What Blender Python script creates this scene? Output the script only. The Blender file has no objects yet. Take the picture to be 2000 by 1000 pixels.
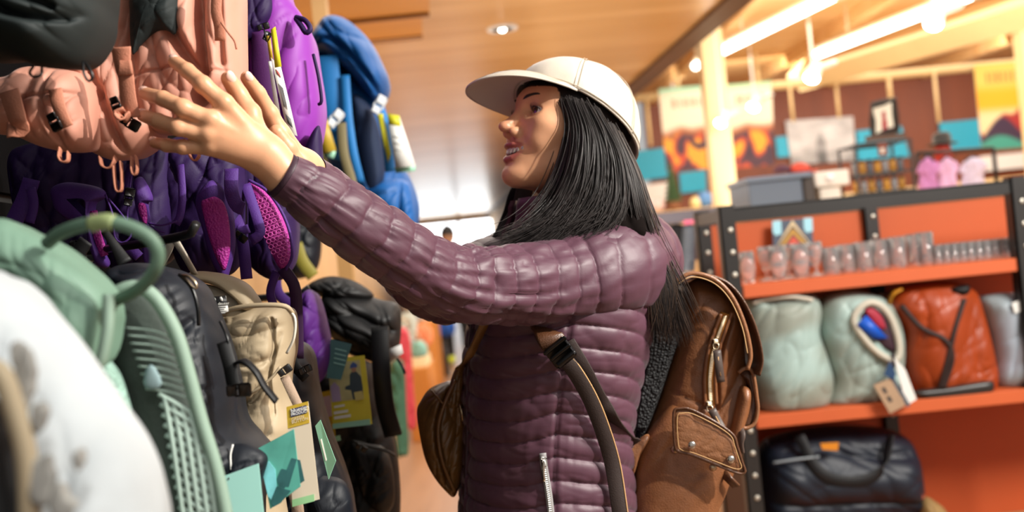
import bpy, math, random
import numpy as np
from mathutils import Vector, Matrix

# ------------------------------------------------------------------ camera, light, exposure
SC = bpy.context.scene
COL = SC.collection
FPX = 1944.4                      # focal length in pixels of the 2000 x 1000 frame (35 mm lens)
CAMZ = 1.27
TH = math.atan(0.1)               # the camera is rolled a little
cT, sT = math.cos(TH), math.sin(TH)
cam_d = bpy.data.cameras.new('camera')
cam_d.lens = 35.0; cam_d.sensor_width = 36.0; cam_d.sensor_fit = 'HORIZONTAL'
cam_d.clip_start = 0.05; cam_d.clip_end = 200
cam_d.dof.use_dof = True; cam_d.dof.focus_distance = 1.29; cam_d.dof.aperture_fstop = 3.2
cam = bpy.data.objects.new('camera', cam_d); COL.objects.link(cam)
Rc = Vector((cT, 0, -sT)); Uc = Vector((sT, 0, cT)); Bc = Vector((0, -1, 0))
M = Matrix((Rc, Uc, Bc)).transposed().to_4x4(); M.translation = Vector((0, 0, CAMZ))
cam.matrix_world = M
SC.camera = cam
SC.view_settings.view_transform = 'Standard'
SC.view_settings.look = 'None'
SC.view_settings.gamma = 1.0
SC.view_settings.exposure = 0.22
try: SC.view_settings.use_curve_mapping = False
except Exception: pass

w = bpy.data.worlds.new('world'); SC.world = w; w.use_nodes = True
w.node_tree.nodes['Background'].inputs[0].default_value = (1.0, 0.97, 0.94, 1)
w.node_tree.nodes['Background'].inputs[1].default_value = 0.42

def lamp(kind, name, loc, target, energy, color, **kw):
    d = bpy.data.lights.new(name, kind); d.energy = energy; d.color = color
    for k, v in kw.items(): setattr(d, k, v)
    o = bpy.data.objects.new(name, d); COL.objects.link(o)
    o.location = loc
    o.rotation_euler = (Vector(target) - Vector(loc)).to_track_quat('-Z', 'Y').to_euler()
    return o
# a hard low light from the shop front, right behind the camera
lamp('SPOT', 'key_spot', (2.35, 0.10, 2.80), (0.0, 1.40, 1.36), 430, (1.0, 0.95, 0.87),
     spot_size=math.radians(34), spot_blend=0.5, shadow_soft_size=0.035)
lamp('SPOT', 'rack_fill', (0.25, -0.5, 2.6), (-0.40, 0.95, 0.62), 60, (1.0, 0.98, 0.95), spot_size=math.radians(36), spot_blend=0.8, shadow_soft_size=0.22)  # soft fill added to brighten the near packs, no fixture there
# the tall ceiling half of the shop on the right
lamp('AREA', 'hall_light', (4.2, 7.5, 2.9), (4.2, 7.5, 0), 170, (1.0, 0.92, 0.80), shape='RECTANGLE', size=5, size_y=7)
lamp('AREA', 'hall_fill', (4.0, 6.5, 1.9), (4.2, 8.5, 3.4), 70, (1.0, 0.93, 0.80), shape='RECTANGLE', size=5, size_y=2.0)  # unseen fill facing up, added to lift the hall ceiling
lamp('AREA', 'wall_fill', (4.6, 10.3, 2.85), (4.6, 12.5, 1.7), 85, (1.0, 0.96, 0.90), shape='RECTANGLE', size=6, size_y=0.6)  # extra area lamp put in to brighten the back wall
lamp('AREA', 'shelf_fill', (2.6, 0.6, 2.9), (1.5, 3.4, 0.9), 150, (1.0, 0.95, 0.88), shape='RECTANGLE', size=1.4, size_y=0.8)  # fill added for the shelving, without a real fixture
lamp('AREA', 'aisle_light', (-0.2, 8.0, 2.42), (-0.2, 8.0, 0), 170, (1.0, 0.93, 0.84), shape='RECTANGLE', size=1.6, size_y=11.0)
lamp('AREA', 'aisle_fill', (0.2, 6.5, 0.6), (0.2, 7.0, 2.5), 42, (1.0, 0.93, 0.84), shape='RECTANGLE', size=1.2, size_y=6.0)  # upward fill put in place of bounce on the wooden ceiling

# ------------------------------------------------------------------ helpers
def P(u, v, d):
    a = (u - 1000.0) / FPX * d; b = (500.0 - v) / FPX * d
    return Vector((a * cT + b * sT, d, CAMZ - a * sT + b * cT))
def PN(u, v, d):
    a = (u - 1000.0) / FPX * d; b = (500.0 - v) / FPX * d
    return np.stack([a * cT + b * sT, d + 0 * a, CAMZ - a * sT + b * cT], -1)
def lin(h):
    h = h.lstrip('#'); c = [int(h[i:i + 2], 16) / 255 for i in (0, 2, 4)]
    return tuple(x / 12.92 if x <= .04045 else ((x + .055) / 1.055) ** 2.4 for x in c)

MATS = {}
def mat(key, hexcol, rough=0.6, bump=None, var=None, metal=0.0, sheen=0.0, spec=0.5, emit=0.0, trans=0.0, coat=0.0,
        stretch=None, attr=None, var2=None, ior=None, sss=0.0, wave=None, alpha=None, crease=None):
    """procedural material: base colour, colour variation (scale, amount), bump (scale, strength, distance)"""
    if key in MATS: return MATS[key]
    m = bpy.data.materials.new(key); m.use_nodes = True
    nt = m.node_tree; b = nt.nodes['Principled BSDF']; L = nt.links
    col = lin(hexcol) + (1,)
    b.inputs['Base Color'].default_value = col
    b.inputs['Roughness'].default_value = rough
    b.inputs['Metallic'].default_value = metal
    b.inputs['Specular IOR Level'].default_value = spec
    if sheen: b.inputs['Sheen Weight'].default_value = sheen; b.inputs['Sheen Roughness'].default_value = 0.4
    if coat: b.inputs['Coat Weight'].default_value = coat; b.inputs['Coat Roughness'].default_value = 0.15
    if trans: b.inputs['Transmission Weight'].default_value = trans
    if ior: b.inputs['IOR'].default_value = ior
    if alpha is not None: b.inputs['Alpha'].default_value = alpha
    if sss:
        b.inputs['Subsurface Weight'].default_value = sss
        b.inputs['Subsurface Radius'].default_value = (0.012, 0.005, 0.003)
        b.inputs['Subsurface Scale'].default_value = 0.6
    if emit:
        b.inputs['Emission Color'].default_value = col; b.inputs['Emission Strength'].default_value = emit
    tc = nt.nodes.new('ShaderNodeTexCoord'); co = tc.outputs['Object']
    if stretch:
        mp = nt.nodes.new('ShaderNodeMapping'); mp.inputs['Scale'].default_value = stretch
        L.new(co, mp.inputs[0]); co = mp.outputs[0]
    src = None
    if attr:
        at = nt.nodes.new('ShaderNodeAttribute'); at.attribute_name = attr; src = at.outputs['Color']
    def mulvar(src, scale, amt, detail=4):
        n = nt.nodes.new('ShaderNodeTexNoise'); n.inputs['Scale'].default_value = scale; n.inputs['Detail'].default_value = detail
        L.new(co, n.inputs['Vector'])
        r = nt.nodes.new('ShaderNodeMapRange'); r.inputs[1].default_value = 0.25; r.inputs[2].default_value = 0.75
        r.inputs[3].default_value = 1 - amt; r.inputs[4].default_value = 1 + amt
        L.new(n.outputs['Fac'], r.inputs[0])
        mx = nt.nodes.new('ShaderNodeMix'); mx.data_type = 'RGBA'; mx.blend_type = 'MULTIPLY'; mx.inputs[0].default_value = 1
        if src is None: mx.inputs[6].default_value = col
        else: L.new(src, mx.inputs[6])
        L.new(r.outputs[0], mx.inputs[7])
        return mx.outputs[2]
    if var: src = mulvar(src, *var)
    if var2: src = mulvar(src, *var2)
    if src is not None: L.new(src, b.inputs['Base Color'])
    if bump or wave or crease:
        prev = None
        if crease:
            n = nt.nodes.new('ShaderNodeTexNoise'); n.noise_type = 'RIDGED_MULTIFRACTAL'; n.inputs['Scale'].default_value = crease[0]; n.inputs['Detail'].default_value = 2.5; n.inputs['Roughness'].default_value = .45; n.inputs['Distortion'].default_value = .5
            L.new(co, n.inputs['Vector'])
            bp = nt.nodes.new('ShaderNodeBump'); bp.inputs['Strength'].default_value = crease[1]; bp.inputs['Distance'].default_value = crease[2]
            L.new(n.outputs['Fac'], bp.inputs['Height']); prev = bp.outputs[0]
        if bump:
            n = nt.nodes.new('ShaderNodeTexNoise'); n.inputs['Scale'].default_value = bump[0]; n.inputs['Detail'].default_value = 5
            L.new(co, n.inputs['Vector'])
            bp = nt.nodes.new('ShaderNodeBump'); bp.inputs['Strength'].default_value = bump[1]; bp.inputs['Distance'].default_value = bump[2]
            L.new(n.outputs['Fac'], bp.inputs['Height'])
            if prev: L.new(prev, bp.inputs['Normal'])
            prev = bp.outputs[0]
        if wave:
            n = nt.nodes.new('ShaderNodeTexVoronoi'); n.inputs['Scale'].default_value = wave[0]
            L.new(tc.outputs['Object'], n.inputs['Vector'])
            bp = nt.nodes.new('ShaderNodeBump'); bp.inputs['Strength'].default_value = wave[1]; bp.inputs['Distance'].default_value = wave[2]
            L.new(n.outputs['Distance'], bp.inputs['Height'])
            if prev: L.new(prev, bp.inputs['Normal'])
            prev = bp.outputs[0]
        L.new(prev, b.inputs['Normal'])
    MATS[key] = m
    return m

ORI = {}
def tag(o, label=None, cat=None, group=None, kind=None):
    if label: o['label'] = label
    if cat: o['category'] = cat
    if group: o['group'] = group
    if kind: o['kind'] = kind
    return o
def thing(name, label, cat, loc, group=None):
    o = bpy.data.objects.new(name, None); o.empty_display_size = 0.05
    COL.objects.link(o); o.location = Vector(loc); ORI[o.name] = Vector(loc)
    return tag(o, label, cat, group)
def mk(name, vf, m, parent=None, smooth=True, label=None, colors=None, sub=0, uniform_mats=None, mats=None, fm=None):
    """one mesh object from world-space verts and faces; origin at the parent's base or at its own base"""
    v, f = vf[0], vf[1]
    v = np.asarray(v, dtype=float)
    if parent is not None: o0 = np.array(ORI[parent.name])
    else:
        lo, hi = v.min(0), v.max(0); o0 = np.array([(lo[0] + hi[0]) / 2, (lo[1] + hi[1]) / 2, lo[2]])
    me = bpy.data.meshes.new(name)
    me.from_pydata((v - o0).tolist(), [], [tuple(int(i) for i in q) for q in f])
    me.validate(verbose=False)
    if mats:
        for mm in mats: me.materials.append(mm)
        if fm is not None and len(fm) == len(me.polygons): me.polygons.foreach_set('material_index', np.asarray(fm, dtype=np.int32))
    else: me.materials.append(m)
    if smooth: me.polygons.foreach_set('use_smooth', np.ones(len(me.polygons), dtype=bool))
    if colors is not None:
        ca = me.color_attributes.new('Col', 'FLOAT_COLOR', 'POINT')
        c4 = np.ones((len(v), 4), dtype=np.float32); c4[:, :3] = colors
        ca.data.foreach_set('color', c4.ravel())
    me.update()
    o = bpy.data.objects.new(name, me); COL.objects.link(o)
    ORI[o.name] = Vector(o0)
    if parent is not None: o.parent = parent
    else: o.location = Vector(o0)
    if label: o['label'] = label
    if sub:
        md = o.modifiers.new('sub', 'SUBSURF'); md.levels = sub; md.render_levels = sub
    return o
def copy_tree(o, delta, parent=None):
    c = o.copy(); COL.objects.link(c); ORI[c.name] = ORI[o.name] + Vector(delta)
    if parent is None: c.location = o.location + Vector(delta)
    else: c.parent = parent
    for ch in list(o.children): copy_tree(ch, delta, c)
    return c
def join(*vfs):
    V, Fc, n = [], [], 0
    for v, f in vfs:
        v = np.asarray(v, float).reshape(-1, 3); V.append(v); Fc += [tuple(int(i) + n for i in q) for q in f]; n += len(v)
    return np.concatenate(V), Fc

# ---- noise
_rs = np.random.RandomState(7)
_PERM = _rs.permutation(512); _GR = _rs.uniform(-1, 1, (512, 3)); _GR /= np.linalg.norm(_GR, axis=1)[:, None]
def noise3(p):
    p = np.asarray(p, float); sh = p.shape[:-1]; p = p.reshape(-1, 3)
    i = np.floor(p).astype(int); f = p - i; u = f * f * f * (f * (f * 6 - 15) + 10)
    def g(dx, dy, dz):
        h = _PERM[(_PERM[(_PERM[(i[:, 0] + dx) & 511] + i[:, 1] + dy) & 511] + i[:, 2] + dz) & 511]
        return ((f - (dx, dy, dz)) * _GR[h]).sum(1)
    def lp(a, b, t): return a + (b - a) * t
    r = lp(lp(lp(g(0, 0, 0), g(1, 0, 0), u[:, 0]), lp(g(0, 1, 0), g(1, 1, 0), u[:, 0]), u[:, 1]),
           lp(lp(g(0, 0, 1), g(1, 0, 1), u[:, 0]), lp(g(0, 1, 1), g(1, 1, 1), u[:, 0]), u[:, 1]), u[:, 2])
    return (r * 1.6).reshape(sh)
def ridged(x):                      # creased cloth: sharp valleys, rounded swells
    return np.sqrt(np.abs(x) + 1e-4) - 0.45

# ---- curves
def crom(pts, n, closed=False):
    p = np.asarray(pts, float); k = len(p)
    if closed: idx = lambda i: p[i % k]; segs = k
    else:
        ext = np.concatenate([[2 * p[0] - p[1]], p, [2 * p[-1] - p[-2]]]); idx = lambda i: ext[i + 1]; segs = k - 1
    fine = []
    for s in range(segs):
        a, b, c, d = idx(s - 1), idx(s), idx(s + 1), idx(s + 2)
        t = np.linspace(0, 1, 16, endpoint=False)[:, None]
        fine.append(.5 * (2 * b + (c - a) * t + (2 * a - 5 * b + 4 * c - d) * t ** 2 + (3 * b - a - 3 * c + d) * t ** 3))
    fine = np.concatenate(fine + [p[:1] if closed else p[-1:]])
    L = np.concatenate([[0], np.cumsum(np.linalg.norm(np.diff(fine[:, :min(3, fine.shape[1])], axis=0), axis=1))])
    t = np.linspace(0, L[-1], n + 1)[:-1] if closed else np.linspace(0, L[-1], n)
    return np.stack([np.interp(t, L, fine[:, j]) for j in range(fine.shape[1])], 1)
def pw(pts, n=None, closed=False):   # list of (u, v, depth) -> smooth world path
    a = np.array([list(P(*q)) for q in pts])
    return crom(a, n or max(8, len(pts) * 5), closed)

# ---- surfaces
def grid_faces(nr, nc, wrap=True):
    F = []
    for i in range(nr - 1):
        for j in range(nc if wrap else nc - 1):
            k = (j + 1) % nc
            F.append((i * nc + j, i * nc + k, (i + 1) * nc + k, (i + 1) * nc + j))
    return F
def frames(path, hint=(0, 0, 1)):
    p = np.asarray(path, float); t = np.gradient(p, axis=0); t /= np.linalg.norm(t, axis=1)[:, None] + 1e-12
    h = np.asarray(hint, float); a = np.zeros_like(p); h0 = h - t[0] * (h @ t[0])
    if np.linalg.norm(h0) < 1e-3: h0 = np.array([1., .2, 0]) - t[0] * (np.array([1., .2, 0]) @ t[0])
    prev = h0 / np.linalg.norm(h0)
    for i in range(len(p)):
        q = prev - t[i] * (prev @ t[i]); q /= np.linalg.norm(q) + 1e-12; a[i] = q; prev = q
    return t, a, np.cross(t, a)
def tube(path, r, seg=12, hint=(0, 0, 1), ratio=1.0, cap=True, closed=False):
    p = np.asarray(path, float); n = len(p); r = np.broadcast_to(np.asarray(r, float), (n,)) if np.ndim(r) <= 1 else r
    if np.ndim(r) == 1 and len(r) != n: r = np.interp(np.linspace(0, 1, n), np.linspace(0, 1, len(r)), r)
    t, a, b = frames(p, hint)
    ph = np.linspace(0, 2 * np.pi, seg, endpoint=False)
    V = p[:, None] + r[:, None, None] * (np.cos(ph)[None, :, None] * a[:, None] + ratio * np.sin(ph)[None, :, None] * b[:, None])
    F = grid_faces(n, seg)
    if closed:
        for j in range(seg): F.append(((n - 1) * seg + j, (n - 1) * seg + (j + 1) % seg, (j + 1) % seg, j))
    elif cap: F += [tuple(range(seg))[::-1], tuple((n - 1) * seg + j for j in range(seg))]
    return V.reshape(-1, 3), F
def rtube(path, radii, **k):
    r = np.interp(np.linspace(0, 1, len(path)), np.linspace(0, 1, len(radii)), radii)
    return tube(path, r, **k)
def strap(path, w, th, across=(0, 0, 1), twist=0.0, lip=True):
    """flat webbing band with rounded edges along a world path; 'across' is the direction of its width"""
    p = np.asarray(path, float); n = len(p)
    t = np.gradient(p, axis=0); t /= np.linalg.norm(t, axis=1)[:, None] + 1e-12
    ac = np.asarray(across, float)
    if ac.ndim == 1: ac = np.broadcast_to(ac, p.shape)
    a = ac - t * (ac * t).sum(1)[:, None]; a /= np.linalg.norm(a, axis=1)[:, None] + 1e-12
    b = np.cross(t, a)
    if twist:
        tw = np.linspace(0, twist, n)[:, None]; a, b = a * np.cos(tw) + b * np.sin(tw), b * np.cos(tw) - a * np.sin(tw)
    w = np.broadcast_to(np.asarray(w, float), (n,)) if np.ndim(w) == 0 else np.interp(np.linspace(0, 1, n), np.linspace(0, 1, len(w)), w)
    prof = [(-.5, -.2), (-.46, -.5), (.46, -.5), (.5, -.2), (.5, .2), (.46, .5), (-.46, .5), (-.5, .2)]
    V = np.stack([p + a * (w * x)[:, None] + b * (th * y) for x, y in prof], 1)
    F = grid_faces(n, 8) + [tuple(range(8))[::-1], tuple((n - 1) * 8 + j for j in range(8))]
    return V.reshape(-1, 3), F
def box(c, s, ax=None, bev=0.0):
    """bevelled box: centre, full sizes, optional 3 axes"""
    c = np.asarray(c, float); s = np.asarray(s, float) / 2; bev = min(bev, 0.9 * s.min())
    ax = np.eye(3) if ax is None else np.array([np.asarray(a, float) / np.linalg.norm(a) for a in ax])
    if bev <= 0:
        V = np.array([[x, y, z] for x in (-1, 1) for y in (-1, 1) for z in (-1, 1)], float) * s
        F = [(0, 1, 3, 2), (4, 6, 7, 5), (0, 4, 5, 1), (2, 3, 7, 6), (0, 2, 6, 4), (1, 5, 7, 3)]
        return c + V @ ax, F
    V = []; idx = {}
    for x in (-1, 1):
        for y in (-1, 1):
            for z in (-1, 1):
                for k in range(3):
                    q = np.array([x, y, z]) * (s - bev); q[k] = (x, y, z)[k] * s[k]; idx[(x, y, z, k)] = len(V); V.append(q)
    F = []
    for k in range(3):
        a, b = [(1, 2), (0, 2), (0, 1)][k]
        for sg in (-1, 1):
            def cn(i, j):
                q = [0, 0, 0]; q[k] = sg; q[a] = i; q[b] = j; return idx[(*q, k)]
            F.append((cn(-1, -1), cn(1, -1), cn(1, 1), cn(-1, 1)))
    for k in range(3):
        a, b = [(1, 2), (0, 2), (0, 1)][k]
        for i in (-1, 1):
            for j in (-1, 1):
                def e(t, kk):
                    q = [0, 0, 0]; q[k] = t; q[a] = i; q[b] = j; return idx[(*q, kk)]
                F.append((e(-1, a), e(1, a), e(1, b), e(-1, b)))
    for x in (-1, 1):
        for y in (-1, 1):
            for z in (-1, 1): F.append(tuple(idx[(x, y, z, k)] for k in range(3)))
    return c + np.array(V) @ ax, F
def lathe(c, prof, seg=20, axis=(0, 0, 1)):
    ax = Vector(axis).normalized(); a = ax.orthogonal().normalized(); b = ax.cross(a)
    a, b, ax = np.array(a), np.array(b), np.array(ax)
    ph = np.linspace(0, 2 * np.pi, seg, endpoint=False); V = []
    for r, z in prof: V.append(np.asarray(c) + ax * z + r * (np.cos(ph)[:, None] * a + np.sin(ph)[:, None] * b))
    n = len(prof)
    return np.concatenate(V), grid_faces(n, seg) + [tuple(range(seg))[::-1], tuple((n - 1) * seg + j for j in range(seg))]
def inplane(outline, d):             # outline in pixels on a depth function
    o = np.asarray(outline, float)
    return d(o[..., 0], o[..., 1]) if callable(d) else np.full(o.shape[:-1], float(d))
def puff(outline, d, tf, tb=None, spine=None, n=96, rings=14, prof=0.5, folds=(), hi=True, nrm=None, sharp=None, seams=(), taper=None):
    """a stuffed soft body: traced outline at real depth(s), swelling tf towards nrm and tb behind, with cloth folds
    folds: (amplitude m, cycles per m, angle deg, stretch, seed, ridged?)   seams: (pixel polyline, depth m, half width px)"""
    if folds and hi:
        n = int(n * 1.9); rings = int(rings * 2.1)
        folds = [(f[0] * 1.25,) + tuple(f[1:]) for f in folds]
        f0 = folds[0]; folds = folds + [(f0[0] * .46, f0[1] * 2.3, f0[2] + 28, f0[3] * .8, f0[4] + 5), (f0[0] * .24, f0[1] * 4.6, f0[2] - 24, f0[3] * .8, f0[4] + 9)]
    O = crom(outline, n, True)
    sp = np.asarray(spine if spine is not None else [O.mean(0)], float)
    if len(sp) > 1: sp = crom(sp, 60)
    dist = np.linalg.norm(O[:, None] - sp[None], axis=2)
    tg = sp[dist.argmin(1)]
    if len(sp) > 1:
        for _ in range(3): tg = (np.roll(tg, 1, 0) + tg * 2 + np.roll(tg, -1, 0)) / 4
    if tb is None: tb = tf
    dm = float(np.mean(inplane(O, d)))
    if nrm is None: nrm = np.array([0, -1.0, 0])
    nrm = np.asarray(nrm, float); nrm = nrm / np.linalg.norm(nrm)
    ws = np.linspace(0, 1, rings + 1)
    def layer(sign, T):
        V = []
        for k, w in enumerate(ws if sign > 0 else np.linspace(0, 1, 7)):
            if sign < 0 and k == 0: continue
            uv = O * (1 - w) + tg * w
            base = PN(uv[:, 0], uv[:, 1], inplane(uv, d))
            h = T * (1 - (1 - w) ** 2) ** prof
            if taper is not None: h = h * taper(uv[:, 0], uv[:, 1])
            h = np.full(n, h) if np.ndim(h) == 0 else h
            mk_ = min(1.0, 3.0 * w)
            q = base
            if sign > 0:
                x = uv[:, 0] / FPX * dm; y = -uv[:, 1] / FPX * dm
                for fo in folds:
                    amp, fr, ang, stt, sd = fo[:5]; rg = fo[5] if len(fo) > 5 else True
                    ca, sa = math.cos(math.radians(ang)), math.sin(math.radians(ang))
                    xx = (x * ca + y * sa) * fr / stt; yy = (-x * sa + y * ca) * fr
                    wv = noise3(np.stack([xx, yy, np.full(n, sd * 3.7)], 1) + 0.35 * noise3(np.stack([xx * 1.3 + 9, yy * .7, np.full(n, sd)], 1))[:, None])
                    h = h + amp * (ridged(wv) if rg else wv) * mk_
                for sl, dep, hw in seams:
                    s2 = crom(sl, 80); dd = np.linalg.norm(uv[:, None] - s2[None], axis=2).min(1)
                    h = h - dep * np.exp(-(dd / hw) ** 2) * mk_
            V.append(q + sign * nrm[None] * h[:, None])
        return V
    A = layer(1, tf); Bk = layer(-1, tb)
    V = np.concatenate(A + Bk); nr = rings + 1
    F = grid_faces(nr, n)
    off = nr * n
    for j in range(n):
        k = (j + 1) % n; F.append((j, off + j, off + k, k))
    for i in range(len(Bk) - 1):
        for j in range(n):
            k = (j + 1) % n; F.append((off + i * n + j, off + (i + 1) * n + j, off + (i + 1) * n + k, off + i * n + k))
    return V, F
def card(corners, th=0.0012, n=1):
    """thin stiff card from 4 (u,v,d) corners in order"""
    q = np.array([list(P(*c)) for c in corners]); nr = np.cross(q[1] - q[0], q[3] - q[0]); nr /= np.linalg.norm(nr)
    V = np.concatenate([q + nr * th / 2, q - nr * th / 2])
    return V, [(0, 1, 2, 3), (7, 6, 5, 4), (0, 4, 5, 1), (1, 5, 6, 2), (2, 6, 7, 3), (3, 7, 4, 0)]
def card_axes(corners):
    q = np.array([list(P(*c)) for c in corners]); x = q[1] - q[0]; y = q[3] - q[0]
    nr = np.cross(x, y); nr /= np.linalg.norm(nr)
    if nr[1] > 0: nr = -nr
    return q[0], x, y, nr
def on_card(corners, pts, off=0.0014, th=0.0006):
    """flat print shape (polygon in 0..1 card coordinates, x right, y down) lying on a card"""
    o, x, y, nr = card_axes(corners)
    q = np.array([o + x * a + y * b + nr * off for a, b in pts]); k = len(q)
    V = np.concatenate([q, q - nr * th])
    F = [tuple(range(k)), tuple(range(2 * k - 1, k - 1, -1))] + [(i, i + k, (i + 1) % k + k, (i + 1) % k) for i in range(k)]
    return V, F
def text_on(s, o, xdir, ydir, size, m, parent, name='lettering', align='LEFT', bold=0.0):
    cu = bpy.data.curves.new(name, 'FONT'); cu.body = s; cu.size = 1.0; cu.extrude = 0.01; cu.offset = bold; cu.align_x = align
    tmp = bpy.data.objects.new('tmp', cu); COL.objects.link(tmp)
    dg = bpy.context.evaluated_depsgraph_get()
    me = tmp.evaluated_get(dg).to_mesh()
    v = np.array([list(q.co) for q in me.vertices]); f = [tuple(p.vertices) for p in me.polygons]
    tmp.evaluated_get(dg).to_mesh_clear(); bpy.data.objects.remove(tmp); bpy.data.curves.remove(cu)
    x = np.array(xdir, float); x /= np.linalg.norm(x); y = np.array(ydir, float); y = y - x * (x @ y); y /= np.linalg.norm(y)
    z = np.cross(x, y)
    W = np.asarray(o, float) + size * (v[:, :1] * x + v[:, 1:2] * y + v[:, 2:] * z)
    return mk(name, (W, f), m, parent, smooth=False)
def loft(rings, cap=True):
    n = len(rings); k = len(rings[0])
    F = grid_faces(n, k)
    if cap: F += [tuple(range(k))[::-1], tuple((n - 1) * k + j for j in range(k))]
    return np.concatenate(rings), F

# ---- implicit surfaces (sparse surface nets), for skin
def smin(a, b, k):
    h = np.clip(.5 + .5 * (b - a) / k, 0, 1); return b + (a - b) * h - k * h * (1 - h)
def smax(a, b, k): return -smin(-a, -b, k)
def sd_ell(p, c, r, R=None):
    q = p - np.asarray(c)
    if R is not None: q = q @ np.asarray(R).T
    r = np.asarray(r, float); k0 = np.linalg.norm(q / r, axis=-1); k1 = np.linalg.norm(q / r ** 2, axis=-1)
    return k0 * (k0 - 1.0) / (k1 + 1e-9)
def sd_cap(p, a, b, ra, rb):
    a = np.asarray(a, float); b = np.asarray(b, float); ab = b - a
    t = np.clip(((p - a) @ ab) / (ab @ ab + 1e-12), 0, 1)
    return np.linalg.norm(p - a - t[..., None] * ab, axis=-1) - (ra + (rb - ra) * t)
def surface_nets(f, lo, hi, h, B=8):
    lo = np.asarray(lo, float); H = h * B
    nb = np.ceil((np.asarray(hi) - lo) / H).astype(int)
    g = np.stack(np.meshgrid(*[np.arange(k) for k in nb], indexing='ij'), -1).reshape(-1, 3)
    keep = []
    for c in np.array_split(g, max(1, len(g) // 200000)):
        keep.append(c[np.abs(f(lo + (c + .5) * H)) < H * 1.35])
    g = np.concatenate(keep)
    cr = np.stack(np.meshgrid(*[np.arange(B + 1)] * 3, indexing='ij'), -1).reshape(-1, 3)
    cells = np.stack(np.meshgrid(*[np.arange(B)] * 3, indexing='ij'), -1).reshape(-1, 3)
    ci = cells[:, 0] * (B + 1) ** 2 + cells[:, 1] * (B + 1) + cells[:, 2]
    co = np.array([[x, y, z] for x in (0, 1) for y in (0, 1) for z in (0, 1)])
    off = co[:, 0] * (B + 1) ** 2 + co[:, 1] * (B + 1) + co[:, 2]
    edges = [(a, b) for a in range(8) for b in range(a + 1, 8) if np.abs(co[a] - co[b]).sum() == 1]
    PK, PV, EC = [], [], []
    for ch in np.array_split(g, max(1, len(g) // 400)):
        pts = (ch[:, None] * B + cr[None])
        val = f(lo + pts.reshape(-1, 3) * h).reshape(len(ch), -1)
        cv = val[:, ci[:, None] + off[None]]                      # block, cell, 8
        neg = cv < 0; act = neg.any(2) & ~neg.all(2)
        bi, cl = np.nonzero(act); v8 = cv[bi, cl]; base = ch[bi] * B + cells[cl]
        acc = np.zeros((len(bi), 3)); cnt = np.zeros(len(bi))
        for a, b in edges:
            va, vb = v8[:, a], v8[:, b]; m = (va < 0) != (vb < 0)
            t = np.where(m, va / (va - vb + 1e-20), 0)
            acc += np.where(m[:, None], co[a] + (co[b] - co[a]) * t[:, None], 0); cnt += m
        PK.append(base); PV.append(base + acc / cnt[:, None]); EC.append(v8)
    K = np.concatenate(PK); V = np.concatenate(PV); E8 = np.concatenate(EC)
    key = (K[:, 0].astype(np.int64) << 42) | (K[:, 1].astype(np.int64) << 21) | K[:, 2]
    o = np.argsort(key); key, K, V, E8 = key[o], K[o], V[o], E8[o]
    F = []
    for ax in range(3):
        i1 = [4, 2, 1][ax]; s0 = E8[:, 0] < 0; s1 = E8[:, i1] < 0; m = s0 != s1
        a, b = [(1, 2), (2, 0), (0, 1)][ax]
        idx = []
        for da, db in ((0, 0), (-1, 0), (-1, -1), (0, -1)):
            k = K[m].copy(); k[:, a] += da; k[:, b] += db
            kk = (k[:, 0].astype(np.int64) << 42) | (k[:, 1].astype(np.int64) << 21) | k[:, 2]
            j = np.searchsorted(key, kk); j = np.clip(j, 0, len(key) - 1); j = np.where(key[j] == kk, j, -1); idx.append(j)
        q = np.stack(idx, 1); fl = s1[m]
        q[fl] = q[fl][:, ::-1]
        F.append(q[(q >= 0).all(1)])
    return lo + V * h, np.concatenate(F)
# ------------------------------------------------------------------ the shop's shell
def wood(key, c1, c2, scale, stretch, rough=.4, coat=0.0, bump=.15):
    if key in MATS: return MATS[key]
    m = bpy.data.materials.new(key); m.use_nodes = True; nt = m.node_tree; b = nt.nodes['Principled BSDF']; L = nt.links
    tc = nt.nodes.new('ShaderNodeTexCoord'); mp = nt.nodes.new('ShaderNodeMapping'); mp.inputs['Scale'].default_value = stretch
    L.new(tc.outputs['Object'], mp.inputs[0])
    n = nt.nodes.new('ShaderNodeTexNoise'); n.inputs['Scale'].default_value = scale; n.inputs['Detail'].default_value = 6; n.inputs['Distortion'].default_value = .6
    L.new(mp.outputs[0], n.inputs['Vector'])
    r = nt.nodes.new('ShaderNodeValToRGB'); r.color_ramp.elements[0].position = .3; r.color_ramp.elements[1].position = .7
    r.color_ramp.elements[0].color = lin(c1) + (1,); r.color_ramp.elements[1].color = lin(c2) + (1,)
    L.new(n.outputs['Fac'], r.inputs[0]); L.new(r.outputs[0], b.inputs['Base Color'])
    b.inputs['Roughness'].default_value = rough
    if coat: b.inputs['Coat Weight'].default_value = coat; b.inputs['Coat Roughness'].default_value = .2
    bp = nt.nodes.new('ShaderNodeBump'); bp.inputs['Strength'].default_value = bump; bp.inputs['Distance'].default_value = .01
    L.new(n.outputs['Fac'], bp.inputs['Height']); L.new(bp.outputs[0], b.inputs['Normal'])
    MATS[key] = m; return m
M_CEIL = wood('ceiling_wood', '#b88746', '#d6ac72', 1.6, (.22, 2.6, 1), .34, .25)
M_HALLC = wood('hall_ceiling_wood', '#d9a866', '#e8c088', 1.0, (.3, 3.0, 1), .6)
M_FLOOR = wood('floor_wood', '#8d6a4c', '#a58060', 1.2, (6, .5, 1), .38)
M_WALLW = wood('gold_wood', '#b48e58', '#c8a26c', 1.5, (1, 1, .25), .5)
M_REDW = wood('red_wood', '#6e3312', '#88431a', 1.2, (1.5, 1, .3), .55)
M_CREAMP = mat('cream_paint', '#ecd09a', .5, var=(3, .04))
M_BLKM = mat('black_metal', '#1b1a1a', .42, bump=(200, .1, .001), spec=.5)
SL = .085
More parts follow.
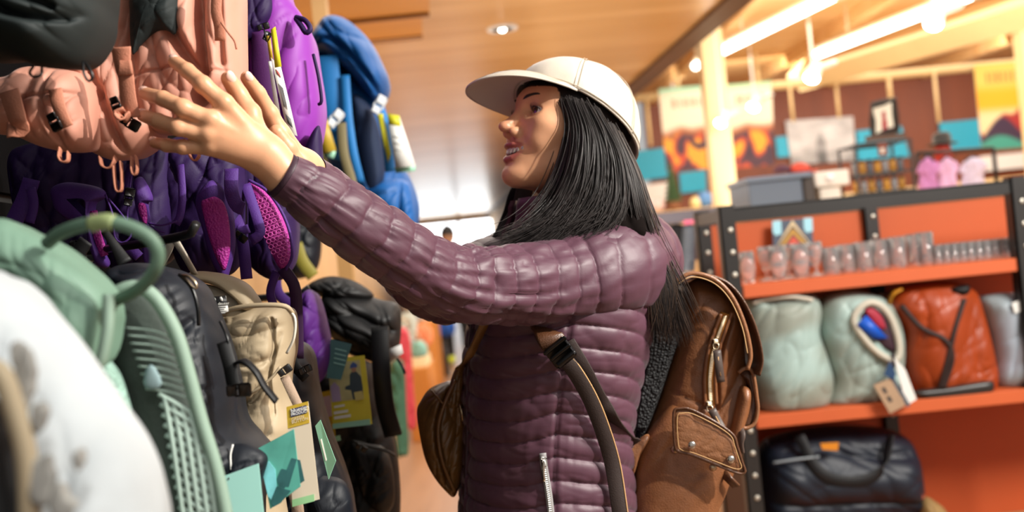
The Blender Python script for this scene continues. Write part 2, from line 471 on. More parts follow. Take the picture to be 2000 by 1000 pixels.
def slab(x0, x1, y0, y1, z0, z1, slant=SL):
    V = []
    for z in (z0, z1):
        for x, y in ((x0, y0), (x1, y0), (x1, y1), (x0, y1)): V.append((x - slant * y, y, z))
    return np.array(V, float), [(3, 2, 1, 0), (4, 5, 6, 7), (0, 1, 5, 4), (1, 2, 6, 5), (2, 3, 7, 6), (3, 0, 4, 7)]
def struct(name, vf, m):
    o = mk(name, vf, m, smooth=False); o['kind'] = 'structure'; return o
YE = 27.0
struct('floor', slab(-3.0, 9.5, -1.5, YE + .5, -.05, 0), M_FLOOR)
struct('ceiling', slab(-3.0, 1.68, 2.6, YE + .5, 2.50, 2.62), M_CEIL)
struct('trim_1', slab(1.68, 1.83, 2.6, YE + .5, 2.475, 2.70), mat('dark_trim', '#4f3426', .5))
struct('wall_left', slab(-.74, -.64, -1.0, YE + .5, 0, 2.5), M_WALLW)
struct('ceiling_hall', slab(1.83, 9.5, 2.6, 12.9, 3.08, 3.18), M_HALLC)
struct('wall_back', slab(1.83, 9.5, 12.5, 12.6, 0, 3.08, 0.0), M_REDW)
struct('wall_hall', slab(1.83, 1.90, 12.6, YE + .5, 0, 3.1), mat('hall_plaster', '#c9b596', .7))
struct('wall_right', slab(6.9, 7.0, 2.6, 12.6, 0, 3.1, 0.0), M_REDW)
# dropped wooden boxes under the ceiling by the left wall
e1 = P(842, 38, 4.36); e2 = P(827, 80, 5.03)
M_BOXW = wood('box_wood', '#b57a30', '#c98f44', 1.6, (.3, 2, 1), .45)
struct('trim_2', slab(-.9, e1.x + SL * 4.3, 3.1, 4.34, 2.365, 2.499), M_BOXW)
struct('trim_21', slab(-.9, e1.x + SL * 4.3, 4.34, 4.37, 2.350, 2.499), mat('junction_shade', '#7a4c12', .5)); struct('trim_22', slab(-.9, e2.x + SL * 5.0, 5.02, 5.06, 2.412, 2.499), MATS['junction_shade'])  # dark strips painting the shadow lines at the box junctions
struct('trim_3', slab(-.9, e2.x + SL * 5.0, 4.38, 5.02, 2.425, 2.499), M_BOXW)
# wooden post beside the blue pack
pp = P(627, 30, 3.4)
struct('trim_4', box((pp.x, 3.4, 1.25), (.048, .06, 2.49)), M_WALLW)
# far window: bright daylight in a frame
M_DAY = mat('daylight_pane', '#f6fbff', .3, emit=4.2)
win = struct('window_1', join(slab(-1.6, 3.6, YE, YE + .06, 2.33, 2.46), slab(-1.6, 3.6, YE, YE + .06, .72, .80), *[slab(x, x + .08, YE, YE + .06, .8, 2.33) for x in (-1.6, -.35, .9, 2.2, 3.52)]), mat('window_frame', '#8a7763', .5))
for x in (-1.52, -.27, .98, 2.28): mk('pane', slab(x, x + 1.17, YE + .02, YE + .04, .8, 2.33), M_DAY, win, smooth=False)
struct('wall_far', join(slab(-3, 6, YE + .1, YE + .2, 0, .72), slab(-3, 6, YE + .1, YE + .2, 2.4, 2.5)), mat('far_wall', '#c8b79c', .7))
# recessed downlight
dl = P(981, 56, 5.36); dl.z = 2.5
t = thing('recessed_downlight', 'round white recessed downlight glowing in the wooden ceiling', 'ceiling light', (dl.x, dl.y, 2.492))
c = np.array([dl.x, dl.y, 2.5])
mk('trim_ring', lathe(c - (0, 0, .012), [(.060, 0), (.082, 0), (.086, .006), (.082, .014), (.060, .014), (.060, 0)], 32), mat('white_enamel', '#e9eef0', .35), t)
mk('reflector', lathe(c - (0, 0, .004), [(.030, .001), (.045, .001), (.060, -.004), (.060, .003), (.030, .003)], 28), mat('reflector_white', '#cfe0e8', .2, emit=.35), t)
mk('bulb', (c + np.array([0, 0, -.010]) + np.array([[math.sin(a) * math.cos(b) * .020, math.sin(a) * math.sin(b) * .020, -math.cos(a) * .014] for a in np.linspace(.05, 3.1, 8) for b in np.linspace(0, 2 * np.pi, 14, endpoint=False)]), grid_faces(8, 14)), mat('lamp_glow', '#fff6e6', .3, emit=14), t)
# ------------------------------------------------------------------ the woman
def A3(v): return np.array(list(v), float)
def project(V):
    V = np.asarray(V, float); X, Y, Z = V[:, 0], V[:, 1], V[:, 2] - CAMZ
    return np.stack([1000 + FPX * (X * cT - Z * sT) / Y, 500 - FPX * (X * sT + Z * cT) / Y, Y], 1)
def surf_d(V, u, v, rad=9.0):
    q = project(V); m = (np.abs(q[:, 0] - u) < rad) & (np.abs(q[:, 1] - v) < rad)
    return float(q[m, 2].min()) if m.any() else float(q[((q[:, 0] - u) ** 2 + (q[:, 1] - v) ** 2).argmin(), 2])
def drape(V, pts, lift=0.003, rad=9.0): # pixel polyline -> (u,v,depth) on a surface
    return [(u, v, surf_d(V, u, v, rad) - lift) for u, v in pts]

M_SKIN = mat('skin', '#d8a27e', 0.42, bump=(900, 0.12, 0.0006), attr='Col', var=(60, 0.05), sss=0.12, spec=0.4)
M_JACK = mat('plum_nylon', '#502e3d', 0.53, bump=(420, 0.10, 0.001), var=(9, 0.06), spec=0.55, sheen=0.10, crease=(30, .10, .004))
M_JDARK = mat('plum_dark', '#3c2430', 0.5, bump=(500, 0.2, 0.001))
M_HAIR = mat('dark_hair', '#1c1412', 0.42, var=(30, 0.3), spec=0.5)
M_HAIR2 = mat('brown_hair', '#3a2a20', 0.42, var=(30, 0.3), spec=0.5)
M_CAP = mat('cream_twill', '#c9beae', 0.8, bump=(700, 0.25, 0.001), var=(14, 0.03), sheen=0.2)
M_CAPU = mat('cream_twill_under', '#b5a794', 0.85, bump=(700, 0.25, 0.001))
M_EYE = mat('eyeball', '#e8e4de', 0.12, attr='Col', coat=0.6)
M_TOOTH = mat('tooth_enamel', '#f6f0e2', 0.35)
M_NAIL = mat('fingernail', '#eec2b2', 0.2, coat=0.5)
M_MOUTH = mat('mouth_inside', '#4a1a1a', 0.5)
M_NAVY = mat('inner_shirt', '#14161f', 0.8, bump=(600, 0.2, 0.001))
M_SILV = mat('silver_metal', '#c9c4bc', 0.25, metal=1.0)
M_TROU = mat('dark_trousers', '#23242b', 0.8, bump=(300, 0.2, 0.001))

HS = 1.05; HO = np.array([.1159, 1.58, 1.4637])
def head_axes(psi, p, r):
    F = np.array([-math.cos(p) * math.cos(psi), -math.cos(p) * math.sin(psi), math.sin(p)])
    Lh = np.array([math.sin(psi), -math.cos(psi), 0]); U = np.cross(F, Lh)
    L2 = Lh * math.cos(r) + U * math.sin(r); return F, L2, np.cross(F, L2)
HF, HL, HU = head_axes(math.radians(25.9), math.radians(20.0), math.radians(-0.2))
HM = np.stack([HF, HL, HU])                    # rows: local axes in world
def hw(q): return HO + HS * (np.asarray(q, float) @ HM)
def wh(p): return ((p - HO) @ HM.T) / HS

LIPU = [((.0968, 0, -.0590), .0042), ((.0938, .011, -.0586), .0042), ((.0830, .0220, -.0586), .0036), ((.0710, .0325, -.0575), .0016)]
LIPL = [((.0930, 0, -.0800), .0050), ((.0900, .011, -.0782), .0048), ((.0815, .0220, -.0695), .0036), ((.0710, .0325, -.0585), .0016)]
def chain(q, pts):
    d = None
    for (a, ra), (b, rb) in zip(pts[:-1], pts[1:]):
        c = sd_cap(q, a, b, ra, rb); d = c if d is None else np.minimum(d, c)
    return d
def sd_head(p):
    q = wh(p); m = q.copy(); m[:, 1] = np.abs(m[:, 1])
    d = sd_ell(q, (-.004, 0, .018), (.092, .072, .072))
    d = smin(d, sd_ell(q, (.030, 0, -.028), (.061, .058, .082)), .03)
    d = smin(d, sd_cap(m, (.002, .046, -.058), (.066, .012, -.094), .021, .018), .022)
    d = smin(d, sd_ell(q, (.0775, 0, -.1005), (.0165, .019, .0145)), .014)
    d = smin(d, sd_ell(m, (.052, .040, -.026), (.030, .022, .022)), .018)
    d = smin(d, sd_ell(m, (.0635, .0340, -.0470), (.0185, .0165, .0180)), .012)
    d = smin(d, sd_ell(q, (.066, 0, -.067), (.0265, .029, .026)), .012)
    d = smin(d, sd_cap(m, (.082, .004, .014), (.064, .040, .017), .0115, .010), .012)
    d = smax(d, -sd_ell(m, (.0900, .0310, -.0040), (.0130, .0150, .0105)), .010)   # orbit
    d = smin(d, sd_cap(q, (.0835, 0, .000), (.1055, 0, -.0325), .0064, .0076), .010)
    d = smin(d, sd_ell(q, (.1090, 0, -.0350), (.0088, .0084, .0074)), .006)
    d = smin(d, sd_ell(m, (.0935, .0115, -.0400), (.0105, .0065, .0075)), .006)
    d = smax(d, -sd_ell(m, (.0985, .0060, -.0475), (.0055, .0032, .0032)), .002)
    d = smin(d, sd_ell(m, EYE, (.0140, .0140, .0138)), .005)
    d = smax(d, -sd_ell(m, EYE + np.array([.0125, .001, .0004]), (.012, .0140, .0054)), .0016)
    d = smin(d, chain(m, LIPU), .0035)
    d = smin(d, chain(m, LIPL), .0035)
    op = [((.088, 0, -.0690), .0066), ((.085, .011, -.0680), .0064), ((.076, .0215, -.0640), .0046), ((.068, .0305, -.0582), .0013)]
    op2 = [((c[0] + .022, c[1] * 1.05, c[2]), r) for c, r in op]
    d = smax(d, -np.minimum(chain(m, op), chain(m, op2)), .0022)
    return d * HS
EYE = np.array([.0695, .0310, -.0050])

# ---- hands: joints as (u, v, depth), radius in metres
LH = dict(
    index=[(438, 203, 1.100, .0104), (396, 165, 1.092, .0092), (366, 138, 1.105, .0085), (341, 121, 1.128, .0074)],
    middle=[(412, 236, 1.094, .0104), (357, 211, 1.082, .0094), (319, 193, 1.094, .0086), (284, 183, 1.122, .0076)],
    ring=[(406, 264, 1.096, .0100), (348, 249, 1.086, .0088), (309, 236, 1.098, .0082), (280, 226, 1.122, .0072)],
    pinky=[(410, 287, 1.104, .0090), (357, 287, 1.098, .0077), (326, 284, 1.107, .0074), (303, 279, 1.122, .0064)],
    thumb=[(500, 268, 1.135, .0150), (488, 222, 1.140, .0122), (466, 184, 1.140, .0102), (446, 154, 1.128, .0086)])
LWR = (528, 310, 1.140)
RH = dict(
    index=[(548, 262, 1.205, .0120), (527, 222, 1.195, .0100), (504, 182, 1.180, .0090), (482, 152, 1.165, .0076)],
    middle=[(542, 275, 1.225, .0115), (516, 262, 1.230, .0100), (510, 280, 1.250, .0088), (524, 292, 1.258, .0078)],
    ring=[(545, 292, 1.245, .0110), (520, 282, 1.250, .0096), (516, 298, 1.268, .0084), (528, 308, 1.275, .0074)],
    pinky=[(552, 308, 1.262, .0100), (528, 302, 1.266, .0084), (526, 316, 1.280, .0076), (538, 322, 1.284, .0066)],
    thumb=[(572, 318, 1.200, .0140), (560, 290, 1.190, .0120), (548, 272, 1.185, .0104), (540, 258, 1.180, .0090)])
RWR = (592, 335, 1.265)
def Pw(t): return A3(P(t[0], t[1], t[2]))
def hand_prims(H, wr):
    fing, palm = [], []
    W = Pw(wr)
    for k, j in H.items():
        pts = [(Pw(q), q[3]) for q in j]
        fing.append(pts)
        if k != 'thumb':
            palm.append((W * .8 + pts[0][0] * .2, pts[0][0], .0155, pts[0][1] * 1.08))
        else: palm.append((W, pts[0][0], .017, pts[0][1]))
    return fing, palm
HANDS = [hand_prims(LH, LWR), hand_prims(RH, RWR)]
# arm joints (world)
SLV = [(1238, 508, 1.60), (1195, 528, 1.50), (1100, 550, 1.445), (1000, 556, 1.385), (905, 553, 1.325), (842, 533, 1.28), (760, 480, 1.235), (680, 428, 1.195), (605, 376, 1.160), (556, 345, 1.145)]
SLR = [.082, .082, .072, .060, .0540, .0500, .0430, .0430, .0385, .0270]
BF = np.array([-math.cos(math.radians(15)), -math.sin(math.radians(15)), 0]); BL = np.array([BF[1] * -1, BF[0], 0])
TD = 1.60
shR = A3(P(1110, 520, TD)) - BL * .155 + np.array([0, 0, .0])
elR = A3(P(850, 560, 1.50)); wrR = Pw(RWR)
NECKB = A3(P(1120, 465, 1.61))
def culled(fn, p, c, R):
    r = np.linalg.norm(p - c, axis=1); m = r < R; d = np.maximum(r - R, 0) + .09
    if m.any(): d[m] = fn(p[m])
    return d
ARMS = [[(Pw(q), min(r * .62, .045)) for q, r in zip(SLV[1:], SLR[1:])], None]
def sd_hand(p, k):
    fing, palm = HANDS[k]; h = None
    for a, b, ra, rb in palm:
        c = sd_cap(p, a, b, ra, rb); h = c if h is None else smin(h, c, .012)
    if k == 0:
        for a, b, ra, rb in palm[:4]:     # tendons and knuckles on the back of the hand
            up = np.array([.1, -.93, .35]); h = smin(h, sd_cap(p, a * .55 + b * .45 + up * .0142, b * 1.0 + up * .0080, .0022, .0042), .004)
            h = smin(h, np.linalg.norm(p - (b + up * .0040), axis=1) - .0088, .005)
    for pts in fing:
        g = None
        for (a, ra), (b, rb) in zip(pts[:-1], pts[1:]):
            c = sd_cap(p, a, b, ra, rb); g = c if g is None else smin(g, c, .003)
        g = smin(g, np.linalg.norm(p - pts[1][0], axis=1) - pts[1][1] * 1.05, .003)
        h = smin(h, g, .0034)
    return h
def sd_body(p):
    d = culled(sd_head, p, HO - .02 * HU, .19)
    d = smin(d, sd_cap(p, hw((-.022, 0, -.060)), NECKB, .050, .056), .028)
    d = smin(d, sd_ell(p, A3(P(1095, 560, TD)), (.09, .11, .10)), .05)
    for k in (0, 1):
        wr2 = Pw((LWR, RWR)[k])
        h = culled(lambda q: sd_hand(q, k), p, Pw(((400, 230, 1.11), (500, 260, 1.22))[k]), .17)
        ch = ARMS[0] if k == 0 else [(shR, .045), (elR, .032), (wrR, .0235)]
        arm = None
        for (a, ra), (b, rb) in zip(ch[:-1], ch[1:]):
            c = sd_cap(p, a, b, ra, rb); arm = c if arm is None else smin(arm, c, .015)
        arm = smin(arm, sd_cap(p, ch[-1][0], wr2, .0240, .0215), .012)
        d = smin(d, smin(h, arm, .016), .008)
    return d

woman = thing('person', 'woman in cream cap and plum quilted jacket reaching up to a peach backpack', 'person', (0.14, 1.62, 0.0))
bv, bf = surface_nets(sd_body, (-.50, 1.02, 1.02), (.36, 1.86, 1.64), .0022)
# skin colouring: lips, blush, brows' shade
ql = wh(bv); qm = ql.copy(); qm[:, 1] = np.abs(qm[:, 1])
skin = np.array(lin('#d9a17b')); lipc = np.array(lin('#a8564f')); blush = np.array(lin('#cf8062')); knk = np.array(lin('#cf8e6c'))
col = np.tile(skin, (len(bv), 1))
near = np.linalg.norm(ql, axis=1) < .2
bl = np.exp(-(np.linalg.norm((qm - (.06, .036, -.042)) / (.03, .02, .02), axis=1)) ** 2) * near
col += (blush - col) * (0.06 * bl)[:, None]
bn = np.exp(-(np.linalg.norm((ql - (.108, 0, -.036)) / (.014, .014, .014), axis=1)) ** 2) * near
col += (blush - col) * (0.4 * bn)[:, None]
scalp = near & (((ql[:, 0] < .052 + .35 * (ql[:, 2] - .0)) & (ql[:, 2] > -.012)) | ((ql[:, 0] < .012) & (ql[:, 2] > -.075)) | (ql[:, 2] > .032))
lm = np.minimum(chain(qm, LIPU), chain(qm, LIPL)); lk = np.clip(1 - (lm - .0002) / .0013, 0, 1) * (qm[:, 1] < .032) * near
col += (lipc - col) * (0.92 * lk)[:, None]
op_in = near & (ql[:, 0] < .0895 - 6 * qm[:, 1] ** 2) & (ql[:, 2] < -.060) & (ql[:, 2] > -.079) & (qm[:, 1] < .030) & (ql[:, 0] > .05) & (lm > -.002) & (sd_ell(qm, (.04, 0, -.07), (.036, .03, .02)) < .004)
col[op_in & (lk < .3)] = lin('#4a1d1c')
col[scalp] = lin('#1b1413')
for fing, palm in HANDS:
    for pts in fing:
        for jt, rr in ((pts[1], 1.0), (pts[2], .8), (pts[3], .9)):
            g = np.exp(-(np.linalg.norm(bv - jt[0], axis=1) / (jt[1] * 1.15)) ** 2); col += (knk - col) * (.45 * rr * g)[:, None]
body = mk('body', (bv, bf), M_SKIN, woman, colors=col)
# eyes
def uvsphere(c, r, seg=24, rg=14, axes=None, colf=None):
    V, C = [], []
    for i in range(rg + 1):
        th = np.pi * i / rg
        for j in range(seg):
            ph = 2 * np.pi * j / seg
            n = np.array([np.cos(th), np.sin(th) * np.cos(ph), np.sin(th) * np.sin(ph)])
            V.append(n); C.append(colf(np.degrees(th)) if colf else (1, 1, 1))
    V = np.array(V)
    if axes is not None: V = V @ np.asarray(axes)
    return np.asarray(c) + V * r, grid_faces(rg + 1, seg), np.array(C)
def irisc(t):
    if t < 12: return (.004, .003, .003)
    if t < 25: return lin('#3b2314')
    if t < 28: return lin('#1a0f0a')
    return lin('#f0e8e2')
for sgn in (1, -1):
    g = HM.T @ np.array([0, 0, 0]); gaze = (HF + .25 * HU * 0 + HL * .18); gaze /= np.linalg.norm(gaze)
    a2 = np.cross(gaze, HU); a2 /= np.linalg.norm(a2)
    e = uvsphere(hw(EYE * (1, sgn, 1)), .0126 * HS, 40, 30, (gaze, a2, np.cross(gaze, a2)), irisc)
    mk('eyeball', e[:2], M_EYE, body, colors=e[2])
    # brow and lashes
    br = [hw((.0925, sgn * .011, .0105)), hw((.0895, sgn * .021, .0155)), hw((.0815, sgn * .034, .0180)), hw((.0700, sgn * .046, .0125))]
    mk('eyebrow', tube(crom(br, 20), np.interp(np.linspace(0, 1, 20), [0, .15, .6, 1], [.0026, .0044, .0036, .0010]) * HS, 8, HF, .6), M_HAIR, body)
    for k in range(15):
        t = k / 14; ang = (t - .5) * 1.75
        b0 = EYE + np.array([math.cos(ang) * .0135, math.sin(ang) * .0128, .0046 - .0035 * (2 * t - 1) ** 2])
        b0 = np.array([b0[0] , b0[1], b0[2]]); dr = np.array([math.cos(ang) * .006, math.sin(ang) * .006 + .001, .0022])
        pth = [b0 * (1, sgn, 1), (b0 + dr * .6 + (0, 0, -.0006)) * (1, sgn, 1), (b0 + dr + (0, 0, .0022)) * (1, sgn, 1)]
        mk('eyelash', tube(crom([hw(x) for x in pth], 6), [.0005, .0004, .0003, .0003, .0002, .0001], 4), M_HAIR, body)
    lid = [hw((EYE + np.array([math.cos(a) * .0139, math.sin(a) * .0136, .0044 - .0046 * (a / .95) ** 2])) * (1, sgn, 1)) for a in np.linspace(-.95, .95, 9)]
    mk('lid_line', tube(crom(lid, 24), .00075, 6), M_HAIR, body)
# teeth
for k in range(-5, 5):
    y = (k + .5) * .0068; w_ = .0066 - .0003 * abs(k + .5); x = .0915 - 15.0 * y * y; hgt = .0108 - .0004 * abs(k + .5)
    yaw = math.atan2(28.0 * y, 1)
    ax = np.array([[math.cos(yaw), math.sin(yaw), 0], [-math.sin(yaw), math.cos(yaw), 0], [0, 0, 1]])
    z = -.0662 + 9.0 * y * y
    v, f = box((0, 0, 0), (.005, w_, hgt), None, .0014)
    mk('tooth', (hw(np.array([x, y, z]) + v @ ax), f), M_TOOTH, body)
mk('mouth_lining', (hw(uvsphere((.066, 0, -.070), 1, 16, 10)[0] * 0 + np.array([.064, 0, -.070]) + (uvsphere((0, 0, 0), 1, 16, 10)[0]) * (.014, .024, .011)), uvsphere((0, 0, 0), 1, 16, 10)[1]), M_MOUTH, body)
# nails
for H, names in ((LH, ('index', 'middle', 'ring', 'pinky')), (RH, ('index',)), (LH, ('thumb',))):
    for nme in names:
        a, b = Pw(H[nme][2]), Pw(H[nme][3]); r = H[nme][3][3]; t = (b - a) / np.linalg.norm(b - a)
        cm = np.array([0, 0, CAMZ]) - b; cm /= np.linalg.norm(cm)
        up = cm - t * (cm @ t) + (np.array([.35, 0, .45]) if nme != 'thumb' else np.array([.9, 0, .2])); up -= t * (up @ t); up /= np.linalg.norm(up); sd = np.cross(t, up)
        v = uvsphere((0, 0, 0), 1, 14, 8)[0]
        c = b + t * r * .22 + up * r * .84
        V = c + (v[:, :1] * t * r * .92 + v[:, 1:2] * sd * r * .72 + v[:, 2:] * up * r * .30) - up[None] * (v[:, 1:2] ** 2) * r * .22
        mk('fingernail', (V, uvsphere((0, 0, 0), 1, 14, 8)[1]), M_NAIL, body)

# ---- jacket
jacket = None
def sleeve(path, radii, n=340, k=84, lam=.037, amp=.0052, seed=1, phs=3.75, elbow=.52):
    p = crom(path, n); L = np.concatenate([[0], np.cumsum(np.linalg.norm(np.diff(p, axis=0), axis=1))])
    r = np.interp(np.linspace(0, 1, n), np.linspace(0, 1, len(radii)), radii)
    r = np.convolve(np.pad(r, 12, 'edge'), np.ones(25) / 25, 'valid')
    t, a, b = frames(p)
    ph = np.linspace(0, 2 * np.pi, k, endpoint=False)
    S, PH = np.meshgrid(L, ph, indexing='ij')
    sk = S + .006 * np.sin(PH + .6) + .009 * noise3(np.stack([S * 9, np.cos(PH) * 1.2, np.sin(PH) * 1.2 + seed * 5], -1))
    x = (sk / lam) % 1.0
    bump = np.abs(np.sin(np.pi * x)) ** .28; sw = (1 - np.abs(np.sin(np.pi * x))) ** .8
    fine = noise3(np.stack([S * 20, np.cos(PH) * 3.5, np.sin(PH) * 3.5 + seed], -1))
    gather = noise3(np.stack([S * 12, np.cos(PH) * 11, np.sin(PH) * 11 + 3 + seed], -1)) * (.35 + sw) + .5 * noise3(np.stack([S * 40 + PH * 3, np.cos(PH) * 6, np.sin(PH) * 6 + 31 + seed], -1))
    big = ridged(noise3(np.stack([S * 11 + np.cos(PH) * 2.0, np.cos(PH) * 1.9, np.sin(PH) * 1.9 + 9 + seed], -1)))
    eb = np.exp(-((S / L[-1] - elbow) / .17) ** 2)
    sharpf = ridged(noise3(np.stack([S * 15 + PH * 2.2, np.cos(PH) * 1.5, np.sin(PH) * 1.5 + 21 + seed], -1)))
    lng = np.exp(-((PH - phs) / .10) ** 2)
    ends = np.clip(np.minimum(L / .02, (L[-1] - L) / .02), 0, 1)[:, None]
    R = r[:, None] + ends * (amp * (bump - .55) + .0010 * fine * bump + .0020 * gather + .0060 * big * (0.4 + eb) + .0062 * sharpf * (0.28 + eb) - .006 * lng * (S / L[-1] < .93))
    V = p[:, None] + R[..., None] * (np.cos(PH)[..., None] * a[:, None] + np.sin(PH)[..., None] * b[:, None])
    return V.reshape(-1, 3), grid_faces(n, k), p, t
sv, sf, sp_, st_ = sleeve([Pw(q) for q in SLV], SLR)
rows = [(412, 1040, 1168, .060), (426, 1028, 1200, .095), (445, 1000, 1238, .145), (470, 968, 1258, .178), (505, 940, 1266, .190), (560, 920, 1267, .188),
        (640, 912, 1264, .182), (700, 906, 1256, .176), (760, 904, 1243, .170), (830, 906, 1229, .166), (900, 903, 1225, .168), (1000, 897, 1232, .178), (1090, 882, 1248, .186), (1180, 884, 1250, .186)]
tz, tc_, ta, tb_ = [], [], [], []
for v_, uf, ub, b_ in rows:
    pf, pb = A3(P(uf, v_, TD)), A3(P(ub, v_, TD)); hwid = (pb[0] - pf[0]) / 2
    tz.append((pf[2] + pb[2]) / 2); tc_.append((pf[0] + pb[0]) / 2); ta.append(math.sqrt(max(hwid ** 2 - (b_ * .26) ** 2, .0004)) / .966); tb_.append(b_)
tz, tc_, ta, tb_ = map(np.array, (tz, tc_, ta, tb_))
def torso(n=330, k=200):
    Z = np.linspace(tz[0], tz[-1], n); o = np.argsort(tz)
    cx = np.interp(Z, tz[o], tc_[o]); a = np.interp(Z, tz[o], ta[o]); b = np.interp(Z, tz[o], tb_[o])
    sm = lambda q: np.convolve(np.pad(q, 8, 'edge'), np.ones(17) / 17, 'valid')
    cx, a, b = sm(cx), sm(a), sm(b)
    ph = np.linspace(-np.pi, np.pi, k, endpoint=False)
    ZZ, PH = np.meshgrid(Z, ph, indexing='ij')
    e = 2.25; cs, sn = np.cos(PH), np.sin(PH); sup = (np.abs(cs) ** e + np.abs(sn) ** e) ** (-1 / e)
    PS = math.radians(74)
    tilt = np.where(PH > PS, .050 * np.clip(PH - PS, 0, 1.4), 0) + .012 * np.sin(PH * 2 + .5)
    zz = ZZ + tilt + .004 * noise3(np.stack([ZZ * 8, cs * 1.5, sn * 1.5], -1))
    x = (zz / .0315) % 1.0; bump = np.abs(np.sin(np.pi * x)) ** .30
    fine = noise3(np.stack([ZZ * 16, cs * 3, sn * 3 + 4], -1)); gather = noise3(np.stack([ZZ * 14, cs * 18, sn * 18], -1)) * (.15 + (1 - np.abs(np.sin(np.pi * x))) ** .8)
    wr = ridged(noise3(np.stack([ZZ * 26 + PH * 1.0, cs * 2.2, sn * 2.2 + 7], -1)))
    wr2 = ridged(noise3(np.stack([ZZ * 60 + PH * 2.5, cs * 2.6, sn * 2.6 + 17], -1)))
    seam = np.exp(-((PH - PS) / .022) ** 2) + np.exp(-((PH - .10) / .018) ** 2) + np.exp(-((PH + .10) / .018) ** 2)
    D = .0078 * (bump - .5) + .0014 * fine * bump + .0018 * gather + .0024 * wr + .0014 * wr2 - .005 * seam
    X = (a[:, None] * sup + D) * cs; Y = (b[:, None] * sup + D) * sn
    c = np.stack([cx, np.full(n, TD), Z], 1)
    V = c[:, None] + X[..., None] * BF + Y[..., None] * BL
    return V.reshape(-1, 3), grid_faces(n, k) + [tuple(range(k))[::-1], tuple((n - 1) * k + j for j in range(k))]
tv, tf_ = torso()
jacket = mk('jacket', (tv, tf_), M_JACK, woman)
mk('sleeve', (sv, sf), M_JACK, jacket)
rv, rf, _, _ = sleeve([shR + np.array([.03, 0, 0]), shR, shR * .5 + elR * .5, elR, elR * .5 + wrR * .5, wrR * .86 + elR * .14, wrR * .97 + elR * .03], [.075, .075, .058, .050, .043, .036, .028], n=200, k=48, seed=4)
mk('sleeve', (rv, rf), M_JACK, jacket)
# cuff bands
cp = sp_[-14:]; mk('cuff', rtube(np.concatenate([cp, cp[-1:] + st_[-1:] * .006]), [.0300, .0290, .0278, .0272], seg=40), M_JDARK, jacket)
# collar ring, standing, open at the front
def collar(z0, z1, r0, r1, gap, m, name, par, wob=0.0):
    n = 60; ph = np.linspace(gap, 2 * np.pi - gap, n); V = []
    c0 = A3(P(1100, 440, TD)); c1 = hw((-.012, 0, -.105))
    for lay in (0, 1):
        for s in np.linspace(0, 1, 7):
            c = c0 * (1 - s) + c1 * s; r = r0 * (1 - s) + r1 * s - lay * .008 + .002 * math.sin(s * 9)
            c = np.array([c[0], c[1], z0 + (z1 - z0) * s])
            V.append(c + r * (np.cos(ph)[:, None] * BF * 1.05 + np.sin(ph)[:, None] * BL * .95))
    F = []
    for i in range(6):
        for j in range(n - 1):
            q = (i * n + j, i * n + j + 1, (i + 1) * n + j + 1, (i + 1) * n + j); F.append(q); F.append(tuple(x + 7 * n for x in q[::-1]))
    for j in range(n - 1):
        F.append((6 * n + j, 6 * n + j + 1, 13 * n + j + 1, 13 * n + j)); F.append((j, 7 * n + j, 7 * n + j + 1, j + 1))
    for i in range(6):
        F.append((i * n, (i + 1) * n, (i + 8) * n, (i + 7) * n)); F.append((i * n + n - 1, (i + 7) * n + n - 1, (i + 8) * n + n - 1, (i + 1) * n + n - 1))
    return mk(name, (np.concatenate(V), F), m, par)
zc0 = A3(P(1100, 445, TD))[2]
collar(zc0 - .01, zc0 + .050, .098, .082, .30, M_JACK, 'collar', jacket)
collar(zc0 - .03, zc0 + .045, .070, .062, .02, M_NAVY, 'inner_collar', woman)
# front zip line and pocket zip
fz = [A3([np.interp(z, tz[np.argsort(tz)], tc_[np.argsort(tz)]), TD, z]) + BF * (np.interp(z, tz[np.argsort(tz)], ta[np.argsort(tz)]) + .002) for z in np.linspace(tz[5], tz[-1], 30)]
mk('front_zip', strap(fz, .014, .004, BL), M_JDARK, jacket)
pz = pw(drape(tv, [(1060, 885), (1062, 905), (1066, 930), (1071, 960), (1076, 1000), (1080, 1040)], .002), 40)
mk('pocket_zip', strap(pz, .010, .004, (1, 0, 0)), mat('zip_tape', '#8d8a8a', .6, bump=(900, .4, .001)), jacket)
for k in range(2, 38):
    mk('zip_tooth', box(pz[k] + (pz[k] * 0 + np.array([0, -.0028, 0])), (.0052, .0016, .0020), None, .0004), M_SILV, jacket)
pl = pw([(1063, 897, pz[0][1] - .004), (1062, 908, pz[0][1] - .006), (1061, 922, pz[0][1] - .006), (1063, 940, pz[0][1] - .005)], 10)
mk('zip_pull', join(box(A3(P(1063, 903, pz[0][1] - .004)), (.009, .005, .014), None, .002), tube(pl, .0022, 8)), M_SILV, jacket)

